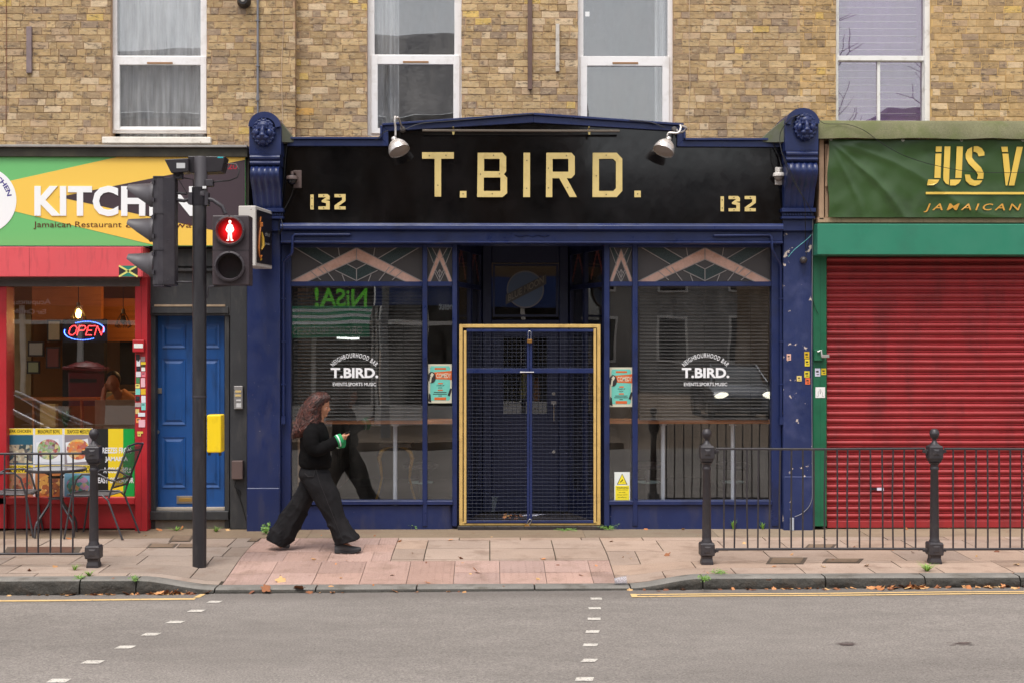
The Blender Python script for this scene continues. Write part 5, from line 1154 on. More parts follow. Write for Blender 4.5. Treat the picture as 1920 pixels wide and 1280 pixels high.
for a,b in ((304,348),(368,412)):
    for c_,d in ((608,652),(672,795),(818,913)):
        m=MB(); x0,x1,z0,z1=X(a,YD),X(b,YD),Z(d,YD,(a+b)/2),Z(c_,YD,(a+b)/2); w=.025
        o_=[(x0,z0),(x1,z0),(x1,z1),(x0,z1)]; i_=[(x0+w,z0+w),(x1-w,z0+w),(x1-w,z1-w),(x0+w,z1-w)]; i2=[(x0+2*w,z0+2*w),(x1-2*w,z0+2*w),(x1-2*w,z1-2*w),(x0+2*w,z1-2*w)]
        vs=[(x,YD-.010,z) for x,z in o_]+[(x,YD-.0015,z) for x,z in i_]+[(x,YD-.011,z) for x,z in i2]+[(x,YD+.001,z) for x,z in o_]
        fs=[(k,(k+1)%4,4+(k+1)%4,4+k) for k in range(4)]+[(4+k,4+(k+1)%4,8+(k+1)%4,8+k) for k in range(4)]+[(8,9,10,11)]+[(12+k,12+(k+1)%4,(k+1)%4,k) for k in range(4)]
        m.add(vs,fs); obj('door_panel',m,M_db,lf)
m=MB(); m.pbox(331,364,929,943,YD-.012,YD); m.pbox(335,360,932.5,939.5,YD-.014,YD-.011,1); obj('letter_box',m,[flat('dull_chrome',(150,140,130),.4,.7),flat('brass_flap',(176,140,80),.4,.6)],lf,bevel=.002)
m=MB(); q=P(296,809,YD); m.lathe(q.x,q.z,[(.001,YD-.035),(.018,YD-.035),(.022,YD-.02),(.012,YD-.012),(.02,YD)],16,axis='y'); obj('knob',m,flat('steel_knob',(170,166,160),.3,.8),lf,smooth=40)
m=MB(); m.pbox(292,303,727,737,YD-.014,YD); obj('lock',m,flat('steel_lock',(160,150,140),.35,.7),lf,bevel=.002)
m=MB(); m.pbox(284,428,951,958,-.10,-.02,0); m.pbox(281,428,958,974,-.2,-.02,1); m.pbox(287,424,974,992,-.15,-.02,2); obj('threshold',m,[pm('pale_sill',(170,158,144),.7,bump=.2),M_dkw,pm('grey_step',(120,112,104),.9,var=.2,vs=6,bump=.5)],dz,bevel=.004)
c=P(447,744,-.225); t=thing('entry_phone','silver entry phone panel with buttons on the black pilaster','intercom',c)
m=MB(); m.pbox(438.5,455,723,766,-.255,-.22); obj('panel',m,flat('brushed_steel',(168,164,162),.35,.6),t,bevel=.003)
m=MB()
for a,b in ((731,735),(738.5,742.5)): m.pbox(441,452,a,b,-.259,-.254)
obj('name_plates',m,flat('amber_plate',(206,180,120),.4),t)
m=MB(); m.pbox(443,452,748,751,-.258,-.254); m.pbox(443,452,755,763,-.257,-.254); obj('buttons',m,flat('pale_button',(206,204,202),.4),t)
m=MB(); m.pbox(434,455,863,898,-.29,-.22); o=obj('meter_box',m,pm('brown_plastic',(98,80,76),.5,var=.1,bump=.1),loc=P(444,898,-.22),bevel=.008,seg=2); tag(o,'small brown plastic box low on the black pilaster beside the blue door','box')
cable([(444,899,-.24),(440,912,-.24),(450,920,-.235),(447,928,-.235),(443,915,-.24),(455,950,-.235),(461,975,-.235)],-.22,.004,'cable','tangled black cable below the brown box',M_cb)
# hanging lightbox sign: projects from the pilaster, face turned to the right
t=thing('hanging_sign','white edged black box sign jutting over the pavement with an orange brush stroke','sign',(X(490,-.6),-.6,Z(450,-.6)))
A=P(479,385,-1.02); 
xL,zT,zB=A.x,Z(386,-1.0,478),Z(499,-1.0,478)
# box: front-left vertical edge at px 478; face runs back to the right
F0=Vector((X(479,-1.0),-1.0)); F1=Vector((X(510,-.42),-.42)); dd=(F1-F0).normalized(); nn=Vector((dd.y,-dd.x)); th=.17
B0=F0-nn*th; B1=F1-nn*th
def pr(m,pts,z0,z1,mi=0):
    n=len(pts); 
    if sum(pts[i][0]*pts[(i+1)%n][1]-pts[(i+1)%n][0]*pts[i][1] for i in range(n))<0: pts=pts[::-1]
    m.add([(p[0],p[1],z0) for p in pts]+[(p[0],p[1],z1) for p in pts],[tuple(range(n))[::-1],tuple(range(n,2*n))]+[(i,(i+1)%n,(i+1)%n+n,i+n) for i in range(n)],mi)
m=MB(); pr(m,[F0,F1,B1,B0],zB,zT); obj('case',m,pm('white_sign_case',(196,190,184),.5,var=.06,chip=(120,96,80),c0=.68,cs=16,bump=.1),t,bevel=.006)
e=nn*.006; m=MB(); f0=F0+dd*.035+nn*.001; f1=F1-dd*.03+nn*.001; pr(m,[f0,f1,f1+e,f0+e],zB+.035,zT-.035); fc=obj('face',m,flat('sign_face_black',(34,30,34),.3),t)
W_=(f1-f0).length
def onface(u,v,o=.008): p=f0+(f1-f0)*u+nn*o; return (p.x,p.y,zB+.035+(zT-zB-.07)*v)
def ftube(m,pts,r): m.tube([onface(*p) for p in pts],r,6)
m=MB(); ftube(m,[(.22,.88),(.18,.78)],.008); ftube(m,[(.20,.77),(.22,.70)],.026); ftube(m,[(.2,.7),(.13,.5),(.09,.28),(.13,.14),(.2,.10),(.27,.15)],.010)
obj('orange_stroke',m,flat('stroke_orange',(206,120,50),.5),t,smooth=60)
m=MB(); ftube(m,[(.30,.60),(.34,.48),(.36,.34),(.28,.26)],[.006,.02,.02,.008]); ftube(m,[(.2,.06),(.26,.08)],.01); obj('yellow_stroke',m,flat('stroke_yellow',(214,168,50),.5),t,smooth=60)
def facetext(s,u0,u1,v0,v1):
    a=text(s,0,1,0,1,0,.001,.01,shear=.3); r=MB(); r.merge(a,lambda p:onface(u0+(u1-u0)*p.x,v0+(v1-v0)*p.z)); return r
m=facetext('third',.52,.86,.54,.62); m.merge(facetext('garden',.50,.86,.36,.43)); obj('lettering',m,flat('sign_script_white',(200,200,200),.5),t)
m=MB(); m.tube([(B1.x,B1.y+.03,(zT+zB)/2+.2),(B1.x-.02,-.2,(zT+zB)/2+.2)],.014,8); m.tube([(B1.x,B1.y+.03,zB+.1),(B1.x-.02,-.2,zB+.1)],.014,8); obj('bracket',m,M_dkw,t)
# ================= right shop =================
GRN=(24,112,80)
M_grn=pm('green_metal_box',(46,124,98),.42,var=.05,vs=1.5,dirt=(40,96,76),da=.3,ds=3,bump=.05)
M_grnp=pm('green_post_paint',(26,98,68),.45,var=.1,vs=3,dirt=(22,70,52),da=.4,ds=5,bump=.2,chip=(120,150,130),c0=.74,cs=18)
sh=thing('shutter_shopfront','closed shopfront with green shutter box and red roller shutter at the right','shopfront',(X(1720,-.3),-.3,0))
YH=-.55
m=MB(); m.prismx([(YH,Z(420,YH,1700)),(YH,Z(478,YH,1700)),(-.1,Z(478,YH,1700)),(-.1,Z(420,YH,1700)+.02)],X(1533,YH),X(2300,YH)); obj('shutter_box',m,M_grn,sh,bevel=.006)
m=MB(); m.pbox(1524.5,1550,478,986,-.32,-.05); obj('guide_post',m,M_grnp,sh,bevel=.004)
m=MB(); x=X(1538,-.32); m.box(x-.001,x+.001,-.3208,-.32,.02,Z(480,-.32)); obj('guide_seam',m,flat('seam_green',(14,50,36)),sh)
m=MB(); m.pbox(1519,1525,433,986,-.28,-.02); obj('gap_strip',m,flat('gap_dark',(16,18,18)),sh)
Yt=-.24; xa,xb=X(1550,Yt),X(2300,Yt); zb_,zt_=Z(975,Yt,1700),Z(478,Yt,1700); pitch=.0755; m=MB(); z=zb_; prof=[]
while z<zt_:
    prof+=[(Yt+.014,z),(Yt-.003,z+.003),(Yt-.003,z+.007),(Yt+.010,z+.016),(Yt+.010,z+.021)]
    for k in range(1,9): a=pi*k/9; prof.append((Yt+.010-.026*sin(a)**.75,z+.021+(pitch-.021)*k/9))
    z+=pitch
n=len(prof); nxs=90; vs=[]
for k in range(nxs+1):
    x=xa+(xb-xa)*k/nxs
    for y,z in prof: vs.append((x,y+.007*noise.noise(Vector((x*1.3,z*2.2,5)))+.004*noise.noise(Vector((x*4,z*9,2))),z+.0035*noise.noise(Vector((x*.9,round(z/pitch)*.7,1)))))
m.add(vs,[(k*n+i,(k+1)*n+i,(k+1)*n+i+1,k*n+i+1) for k in range(nxs) for i in range(n-1)])
M_shut=pm('red_shutter_paint',(156,44,48),.42,var=.10,vs=1.6,dirt=(98,40,42),da=.6,ds=2.6,dst=(2.2,1,.7),d0=.46,d1=.72,bump=.08,bs=30,rv=.1,chip=(214,150,150),c0=.76,cs=16)
obj('roller_shutter',m,M_shut,sh,smooth=50)
m=MB(); m.box(xa,xb,Yt-.03,Yt+.01,Z(988,Yt,1700),zb_+.001); obj('bottom_rail',m,M_shut,sh,bevel=.005)
m=MB(); m.pbox(1550,2300,485,990,-.18,-.1); obj('backing',m,flat('backing_dark',(20,14,14)),sh)
q=P(1646,916,Yt-.02); m=MB(); m.box(q.x-.075,q.x-.01,Yt-.022,Yt-.015,q.z-.012,q.z+.012,0); m.box(q.x-.01,q.x+.06,Yt-.024,Yt-.017,q.z-.015,q.z+.014,1); o=obj('shutter_label',m,[flat('label_black',(24,20,24)),flat('label_white',(214,206,226))],loc=q); tag(o,'small black and white label stuck on the red shutter','label')
# banner
bn_=thing('shop_banner','creased dark green banner with yellow stencil lettering over the right shop','banner',(X(1740,-.45),-.45,Z(335,-.45,1740)))
YV=-.5
def bf(u,v,x,z):
    # tension folds fanning out from the top-left eyelet plus sag between eyelets
    d=0; px=u*4.1; pz=(1-v)*.8
    r=sqrt(px*px+pz*pz); a=math.atan2(pz,px+1e-6)
    d+=.022*(1-abs(sin(a*8+.5*sin(r*3))))**2*math.exp(-((a-.75)/.5)**2)*min(1,r*1.6)*math.exp(-r*.35)
    d+=.010*abs(sin(px*pi/.60))*math.exp(-pz*5.5)*sin(pz*20+px)
    d+=.006*noise.noise(Vector((px*2,pz*2,3)))+.006*noise.noise(Vector((px*5+pz*4,pz*4-px*2,9)))
    return d
m=MB(); x0,x1=X(1553,YV),X(2300,YV); z0,z1=Z(408,YV,1700),Z(261,YV,1700); nx,nz_=240,50; vs=[];fs=[]
for j in range(nz_+1):
    for i in range(nx+1):
        u,v=i/nx,j/nz_; x=x0+(x1-x0)*u; z=z0+(z1-z0)*v; vs.append((x+(.01*sin(v*9) if i==0 else 0),YV-bf(u,v,x,z)*1.5,z-(.008*abs(sin((x-x0)*pi/.6)) if j==nz_ else 0)))
for j in range(nz_):
    for i in range(nx): a=j*(nx+1)+i; fs.append((a,a+1,a+nx+2,a+nx+1))
m.add(vs,fs); obj('cloth',m,pm('green_banner_vinyl',(54,80,40),.38,var=.07,vs=3,dirt=(40,54,30),da=.45,ds=3,bump=.1,bs=60),bn_,smooth=180)
M_bl=flat('banner_yellow',(226,190,84),.45)
def conf(mb_):   # drape letters on the cloth
    r=MB()
    def fn(p):
        u=(p.x-x0)/(x1-x0); v=(p.z-z0)/(z1-z0); return (p.x,YV-bf(u,v,p.x,p.z)*1.5-.013+(p.y-YV)*.3,p.z)
    r.merge(mb_,fn); return r
T8=lambda pts:[(X(1720+a/8,YV),Z(255+b/8,YV,1720+a/8)) for a,b in pts]
def arcp(cx,cy,rx,ry,a0,a1,n=8): return [(cx+rx*cos(radians(a0+(a1-a0)*k/n)),cy+ry*sin(radians(a0+(a1-a0)*k/n))) for k in range(n+1)]
LT=[[(272,165),(360,165),(356,245),(270,245)],[(268,270),(355,270),(340,638),(245,638)],[(152,660),(325,660),(290,710),(230,745),(135,745)],
    [(400,165),(488,165),(465,738),(420,720),(385,670),(382,600)],[(582,165),(676,165),(655,638),(562,638)],[(485,660),(650,660),(615,715),(560,750),(480,748)],
    [(818,168),(818,330),(850,380),(950,480),(990,560),(985,650),(890,650),(905,590),(870,530),(760,420),(722,340),(722,270),(750,205)],
    [(840,160),(900,160),(960,190),(1000,250),(1003,298),(915,312),(900,265),(870,245),(840,242)],
    [(705,585),(780,585),(800,640),(850,672),(975,672),(930,730),(860,755),(780,735),(720,680)],
    [(1248,170),(1342,170),(1352,248),(1262,248)],[(1268,272),(1358,272),(1388,550),(1345,748),(1320,748)],[(1480,170),(1575,170),(1450,748),(1366,748)],
    [(1620,170),(1720,170),(1720,748),(1620,748)],[(1740,170),(1900,170),(1900,240),(1740,240)]]
m=MB()
for lp in LT: m.merge(conf(shape([T8(lp)],YV,.001)))
obj('lettering',m,M_bl,bn_)
m=MB(); n=30
for i in range(n): a=120+i*60; m.merge(conf(shape([T8([(a,845),(a+60,846),(a+60,881),(a,880)])],YV,.001)))
obj('underline',m,M_bl,bn_)
m=MB(); a_=T8([(90,1150),(1555,1020)]); m.merge(conf(text('JAMAICAN',a_[0][0],a_[1][0],a_[0][1],a_[1][1],YV,.001,.008,shear=.25,spacing=1.4))); obj('small_lettering',m,flat('banner_amber',(206,150,60),.45),bn_)
for px in (1558,1693,1803,1918):
    m=MB(); q=P(px,261 if px==1558 else 263,YV-.012); m.merge(shape([[(q.x+.016*cos(k*pi/8),q.z+.016*sin(k*pi/8)) for k in range(16)],[(q.x+.007*cos(k*pi/8),q.z+.007*sin(k*pi/8)) for k in range(16)]],q.y,.003)); obj('eyelet',m,flat('eyelet_metal',(190,186,170),.3,.7),bn_)
m=MB(); nx=70; vs=[];fs=[]; xx0,xx1=X(1527,-.45),X(2300,-.45); zA,zB2=Z(233.5,-.1,1700),Z(259,-.56,1700)
for i in range(nx+1):
    x=xx0+(xx1-xx0)*i/nx; w=.006*noise.noise(Vector((x*3,1,2)))+.004*sin(x*9)
    for k,(y,z) in enumerate(((-.03,zA),(-.25,zA-.006),(-.48,zA-.022),(-.545,zA-.06),(-.565,zB2-.006))): vs.append((x,y-w*(k>2),z+w*(k in (3,4))))
for i in range(nx):
    for k in range(4): a=i*5+k; fs.append((a,a+1,a+6,a+5))
m.add(vs,fs); obj('felt_top',m,pm('mossy_felt',(110,108,80),.95,var=.2,vs=3,dirt=(92,98,58),da=.7,ds=4,d0=.45,d1=.6,bump=.8,bs=60,grain=90),bn_,smooth=60)
M_bt=pm('raw_wood_batten',(176,144,116),.8,var=.15,vs=4,dirt=(130,100,80),da=.5,ds=6,dst=(6,1,.6),bump=.4)
m=MB(); m.pbox(1536,1545,262,412,-.46,-.1); m.pbox(1547,1553,270,408,-.44,-.1); m.prism([(X(1547,-.47),Z(350,-.47,1547)),(X(1551,-.47),Z(350,-.47,1547)),(X(1556,-.47),Z(272,-.47,1547)),(X(1552,-.47),Z(272,-.47,1547))],-.48,-.465); m.pbox(1534,2300,409,418,-.46,-.1); m.pbox(1553,2300,262,409,-.42,-.1); obj('batten_frame',m,M_bt,bn_,bevel=.003)
cable([(1534,222,-.6),(1545,232,-.58),(1570,233,-.56),(1590,234,-.57),(1620,245,-.58),(1655,270,-.56),(1700,294,-.56),(1760,312,-.56),(1830,323,-.56),(1935,324,-.56)],YV,.003,'cable','thin black cable sagging across the green banner',M_cb)
cable([(1527,425,-.35),(1522,470,-.34),(1524,560,-.34),(1535,590,-.34)],-.3,.003,'cable','dark cable end hanging on the green post',M_cb)
cable([(1524,400,-.4),(1523,520,-.36),(1522,700,-.36),(1523,900,-.36),(1521,940,-.36),(1506,960,-.36),(1490,968,-.38)],-.3,.004,'cable','thin cable running down the edge of the peeling pilaster to the floor conduit',M_grey)
cable([(1522,440,-.40),(1512,450,-.40),(1490,468,-.38),(1478,482,-.36)],-.35,.003,'cable','turquoise string tied across the top of the peeling pilaster',flat('turquoise_string',(110,190,190),.6))
m=MB(); c=P(1506,488,-.36); m.ell((c.x,-.37,c.z),(.038,.045,.036),16,10); o=obj('round_lamp',m,flat('dark_bulkhead',(70,64,64),.4),loc=(c.x,-.34,c.z),smooth=60); tag(o,'small round dark sensor on the peeling pilaster','sensor')
m=MB(); c=P(1485,980,-.37); m.tube([(c.x,-.37,-.0),(c.x,-.37,Z(970,-.37,1485))],.021,12); o=obj('conduit_stub',m,flat('pale_grey_plastic',(180,186,196),.5),loc=(c.x,-.37,0),smooth=40); tag(o,'short pale grey plastic pipe stub at the foot of the peeling pilaster','pipe')
# shutter lock box and padlock
m=MB(); m.pbox(1527,1545,655,676,-.36,-.32); o=obj('lock_box',m,M_grnp,loc=P(1536,676,-.32),bevel=.005); tag(o,'small green lock box on the green post','box')
t=thing('shutter_padlock','bright steel padlock and hasp on the green lock box','padlock',P(1545,668,-.38)); m=MB(); a=P(1540,668,-.385); m.box(a.x,a.x+.08,-.40,-.37,a.z-.012,a.z+.018); obj('body',m,flat('pale_steel2',(190,184,180),.35,.6),t,bevel=.003)
m=MB(); m.tube([P(1533,659,-.375),P(1540,656,-.375),P(1541,668,-.38)],.008,6); obj('hasp',m,flat('pale_steel3',(206,204,200),.4,.5),t)
for a,b,c_,d,col,lb,y in [(1475,1483,663,675,(226,180,160),'pink and black sticker alone at mid height on the peeling pilaster',-.333),(1508,1517.5,659,672,(206,170,30),'black and yellow sticker, topmost of the four on the peeling pilaster',-.333),(1509,1518,673,686,(228,204,50),'plain yellow sticker, second from the top on the peeling pilaster',-.333),(1508,1518,695,707,(216,196,50),'yellow sticker with a green print, third down on the peeling pilaster',-.333),(1510,1519,708,720,(232,110,60),'orange sticker, lowest of the four on the peeling pilaster',-.333),(1494,1503,704,714,(232,206,120),'torn pale yellow sticker left of the others on the peeling pilaster',-.333),
   (1528,1538,690,705,(206,206,222),'lilac and white sticker on the green post',-.323),(1540,1549,690,702,(216,190,40),'yellow and dark sticker beside the lilac one on the green post',-.323),(1529,1547,725,745,(232,232,230),'white sticker with praying hands drawing on the green post',-.323)]:
    m=MB(); x0,x1=X(a,y),X(b,y); z0,z1=Z(d,y,a),Z(c_,y,a); m.box(x0,x1,y-.001,y,z0,z1,0); w,h=x1-x0,z1-z0
    if b-a>15:
        for s_ in (-1,1): 
            cx=(x0+x1)/2; m.tube([(cx+s_*.036,y-.0015,z0+.022),(cx+s_*.034,y-.0015,z0+.012),(cx+s_*.02,y-.0015,z0+.016),(cx+s_*.022,y-.0015,z0+.05),(cx+s_*.002,y-.0015,z0+.09),(cx+s_*.001,y-.0015,z0+.04)],.0012,4,1)
    else: m.box(x0+w*.2,x1-w*.3,y-.0018,y-.0011,z0+h*.5,z0+h*.72,1); m.box(x0+w*.3,x1-w*.2,y-.0018,y-.0011,z0+h*.2,z0+h*.3,1)
    o=obj('sticker',m,[flat('st',col,.5),flat('st_print',(50,46,40),.5)],loc=(x0,y,z0)); tag(o,lb,'sticker')
# ================= street furniture =================
M_pole=pm('black_pole_paint',(40,38,42),.45,var=.12,vs=5,dirt=(74,70,70),da=.35,ds=5,dst=(3,3,.5),chip=(140,136,132),c0=.745,cs=26,bump=.25,bs=45)
M_hd=pm('black_signal_plastic',(52,48,54),.5,var=.08,vs=5,dirt=(84,80,82),da=.3,ds=6,bump=.12,bs=60)
gp=GG(373.5,1061); YPL=gp.y; tl=thing('traffic_light','black traffic light pole with vehicle signals facing left and a lit red pedestrian signal','traffic light',gp)
zp=lambda py,px=375:Z(py,YPL,px); cx=X(374,YPL); 
m=MB(); m.lathe(cx,YPL,[(.001,gp.z-.02),(.061,gp.z-.02),(.061,zp(372)),(.001,zp(372))],28); obj('pole',m,M_pole,tl,smooth=40)
cxt=X(376.5,YPL); m=MB(); m.lathe(cxt,YPL,[(.001,zp(368)),(.064,zp(368)),(.064,zp(361)),(.058,zp(358)),(.058,zp(297)),(.052,zp(294)),(.001,zp(293.5))],24); obj('pole_cap',m,pm('grey_black_cap',(66,62,66),.5,var=.08,bump=.05),tl,smooth=40)
m=MB(); a=P(383,352,YPL-.06); m.box(a.x-.015,a.x+.017,YPL-.064,YPL-.055,a.z-.01,a.z+.012); obj('tape_patch',m,flat('white_tape',(220,220,220)),tl)
m=MB(); m.lathe(cx,YPL,[(.063,zp(741)),(.065,zp(743)),(.063,zp(745))],24); obj('joint_ring',m,M_hd,tl,smooth=40); m=MB(); m.lathe(cx,YPL,[(.066,zp(385)),(.066,zp(352)),(.066,zp(385))],24); obj('clamp_band',m,M_hd,tl,smooth=40)
# vehicle signal head (faces left, seen from its side)
Yv=YPL+.0; hx0,hx1=X(292,Yv),X(331,Yv); 
m=MB(); oct_=lambda x0,x1,y0,y1,c:[(x0,y0+c),(x0+c,y0),(x1-c,y0),(x1,y0+c),(x1,y1-c),(x1-c,y1),(x0+c,y1),(x0,y1-c)]
pr(m,[(hx0,Yv-.12),(hx0+.05,Yv-.14),(hx1-.09,Yv-.14),(hx1-.0,Yv-.07),(hx1,Yv+.07),(hx1-.09,Yv+.14),(hx0+.05,Yv+.14),(hx0,Yv+.12)],Z(536,Yv,310),Z(335,Yv,310))
vh=obj('vehicle_signal_head',m,M_hd,tl,bevel=.008,seg=2)
m=MB(); 
for py in (335,402.5,470,537): z=Z(py,Yv,310); m.box(hx0+.01,hx1-.08,Yv-.1445,Yv+.1445,z-.005,z+.005)
for py in (345,378,410,445,478,512): z=Z(py,Yv,295); m.box(hx0-.0,hx0+.02,Yv-.155,Yv-.13,z-.018,z+.018)
for py in (377,451,525): q=P(315,py,Yv-.14); m.ell((q.x,Yv-.142,q.z),(.007,.007,.007),8,5)
obj('case_seams',m,M_hd,vh)
M_visor=pm('visor_grey_black',(74,70,74),.5,var=.05,bump=.05)
for k,py in enumerate((369,434,499)):
    zc_=Z(py,Yv,285); r=.125; m=MB(); n=20
    def vring(x,a0,a1,rr,dz=0): return [(x,Yv+rr*cos(radians(a0+(a1-a0)*i/n)),zc_+dz+rr*sin(radians(a0+(a1-a0)*i/n))) for i in range(n+1)]
    xs_=[(hx0-.0,-50,230,.132),(hx0-.03,-50,230,.132),(hx0-.045,-45,225,.118),(hx0-.14,-8,188,.112),(hx0-.235,32,148,.108)]
    rings=[vring(*q) for q in xs_]; ringi=[vring(q[0]+.002,q[1],q[2],q[3]-.006) for q in xs_][::-1]
    m.loft(rings+ringi,caps=False,closed=False); obj('visor',m,M_visor,vh,smooth=50)
    m=MB(); m.lathe(Yv,zc_,[(.001,hx0-.012),(.09,hx0-.008),(.10,hx0-.001),(.001,hx0)],20,axis='x'); obj('lens',m,flat(('lens_red','lens_amber','lens_green')[k],((90,20,20),(110,70,20),(20,70,50))[k],.15),vh,smooth=40)
# arms holding the heads
m=MB(); m.tube([(hx1-.02,Yv,Z(375,Yv,340)),(X(345,Yv),Yv-.0,Z(377,Yv,340)),(cx-.03,Yv,Z(370,Yv,350))],.016,10); m.tube([(hx1-.02,Yv,Z(362,Yv,340)),(X(350,Yv),Yv,Z(364,Yv,340))],.012,8); m.box(cx-.09,cx-.055,Yv-.05,Yv+.05,zp(384),zp(362)); m.box(cx+.055,cx+.085,Yv-.05,Yv+.05,zp(386),zp(362)); m.tube([(cx+.05,Yv-.02,zp(373)),(X(400,Yv),Yv-.03,zp(376)),(X(418,Yv),Yv-.03,zp(388)),(X(424,Yv),Yv-.03,zp(402))],.019,10)
m.tube([(hx1-.04,Yv,Z(529,Yv,340)),(X(362,Yv),Yv,Z(529,Yv,340)),(X(364,Yv),Yv,Z(560,Yv,340))],.01,8); m.tube([(X(440,Yv),Yv,Z(534,Yv,400)),(X(391,Yv),Yv,Z(538,Yv,400)),(X(388,Yv),Yv,Z(560,Yv,400))],.01,8)
obj('mounting_arm',m,M_hd,tl,smooth=50)
# pedestrian head
Yh=YPL-.06; m=MB(); rot_=lambda px,py,y:P(px,py,y)
x0,x1=X(398,Yh),X(467,Yh); z0,z1=Z(535,Yh,432),Z(404,Yh,432); m.box(x0,x1,Yh,Yh+.2,z0,z1); ph=obj('pedestrian_signal_head',m,pm('signal_face_brown_black',(64,54,58),.45,var=.06,bump=.08),tl,bevel=.01,seg=2)
m=MB(); m.box(x0,x1,Yh-.0012,Yh,Z(469.5,Yh,432)-.002,Z(469.5,Yh,432)+.002); obj('case_seam',m,flat('seam_black',(20,18,20)),ph)
def lensm(py,lit):
    c=P(431.5,py,Yh); m=MB(); prof=[(.126,Yh+.0),(.126,Yh-.025),(.134,Yh-.028),(.134,Yh-.045),(.118,Yh-.05),(.110,Yh-.03),(.106,Yh-.002)]
    m.lathe(c.x,c.z,prof,40,axis='y')
    for a in (90,45,135,-45,-135,0,180): q=radians(a); m.ell((c.x+.128*cos(q),Yh-.045,c.z+.128*sin(q)),(.008,.008,.008),6,4)
    obj('lens_hood',m,pm('hood_black',(56,50,54),.4,bump=.05),ph,smooth=40)
    m=MB(); m.lathe(c.x,c.z,[(.001,Yh-.008),(.107,Yh-.006),(.107,Yh)],40,axis='y')
    if lit:
        mm,nt,b=newmat('red_signal_lens'); b.inputs['Base Color'].default_value=(.25,.005,.005,1); b.inputs['Roughness'].default_value=.15
        b.inputs['Emission Color'].default_value=(1,.01,.02,1); tc_=N(nt,'ShaderNodeTexCoord'); vm=N(nt,'ShaderNodeVectorMath',operation='DISTANCE'); nt.links.new(tc_.outputs['Object'],vm.inputs[0]); vm.inputs[1].default_value=tuple(Vector((c.x,Yh-.008,c.z))-Vector(gp)); nt.links.new(rng(nt,vm.outputs['Value'],.015,.085,.55,.02),b.inputs['Emission Strength'])
        obj('red_lens',m,mm,ph,smooth=60)
        k=.00485/1.0; mk=MB(); f=lambda pts:[(c.x+a*k*.86,c.z+b_*k*1.0) for a,b_ in pts]
        half=[(0,19),(2.0,18.6),(2.9,16.4),(2.3,14),(1.3,12.8),(1.3,12.0),(4.4,11.2),(5.8,9),(8.6,2.8),(8.4,.8),(5.2,-3.4),(4.2,-2.6),(6.0,1.6),(4.1,6.0),(3.5,-2),(4.2,-9),(4.4,-15.4),(7.2,-17.2),(7.0,-18.4),(2.0,-18.4),(1.6,-14),(.5,-3.5),(0,-3)]
        pts=half+[(-a,b_) for a,b_ in half[::-1]][1:-1]
        mk.merge(shape([f(pts)],Yh-.011,.003)); mm2=flat('glowing_figure',(255,214,200),.4,emit=1.5); obj('standing_figure',mk,mm2,ph)
        ld=bpy.data.lights.new('signal_light','POINT'); ld.energy=.35; ld.color=(1,.05,.05); ld.shadow_soft_size=.05; lo=bpy.data.objects.new('signal_light',ld); COL.objects.link(lo); lo.parent=ph; lo.location=Vector((c.x,Yh-.06,c.z))-Vector(gp)
    else: obj('dark_lens',m,flat('dark_lens',(26,20,22),.12),ph,smooth=60)
lensm(433,True); lensm(500,False)
# detectors on top
def det(px0,px1,py0,py1,y0,y1,tap,flip):
    m=MB(); xa,xb=X(px0,y0),X(px1,y0); za,zb=Z(py1,y0,px0),Z(py0,y0,px0); h=zb-za
    pts=[(xa,zb-h*.08),(xb,zb),(xb,za+h*.1),(xa+.06,za)] if not flip else [(xa,zb),(xb,zb-h*.02),(xb-.03,za+h*.1),(xa+.02,za)]
    m.prism(pts,y0,y1); return obj('vehicle_detector',m,pm('detector_black',(40,36,40),.4,bump=.05),tl,bevel=.006,seg=2)
det(308,353,297,325,YPL-.1,YPL+.08,0,False); d2=det(352,422,293,325,YPL-.02,YPL+.18,0,True)
m=MB(); a=P(331,306,YPL-.102); b=P(347,316,YPL-.102); m.box(a.x,b.x,YPL-.1035,YPL-.099,b.z,a.z); obj('label_plate',m,flat('label_grey',(190,190,190)),tl)
m=MB(); a=P(412,295.5,YPL-.025); m.box(a.x-.02,a.x+.03,YPL-.0215,YPL-.019,a.z-.006,a.z+.006); obj('blue_mark',m,flat('teal_mark',(40,170,180)),tl)
m=MB(); m.tube([P(422,307,YPL+.05),P(443,309,YPL+.03),P(449,320,YPL),P(445,333,YPL-.02),P(430,339,YPL-.03),P(405,341,YPL-.02),P(395,346,YPL)],.006,6); obj('cable_loop',m,M_cb,tl,smooth=60); m=MB(); m.tube([P(352,308,YPL-.05),P(345,322,YPL-.05),P(335,330,YPL-.05),P(318,335,YPL-.03)],.006,6); m.tube([P(335,337,YPL-.03),P(352,365,YPL-.02)],.004,6); m.tube([P(345,334,YPL-.01),P(362,337,YPL-.01),P(363,360,YPL-.01)],.005,6); obj('cable_loop',m,M_cb,tl,smooth=60)
m=MB(); a=P(393,344,YPL-.01); m.box(a.x-.03,a.x+.035,YPL-.05,YPL+.03,a.z-.03,a.z+.03); m.box(X(335,YPL)-.04,X(335,YPL)+.04,YPL-.05,YPL+.02,Z(337,YPL,335),Z(325,YPL,335)); obj('bracket',m,M_hd,tl,bevel=.004)
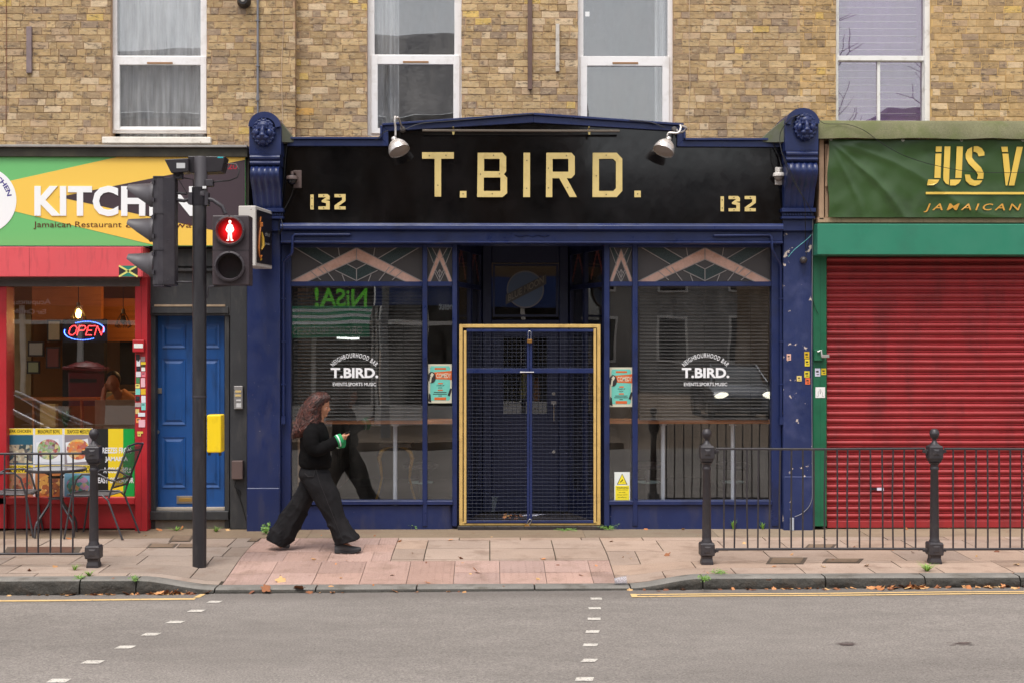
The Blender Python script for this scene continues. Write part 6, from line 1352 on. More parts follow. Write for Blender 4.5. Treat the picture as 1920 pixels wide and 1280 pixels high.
# yellow push-button box
Yb=YPL-.03; m=MB(); m.pbox(387.5,414.5,777,848,Yb,Yb+.17); pb=obj('push_button_box',m,pm('yellow_box_paint',(244,208,22),.42,var=.04,vs=4,dirt=(180,140,40),da=.25,ds=8,bump=.05),tl,bevel=.012,seg=3)
m=MB(); q=P(391,851,Yb); m.lathe(q.x,Yb+.04,[(.001,q.z-.012),(.012,q.z-.012),(.014,q.z+.03),(.001,q.z+.03)],12); q=P(411,851,Yb); m.lathe(q.x,Yb+.04,[(.001,q.z-.015),(.012,q.z-.015),(.014,q.z+.03),(.001,q.z+.03)],12); obj('tactile_cone',m,M_hd,pb,smooth=40)
# ---- guard railings
M_rail=pm('black_cast_iron',(50,46,50),.5,var=.12,vs=7,dirt=(84,76,72),da=.35,ds=9,chip=(120,90,72),c0=.70,cs=30,bump=.35,bs=50)
def guardpost(px,py_base,label,arms=(1,1),first=None):
    g=GG(px,py_base); g.z=ground_z(g.x,g.y)
    root=thing('railing_post',label,'post',g,'cast iron posts of the guard railing'); x,y,z=g; s=(Z(803,y,px)-z)/1.19
    q=lambda h:z+h*s
    m=MB(); m.lathe(x,y,[(.001,q(-.01)),(.075,q(-.01)),(.075,q(.02)),(.064,q(.05)),(.068,q(.075)),(.001,q(.075))],4,rot=pi/4); m.lathe(x,y,[(.001,q(.075)),(.084,q(.075)),(.09,q(.085)),(.09,q(.175)),(.08,q(.19)),(.001,q(.19))],4,rot=pi/4); base=obj('base_block',m,M_rail,root,bevel=.004)
    m=MB()
    for s_ in (1,): m.lathe(x,q(.13),[(.001,y-.068),(.03,y-.068),(.044,y-.0635),(.001,y-.06)],4,rot=pi/4,axis='y')
    for s_ in (1,): m.lathe(x,q(.985),[(.001,y-.068),(.02,y-.068),(.04,y-.0615),(.001,y-.06)],4,rot=pi/4,axis='y')
    obj('boss',m,M_rail,root)
    m=MB(); m.lathe(x,y,[(.001,q(.18)),(.046,q(.18)),(.048,q(.2)),(.04,q(.215)),(.041,q(.24)),(.034,q(.82)),(.040,q(.83)),(.040,q(.845)),(.034,q(.855)),(.036,q(.875)),(.056,q(.895)),(.001,q(.9))],20); obj('column',m,M_rail,root,smooth=35)
    m=MB(); m.lathe(x,y,[(.001,q(.90)),(.066,q(.90)),(.078,q(.925)),(.086,q(.93)),(.086,q(1.03)),(.076,q(1.04)),(.06,q(1.045)),(.03,q(1.065)),(.001,q(1.07))],4,rot=pi/4); obj('head_block',m,M_rail,root,bevel=.004)
    m=MB(); m.lathe(x,y,[(.001,q(1.04)),(.04,q(1.045)),(.032,q(1.06)),(.018,q(1.085)),(.02,q(1.10)),(.034,q(1.115)),(.042,q(1.14)),(.043,q(1.15)),(.041,q(1.155)),(.036,q(1.175)),(.022,q(1.188)),(.001,q(1.192))],20); obj('ball_finial',m,M_rail,root,smooth=35)
    m=MB()
    for sd in (-1,1):
        if arms[0 if sd<0 else 1]:
            for h in (.115,.99):
                m.box(x+sd*.058,x+sd*.105,y-.012,y+.012,q(h)-.012,q(h)+.014); m.box(x+sd*.07,x+sd*.082,y-.018,y+.018,q(h)-.02,q(h)+.018)
    obj('rail_bracket',m,M_rail,root,bevel=.003); return g
gR1=guardpost(1325,1056,'cast iron railing post with ball finial in front of the right bar window',(0,1)); gR2=guardpost(1752,1055,'cast iron railing post with ball finial in front of the red shutter'); gL=guardpost(176,1062,'cast iron railing post with ball finial in front of the restaurant table',(1,0))
def railing(px0,px1,ptop,pbot,bars,y,label,bowed=()):
    root=thing('guard_rail',label,'railing',(X((px0+px1)/2,y),y,ground_z(X(px0,y),y)),'black guard railings along the kerb'); zt=Z(ptop,y,(px0+px1)/2); zb=Z(pbot,y,(px0+px1)/2); xa,xb=X(px0,y),X(px1,y)
    m=MB(); m.tube([(xa,y,zt),((xa+xb)/2,y+.004,zt-.004),(xb,y,zt)],.0105,8); obj('top_rail',m,M_rail,root,smooth=50)
    m=MB(); m.tube([(xa,y,zb),((xa+xb)/2,y,zb+.003),(xb,y,zb)],.0115,8); obj('bottom_rail',m,M_rail,root,smooth=50)
    for b in bars:
        m=MB(); x=X(b,y)+rnd.uniform(-.004,.004); x2=x+rnd.uniform(-.008,.008); xm=(x+x2)/2+rnd.uniform(-.007,.007); m.tube([(x2,y,zb),(xm,y+rnd.uniform(-.005,.005),(zb+zt)/2),(x,y,zt)],.0078,6); obj('bar',m,M_rail,root)
railing(1342,1734,840.5,1028.5,[1358+21.1*i for i in range(18)],gR1.y,'guard railing bay between the two right hand posts')
railing(1770,2140,840.5,1028.5,[1787+21.5*i for i in range(16)],gR2.y,'guard railing bay running off the right edge')
railing(-260,162,849.5,1038,[-250+21.5*i-.5*(i%2) for i in range(19)],gL.y,'guard railing bay at the far left')
# ---- bistro table and chairs
M_tube=pm('grey_powder_steel',(70,68,72),.4,.3,var=.08,vs=9,dirt=(110,106,104),da=.3,ds=12,bump=.05)
M_mesh=pm('woven_grey_seat',(86,82,84),.7,var=.1,vs=30,bump=.5,bs=150)
gt=G(105,1004,ground_z(-4,-.9)); gt.z=ground_z(gt.x,gt.y); ztt=Z(878,gt.y,105)
tb=thing('bistro_table','round glass topped grey bistro table outside the restaurant','table',gt)
r=X(161,gt.y)-X(105,gt.y)
m=MB(); m.lathe(gt.x,gt.y,[(r-.03,ztt-.012),(r-.006,ztt-.022),(r,ztt-.012),(r,ztt+.003),(r-.012,ztt+.008),(r-.03,ztt+.004),(r-.03,ztt-.012)],48); obj('rim',m,M_tube,tb,smooth=40)
mg,ntg,bg_=newmat('table_glass'); bg_.inputs['Base Color'].default_value=(.30,.30,.31,1); bg_.inputs['Roughness'].default_value=.12; bg_.inputs['Transmission Weight'].default_value=.35
m=MB(); m.lathe(gt.x,gt.y,[(.001,ztt-.002),(r-.028,ztt-.002),(r-.028,ztt+.003),(.001,ztt+.003)],48); obj('glass_top',m,mg,tb)
for k in range(4):
    a=radians(45+90*k+12); d=Vector((cos(a),sin(a),0)); m=MB(); o_=Vector(gt)
    m.tube([o_+d*.15+Vector((0,0,ztt-gt.z-.02)),o_+d*.075+Vector((0,0,ztt-gt.z-.06)),o_+d*.07+Vector((0,0,.36)),o_+d*.10+Vector((0,0,.30)),o_+d*.235+Vector((0,0,.15)),o_+d*.255+Vector((0,0,.10)),o_+d*.26+Vector((0,0,.0))],.0115,8); obj('leg',m,M_tube,tb,smooth=60)
m=MB()
for h in (.37,.58): m.tube([Vector(gt)+Vector((.072*cos(q*pi/8),.072*sin(q*pi/8),h)) for q in range(17)],.008,6)
obj('ring_brace',m,M_tube,tb,smooth=60)
def chair(loc,rz,label):
    """armchair facing +x locally"""
    root=thing('bistro_chair',label,'chair',(0,0,0),'grey bistro chairs outside the restaurant')
    sh=.43
    m=MB(); nx=8
    rows=[]; 
    for i in range(nx+1): u=i/nx; x=.21-.42*u; rows.append([(x,-.2,sh-.012*sin(pi*u)),(x,0,sh-.03*sin(pi*u)),(x,.2,sh-.012*sin(pi*u))])
    m.loft(rows,caps=False,closed=False); 
    m2=MB(); 
    rows2=[[ (p[0],p[1],p[2]-.006) for p in rw][::-1] for rw in rows]; m.loft(rows2,caps=False,closed=False)
    m.tube([(.21,-.2,sh),(.225,-.19,sh-.004),(.225,.19,sh-.004),(.21,.2,sh)],.01,6); obj('seat',m,M_mesh,root,smooth=60)
    # back: slats of woven strips in a frame leaning backwards
    B=lambda u,v:(-.22-.17*v,-.205+.41*u,sh+.05+.42*v); 
    for s_ in (-1,1):
        m=MB(); m.tube([(-.20,s_*.205,sh-.03),(-.225,s_*.205,sh+.05),(-.39,s_*.205,sh+.47),(-.395,s_*.19,sh+.485)],.0105,8); obj('back_upright',m,M_tube,root,smooth=60)
        # arm + front leg loop and rear leg
        m=MB(); m.tube([(.24,s_*.235,0),(.20,s_*.228,sh*.55),(.165,s_*.225,sh),(.12,s_*.23,sh+.15),(.06,s_*.235,sh+.205),(-.12,s_*.235,sh+.205),(-.22,s_*.228,sh+.15),(-.275,s_*.215,sh+.14)],.0105,8); obj('leg',m,M_tube,root,smooth=60)
        m=MB(); m.tube([(-.35,s_*.23,0),(-.20,s_*.222,sh-.05),(-.14,s_*.22,sh+.0),(-.02,s_*.218,sh-.005),(.155,s_*.222,sh-.01)],.0105,8); obj('leg',m,M_tube,root,smooth=60)
    m=MB(); m.tube([B(0,1.02),B(.5,1.06),B(1,1.02)],.0105,8); m.tube([B(0,.05),B(1,.05)],.009,8); obj('back_rail',m,M_tube,root,smooth=60)
    m=MB(); 
    for i in range(13):
        u=.05+.9*i/12; a,b=B(u-.026,.03),B(u+.026,.03); c_,d=B(u+.026,1.0),B(u-.026,1.0); m.add([a,b,c_,d],[(0,1,2,3)])
    for v in (.2,.86): a,b,c_,d=B(0,v),B(1,v),B(1,v+.05),B(0,v+.05); m.add([(q[0]-.004,q[1],q[2]) for q in (a,b,c_,d)],[(0,1,2,3)])
    obj('woven_back',m,M_mesh,root)
    root.location=loc; root.rotation_euler=(0,0,rz); return root
cR=G(186,1006,-.02); chair((cR.x-.02,cR.y,ground_z(cR.x,cR.y)),pi-.12,'grey bistro chair right of the round table, back to the red post')
r0=[o for o in SC.objects if o.name=='bistro_chair'][0]
cl=G(24,1004,-.02); dup(r0,(cl.x+.0,cl.y+.02,ground_z(cl.x,cl.y)),.10,'grey bistro chair left of the round table, cut by the left edge')
# ---- pavement covers
M_cov=pm('dark_utility_cover',(84,72,62),.8,var=.25,vs=14,dirt=(110,92,72),da=.5,ds=10,bump=.9,bs=40)
for a,b,c_,d,lb in ((278,330,1019,1027,'small worn rectangular cover between the railing post and the traffic light'),(334,366,1019,1027,'small rectangular cover touching the traffic light pole base'),(320,360,1004,1015,'rounded worn cover in front of the blue door'),(10,150,1025,1038,'large rusty brown plate set in the pavement behind the left railing'),(1512,1565,1020,1028,'small rectangular cover behind the right railing'),(1440,1510,1045,1057,'mossy rectangular cover in front of the right railing'),(1545,1615,1047,1055,'dark rectangular cover in front of the right railing, towards the shutter'),(467,486,1009,1015,'tiny dark cover at the foot of the left pilaster')):
    g0,g1,g2,g3=[GG(*q) for q in ((a+4,c_),(b+4,c_),(b-4,d),(a-4,d))]; m=MB(); 
    pts=[g3,g2,g1,g0]; z=max(ground_z(p.x,p.y) for p in pts)+.004
    vs=[(p.x,p.y,ground_z(p.x,p.y)+.005) for p in pts]+[(p.x,p.y,ground_z(p.x,p.y)-.02) for p in pts]
    m.add(vs,[(0,1,2,3)]+[(k,k+4,(k+1)%4+4,(k+1)%4) for k in range(4)]); c0v=sum((Vector(v) for v in vs[:4]),Vector())/4
    inn=[tuple(Vector(v)*.82+c0v*.18+Vector((0,0,.003))) for v in vs[:4]]; m.add(inn,[(0,1,2,3)],1)
    o=obj('utility_cover',m,[M_cov,pm('cover_infill',(120,100,82) if 'rusty' not in lb else (92,62,48),.85,var=.2,vs=12,bump=.6)],loc=vs[0]); tag(o,lb,'cover')
# ================= the walking woman =================
YW=-1.56; gW=ground_z(X(640,YW),YW)
woman=thing('person','woman with long auburn hair','person',(X(597,YW),YW,gW))
woman['label']='woman with long auburn hair, black jumper and wide black jeans looking at a phone'
Wp=lambda px,py,dy=0.:P(px,py,YW+dy)
def cr(a,b,c,d,t): return .5*((2*b)+(c-a)*t+(2*a-5*b+4*c-d)*t*t+(3*b-a-3*c+d)*t**3)
def interp(rows,sub):
    out=[]; n=len(rows)
    for i in range(n-1):
        r=[rows[max(0,i-1)],rows[i],rows[i+1],rows[min(n-1,i+2)]]
        for k in range(sub):
            t=k/sub; out.append(tuple(cr(*[q[j] for q in r],t) for j in range(len(rows[0]))))
    out.append(tuple(rows[-1])); return out
def eloft(rows,sub=4,n=32,disp=None,sq=1.0):
    """rows: (pxL,pyL,pxR,pyR,depth,dy) elliptical sections"""
    rr=interp(rows,sub); rings=[]
    for ri,(a,b,c,d,dep,dy) in enumerate(rr):
        L_=Wp(a,b,dy); R_=Wp(c,d,dy); C=(L_+R_)/2; h=(R_-L_)/2; ring=[]
        for k in range(n):
            t=2*pi*k/n; q=C+h*cos(t)+Vector((0,-dep*sin(t),0))
            if disp: 
                nn=(h*cos(t)/max(h.length,1e-4)+Vector((0,-sin(t),0))); q=q+nn*disp(q,ri/len(rr),t)
            ring.append(q)
        rings.append(ring)
    m=MB(); m.loft(rings); return m
M_wskin=pm('warm_brown_skin',(178,124,96),.5,var=.05,vs=12,bump=.03)
M_knit=pm('black_knit',(15,14,15),.95,var=.2,vs=14,bump=1,bs=160,spec=.15,rv=0,bdist=.004)
M_jean=pm('washed_black_denim',(30,29,31),.9,var=.35,vs=9,bump=.5,bs=120,spec=.2,dirt=(46,44,46),da=.4,ds=6,rv=0)
M_shoe=pm('dark_grey_shoe',(66,66,69),.7,var=.15,vs=14,bump=.5,bs=60)
# body, one continuous surface
m=MB(); E=lambda px,py,dy,r,rot=None:m.ell(Wp(px,py,dy),r,18,12,rot=rot)
E(600,756,0,(.088,.074,.092)); E(606,768,0,(.050,.052,.058)); E(609.5,778,0,(.022,.026,.017)); E(611.5,759.5,0,(.030,.05,.014))
m.tube([Wp(613,759,0),Wp(616.3,764,0),Wp(618.2,768.5,0)],[.010,.011,.013],8); E(615.6,769.3,0,(.012,.017,.008))
E(613.0,773.6,0,(.011,.022,.0055)); E(612.4,776.3,0,(.011,.020,.0058))
for s_ in (-1,1): E(608,767,s_*.035,(.028,.022,.024)); E(597.5,764,s_*.075,(.016,.008,.026))
m.tube([Wp(600,772),Wp(597,786),Wp(594,800)],[.052,.05,.07],14)
m.tube([Wp(590,806,-.14),Wp(590,804,0),Wp(590,806,.14)],[.05,.08,.05],12)
m.tube([Wp(592,802),Wp(590,830),Wp(590,860),Wp(590,888)],[.10,.12,.11,.13],16)
m.tube([Wp(590,885,-.06),Wp(606,930,-.075),Wp(632,980,-.07),Wp(640,1018,-.07)],[.09,.075,.055,.038],14); m.tube([Wp(588,885,.06),Wp(570,930,.075),Wp(545,978,.07),Wp(516,1010,.07)],[.09,.075,.055,.038],14)
m.tube([Wp(640,1018,-.07),Wp(660,1028,-.07)],[.035,.025],10); m.tube([Wp(516,1010,.07),Wp(530,1024,.07)],[.035,.025],10)
m.tube([Wp(586,808,-.15),Wp(586,828,-.2),Wp(594,843,-.2),Wp(615,834,-.17),Wp(634,826,-.12),Wp(641,821,-.10)],[.045,.042,.036,.032,.024,.024],12)
m.tube([Wp(590,808,.15),Wp(592,828,.19),Wp(600,843,.19),Wp(618,834,.12),Wp(635,826,.02),Wp(641,821,-.01)],[.045,.042,.036,.032,.024,.024],12)
E(644.5,818.5,-.10,(.032,.016,.026)); E(644.5,819,-.02,(.032,.016,.026))
for hand,dy0,sg_ in ((0,-.10,1),(1,-.02,-1)):
    for f in range(4):
        ln_=(1,1.08,1.02,.82)[f]; y_=dy0+sg_*(-.024+.011*f) if hand==0 else dy0+.024-.011*f
        a=Wp(648,817.5-.6*f,y_); b=Wp(651.5,815.4-.5*f,y_+sg_*.012); c=Wp(651.5+3.2*ln_,813.2-.5*f,y_+sg_*.026); m.tube([a,b,c],[.0085,.0078,.0068],8)
    m.tube([Wp(642.5,816,dy0+sg_*.004),Wp(646,813,dy0+sg_*.018),Wp(649.5,811.5,dy0+sg_*.03)],[.0105,.009,.0075],8)
bo=obj('body',m,M_wskin,woman); md=bo.modifiers.new('r','REMESH'); md.mode='VOXEL'; md.voxel_size=.0048; md.use_smooth_shade=True; md=bo.modifiers.new('s','SMOOTH'); md.factor=.5; md.iterations=2
# face details
m=MB()
for s_ in (-1,1): m.ell(Wp(611.6,763.6,s_*.032),(.010,.012,.0065),10,6)
obj('eye',m,flat('eye_white',(200,190,184),.3),woman,smooth=60)
m=MB()
for s_ in (-1,1): m.tube([Wp(609.5,764.1,s_*.046),Wp(612.4,764.6,s_*.037),Wp(613.6,764.4,s_*.024)],.0032,6); m.tube([Wp(608.5,759.5,s_*.055),Wp(612.5,758.3,s_*.04),Wp(615.5,759.6,s_*.02)],.0040,6)
obj('brow_and_lash',m,flat('dark_brow',(24,16,14),.7),woman)
m=MB(); m.ell(Wp(613.9,775.0,0),(.0085,.020,.0052),10,6); obj('lips',m,flat('muted_lips',(140,72,62),.4),woman,smooth=60)
# hair
HR=[(598,733.5,610,734,.035,0),(587,738,616.5,740,.085,0),(579,744.5,618.5,746.5,.105,0),(573,752,611.5,754,.115,0),(568,761,605,762,.125,0),(563.5,770,602,771,.135,0),(560,779,602,780,.14,0),(557,788,600.5,789,.15,0),(554,798,597.5,798,.155,-.01),(552,807,593,805,.145,-.02),(550.5,814,584,813,.115,-.02),(550,820,571,818,.06,-.02)]
hd=lambda q,u,t:.009*noise.noise(q*26)+.006*noise.noise(Vector((q.x*60,q.y*60,q.z*14)))
m=eloft(HR,4,36,hd)
for i in range(len(m.f)): m.c[i]=(.010,.005,.0045,1)
HI=interp(HR,6)
hr=random.Random(11)
def hp(u,t,k=1.):
    f=u*(len(HI)-1); i=min(int(f),len(HI)-2); w=f-i; a,b,c,d,dep,dy=[HI[i][j]*(1-w)+HI[i+1][j]*w for j in range(6)]
    L_=Wp(a,b,dy); R_=Wp(c,d,dy); C=(L_+R_)/2; h=(R_-L_)/2; return C+(h*cos(t)+Vector((0,-dep*sin(t),0)))*k
for s_ in range(760):
    t=hr.uniform(0,2*pi) if hr.random()<.25 else hr.uniform(.25,pi+.3); u0=hr.uniform(0,.5)**1.2; u1=min(1,u0+hr.uniform(.35,.7)); n=22; ph=hr.uniform(0,6); fr=hr.uniform(18,34); am=hr.uniform(.10,.26); kk=hr.uniform(.98,1.05); pts=[]
    for i in range(n):
        u=u0+(u1-u0)*i/(n-1); wv=min(1,u*1.8); p=hp(u,t+am*wv*sin(u*fr+ph),kk+.07*wv*cos(u*fr+ph)); p=p+Vector((hr.gauss(0,.001),0,-(.02*max(0,i/(n-1)-.8)*hr.uniform(0,3)))); pts.append(p)
    r=hr.uniform(.0022,.006); rs=[r*sin(pi*min(.97,.12+.88*i/(n-1)))+.0008 for i in range(n)]
    b=hr.random(); c=(.045+.16*b*b,.014+.048*b*b,.011+.032*b*b,1) if hr.random()<.7 else (.022,.011,.009,1)
    m.tube(pts,rs,4,0,c)
for s_ in range(300):   # curls on the outside of the mass
    t=hr.uniform(.05,pi+.35); u0=hr.uniform(.12,.62); u1=min(1,u0+hr.uniform(.25,.5)); n=34; ph=hr.uniform(0,6); turns=hr.uniform(3,6.5); R_=hr.uniform(.007,.015); pts=[]; kk=hr.uniform(.99,1.07); dr=hr.uniform(-.25,.25)
    for i in range(n):
        v=i/(n-1); p=hp(u0+(u1-u0)*v,t+dr*v,kk); g=min(1,v*3); p=p+Vector((R_*g*cos(ph+turns*2*pi*v),R_*g*sin(ph+turns*2*pi*v)*.8,R_*.4*sin(ph+turns*2*pi*v))); pts.append(p)
    b=hr.random()**2; r=hr.uniform(.002,.0042); m.tube(pts,[r*sin(pi*min(.96,.15+.85*i/(n-1)))+.0006 for i in range(n)],4,0,(.026+.18*b,.010+.058*b,.008+.04*b,1))
for s_ in range(60):   # flyaway ends
    t=hr.uniform(.2,3.6); u=hr.uniform(.3,.98); p=hp(u,t,1.03); q=p+Vector((hr.uniform(-.05,.01),hr.uniform(-.02,.01),hr.uniform(-.06,-.01))); m.tube([p,(p+q)/2+Vector((hr.gauss(0,.008),0,hr.gauss(0,.006))),q],[.0018,.0014,.0006],3,0,(.09,.04,.03,1))
mh=pm('auburn_hair',(1,1,1),.42,var=.25,vs=30,bump=0,attr=True,spec=.45,rv=0); obj('hair',m,mh,woman,smooth=180)
# jumper
kd=lambda q,u,t:.007*noise.noise(Vector((q.x*9,q.y*9,q.z*14)))+.006*sin(q.z*70+q.x*30+3*noise.noise(q*5))*max(0,u-.35)
m=eloft([(593,787,606,790,.05,0),(583,793,609,795,.12,0),(570,801,613,802,.18,0),(565,810,616,811,.195,0),(563,825,618.5,825,.185,0),(562,843,619.5,844,.175,0),(560.5,858,621,860,.175,0),(560.5,867,621,870,.172,0),(563,874.5,618.5,877.5,.155,0)],4,40,kd)
def sleeve(pts,rs):
    c=[Wp(*p) for p in pts]; out=[];ro=[]
    for i in range(len(c)-1):
        p0=c[max(0,i-1)];p1=c[i];p2=c[i+1];p3=c[min(len(c)-1,i+2)]
        for k in range(5): t=k/5; out.append(cr(p0,p1,p2,p3,t)); ro.append(cr(rs[max(0,i-1)],rs[i],rs[i+1],rs[min(len(c)-1,i+2)],t)*(1+.06*noise.noise(out[-1]*22)+.03*sin(len(out)*2.1)))
    out.append(c[-1]);ro.append(rs[-1]); m.tube(out,ro,20)
sleeve([(585,803,-.10),(584,812,-.16),(583,826,-.2),(588,841,-.21),(600,842.5,-.20),(616,834,-.16),(631,826.5,-.11)],[.07,.078,.070,.064,.058,.054,.052])
sleeve([(590,805,.10),(590,812,.16),(592,828,.2),(600,842,.2),(616,836,.12),(631,828,.0)],[.07,.075,.065,.06,.052,.048])
jo=obj('jumper',m,M_knit,woman); md=jo.modifiers.new('r','REMESH'); md.mode='VOXEL'; md.voxel_size=.0075; md.use_smooth_shade=True; md=jo.modifiers.new('s','SMOOTH'); md.factor=.5; md.iterations=3
for (a,b),r in ((((630,827,-.115),(641.5,822.5,-.095)),.056),(((630,828.5,.0),(643,827,-.03)),.058)):
    A,B=Wp(*a),Wp(*b); D=B-A; m=MB(); m.tube([A-D*.02,A+D*.1,A+D*.5,B],[r*.9,r*1.0,r*1.03,r],20); cu=obj('cuff',m,pm('green_rib_cuff',(50,146,92),.85,var=.12,vs=20,bump=.8,bs=110,spec=.15),woman,smooth=60)
    m=MB(); m.tube([A+D*.26,A+D*.46],[r*1.035,r*1.045],20); obj('cuff_stripe',m,flat('cuff_white',(206,214,214),.8),cu,smooth=60)
# jeans
def jd(q,u,t):
    w=noise.noise(Vector((q.x*5,q.y*5,q.z*3))); f=max(0,u-.12)
    lon=(1-abs(sin(t*2.5+3.2*u+4*w)))**2*.026*f+(1-abs(sin(t*4.2-2.4*u+3*w+1)))**3*.018*f
    diag=(1-abs(sin((q.z*15+q.x*17)+3.0*w)))**4*.024*(.3+f)*(.5+.5*cos(t*2+1))
    return lon+diag-.014+.006*w
m=eloft([(565,872,615,876,.135,0),(562,880,618,883,.155,0),(560,890,621,892,.17,0),(566,902,616,905,.13,0),(576,912,606,914,.05,0)],3,36)
m.merge(eloft([(562,884,620,884,.11,-.055),(563,897,624,893,.115,-.07),(570,912,630,907,.115,-.08),(579,928,636.5,919,.11,-.08),(590,945,641,935,.105,-.08),(601,961,645,951,.10,-.08),(610.5,976,649,966,.095,-.08),(617.5,990,655,979,.10,-.08),(621.5,1003,662,990,.10,-.08),(624.5,1012,670,1000,.105,-.08),(626,1018,674.5,1006,.11,-.08),(627,1021,674.5,1009.5,.11,-.08)],5,40,jd))
m.merge(eloft([(561,884,618,888,.11,.055),(561,896,610,902,.115,.07),(557,908,601,919,.115,.08),(550.5,922,592,935,.11,.08),(541,938,582,954,.105,.08),(529,956,574,972,.10,.08),(517.5,973,566,988,.10,.08),(507.5,988,558,1003,.105,.08),(501.5,997,551,1013,.11,.08),(499,1004,541,1024,.11,.08),(500,1006,538,1027.5,.11,.08)],5,40,jd))
jo=obj('jeans',m,M_jean,woman); md=jo.modifiers.new('r','REMESH'); md.mode='VOXEL'; md.voxel_size=.0065; md.use_smooth_shade=True; md=jo.modifiers.new('s','SMOOTH'); md.factor=.5; md.iterations=2
m=MB(); m.tube([Wp(571,886,-.168),Wp(578,893,-.176),Wp(588,892,-.178),Wp(590,881,-.165)],.0022,5); m.tube([Wp(592,878,-.162),Wp(600,905,-.19),Wp(612,935,-.188),Wp(628,975,-.178),Wp(642,1010,-.188)],.0016,5); obj('seam_stitching',m,flat('grey_stitch',(46,43,45),.8),jo)
def shoe(o,dx,up,ln,nm='shoe',dy=0):
    """o heel-bottom point, dx unit forward, up unit up"""
    m=MB(); secs=[(0,.020,.060,.055),(.08,.034,.078,.055),(.25,.038,.085,.05),(.42,.037,.075,.04),(.6,.044,.058,.03),(.8,.046,.045,.02),(.93,.036,.034,.012),(1.0,.014,.022,.006)]
    rings=[]
    for t,w,h,_ in secs:
        ring=[]
        for k in range(18):
            a=2*pi*k/18; c,s=cos(a),sin(a); yy=w*(abs(c)**.75)*(1 if c>0 else -1); hh=h/2+h/2*(abs(s)**.8)*(1 if s>0 else -1); spring=.018*max(0,t-.7)/.3
            ring.append(o+dx*(ln*t)+up*(hh+spring+.006)+Vector((0,yy,0)))
        rings.append(ring)
    m.loft(rings); so=obj(nm,m,M_shoe,woman,smooth=60); 
    m=MB(); rings=[]
    for t,w,h,_ in secs:
        w+=.003; spring=.018*max(0,t-.7)/.3; rings.append([o+dx*(ln*t)+up*(z+spring)+Vector((0,yy,0)) for yy,z in ((-w,.0),(w,.0),(w,.022),(-w,.022))])
    m.loft(rings); obj('sole',m,flat('sole_dark',(44,44,46),.8),so,bevel=.003)
shoe(Vector((Wp(627.5,1030,-.08).x,YW-.08,ground_z(Wp(640,1030,-.08).x,YW-.08)+.002)),Vector((1,0,0)),Vector((0,0,1)),.245)
h_=Wp(499.5,1010,.08); tz=ground_z(h_.x+.2,YW+.08)+.002; t_=Vector((Wp(540,1031,.08).x,YW+.08,tz)); d_=(t_-h_).normalized(); shoe(h_,d_,Vector((-d_.z,0,d_.x)),(t_-h_).length)
# phone
a,b=Wp(642.5,815.5,-.06),Wp(657,808.5,-.06); d_=(b-a); u_=Vector((-d_.z,0,d_.x)).normalized()*.009; m=MB(); vs=[]
for y in (-.038,.038): vs+=[a+Vector((0,y,0)),b+Vector((0,y,0)),b+u_+Vector((0,y,0)),a+u_+Vector((0,y,0))]
m.add(vs,[(0,1,2,3),(7,6,5,4),(0,4,5,1),(1,5,6,2),(2,6,7,3),(3,7,4,0)]); o=obj('phone',m,flat('phone_black',(30,30,34),.2),loc=a,bevel=.002); tag(o,'dark phone held up in the walking woman\'s hands','phone')
# ================= litter and weeds =================
LV=[]
LC=[(200,136,88),(176,112,66),(140,88,56),(190,140,92),(206,164,112),(120,74,52)]
lm=[pm('dry_leaf',c,.8,var=.25,vs=40,bump=.3) for c in LC]
for v in range(6):
    m=MB(); n=22; pts=[]
    for k in range(n):
        a=2*pi*k/n; r=(.48+.52*abs(cos(a*2.5))**.7) if v%2==0 else (.62+.3*abs(cos(a))); r*=.5*(1+.25*cos(a)); pts.append(Vector((r*cos(a)*(1.2),r*sin(a)*.8,.22*r*r*(1 if v<3 else -1)+.10*sin(a*3+v)*r)))
    c=Vector((0,0,.03)); m.add([c]+pts,[(0,1+k,1+(k+1)%n) for k in range(n)]); 
    if v in(0,2,4): m.tube([Vector((.5,0,.02)),Vector((.85,.05,.08))],.02,4)
    me=bpy.data.meshes.new('fallen_leaf'); me.from_pydata([tuple(p) for p in m.v],[],m.f); me.materials.append(lm[v]); me.update(); me.shade_smooth(); LV.append(me)
lr=random.Random(5)
def leaf(p,s,where,zf):
    o=bpy.data.objects.new('fallen_leaf',lr.choice(LV)); COL.objects.link(o); o.location=(p.x,p.y,zf(p.x,p.y)+s*.12); o.scale=(s,s,s); o.rotation_euler=(lr.gauss(0,.35),lr.gauss(0,.35),lr.uniform(0,6.3))
    if where=='g': tag(o,'small dry leaf lying in the gutter against the kerb','leaf','dry leaves in the gutter')
    else: tag(o,'small dry leaf lying on the paving slabs','leaf','dry leaves on the pavement')
rzf=lambda x,y:road_z(x)
def gut(px0,px1,n,py0,py1,s0=.03,s1=.065):
    for _ in range(n): q=RG(lr.uniform(px0,px1),lr.uniform(py0,py1)); q.y=min(q.y,kerbY(q.x)-.03); leaf(q,lr.uniform(s0,s1),'g',rzf)
gut(140,200,7,1111,1115); gut(180,390,34,1108,1115); gut(300,375,12,1108,1113,.05,.08); gut(5,130,6,1112,1117); gut(450,900,10,1106,1112,.03,.06)
gut(1335,1480,12,1100,1106); gut(1440,1600,14,1099,1105); gut(1630,1730,34,1097,1105,.05,.1); gut(1730,1925,26,1096,1103,.03,.08); gut(1180,1330,6,1103,1108)
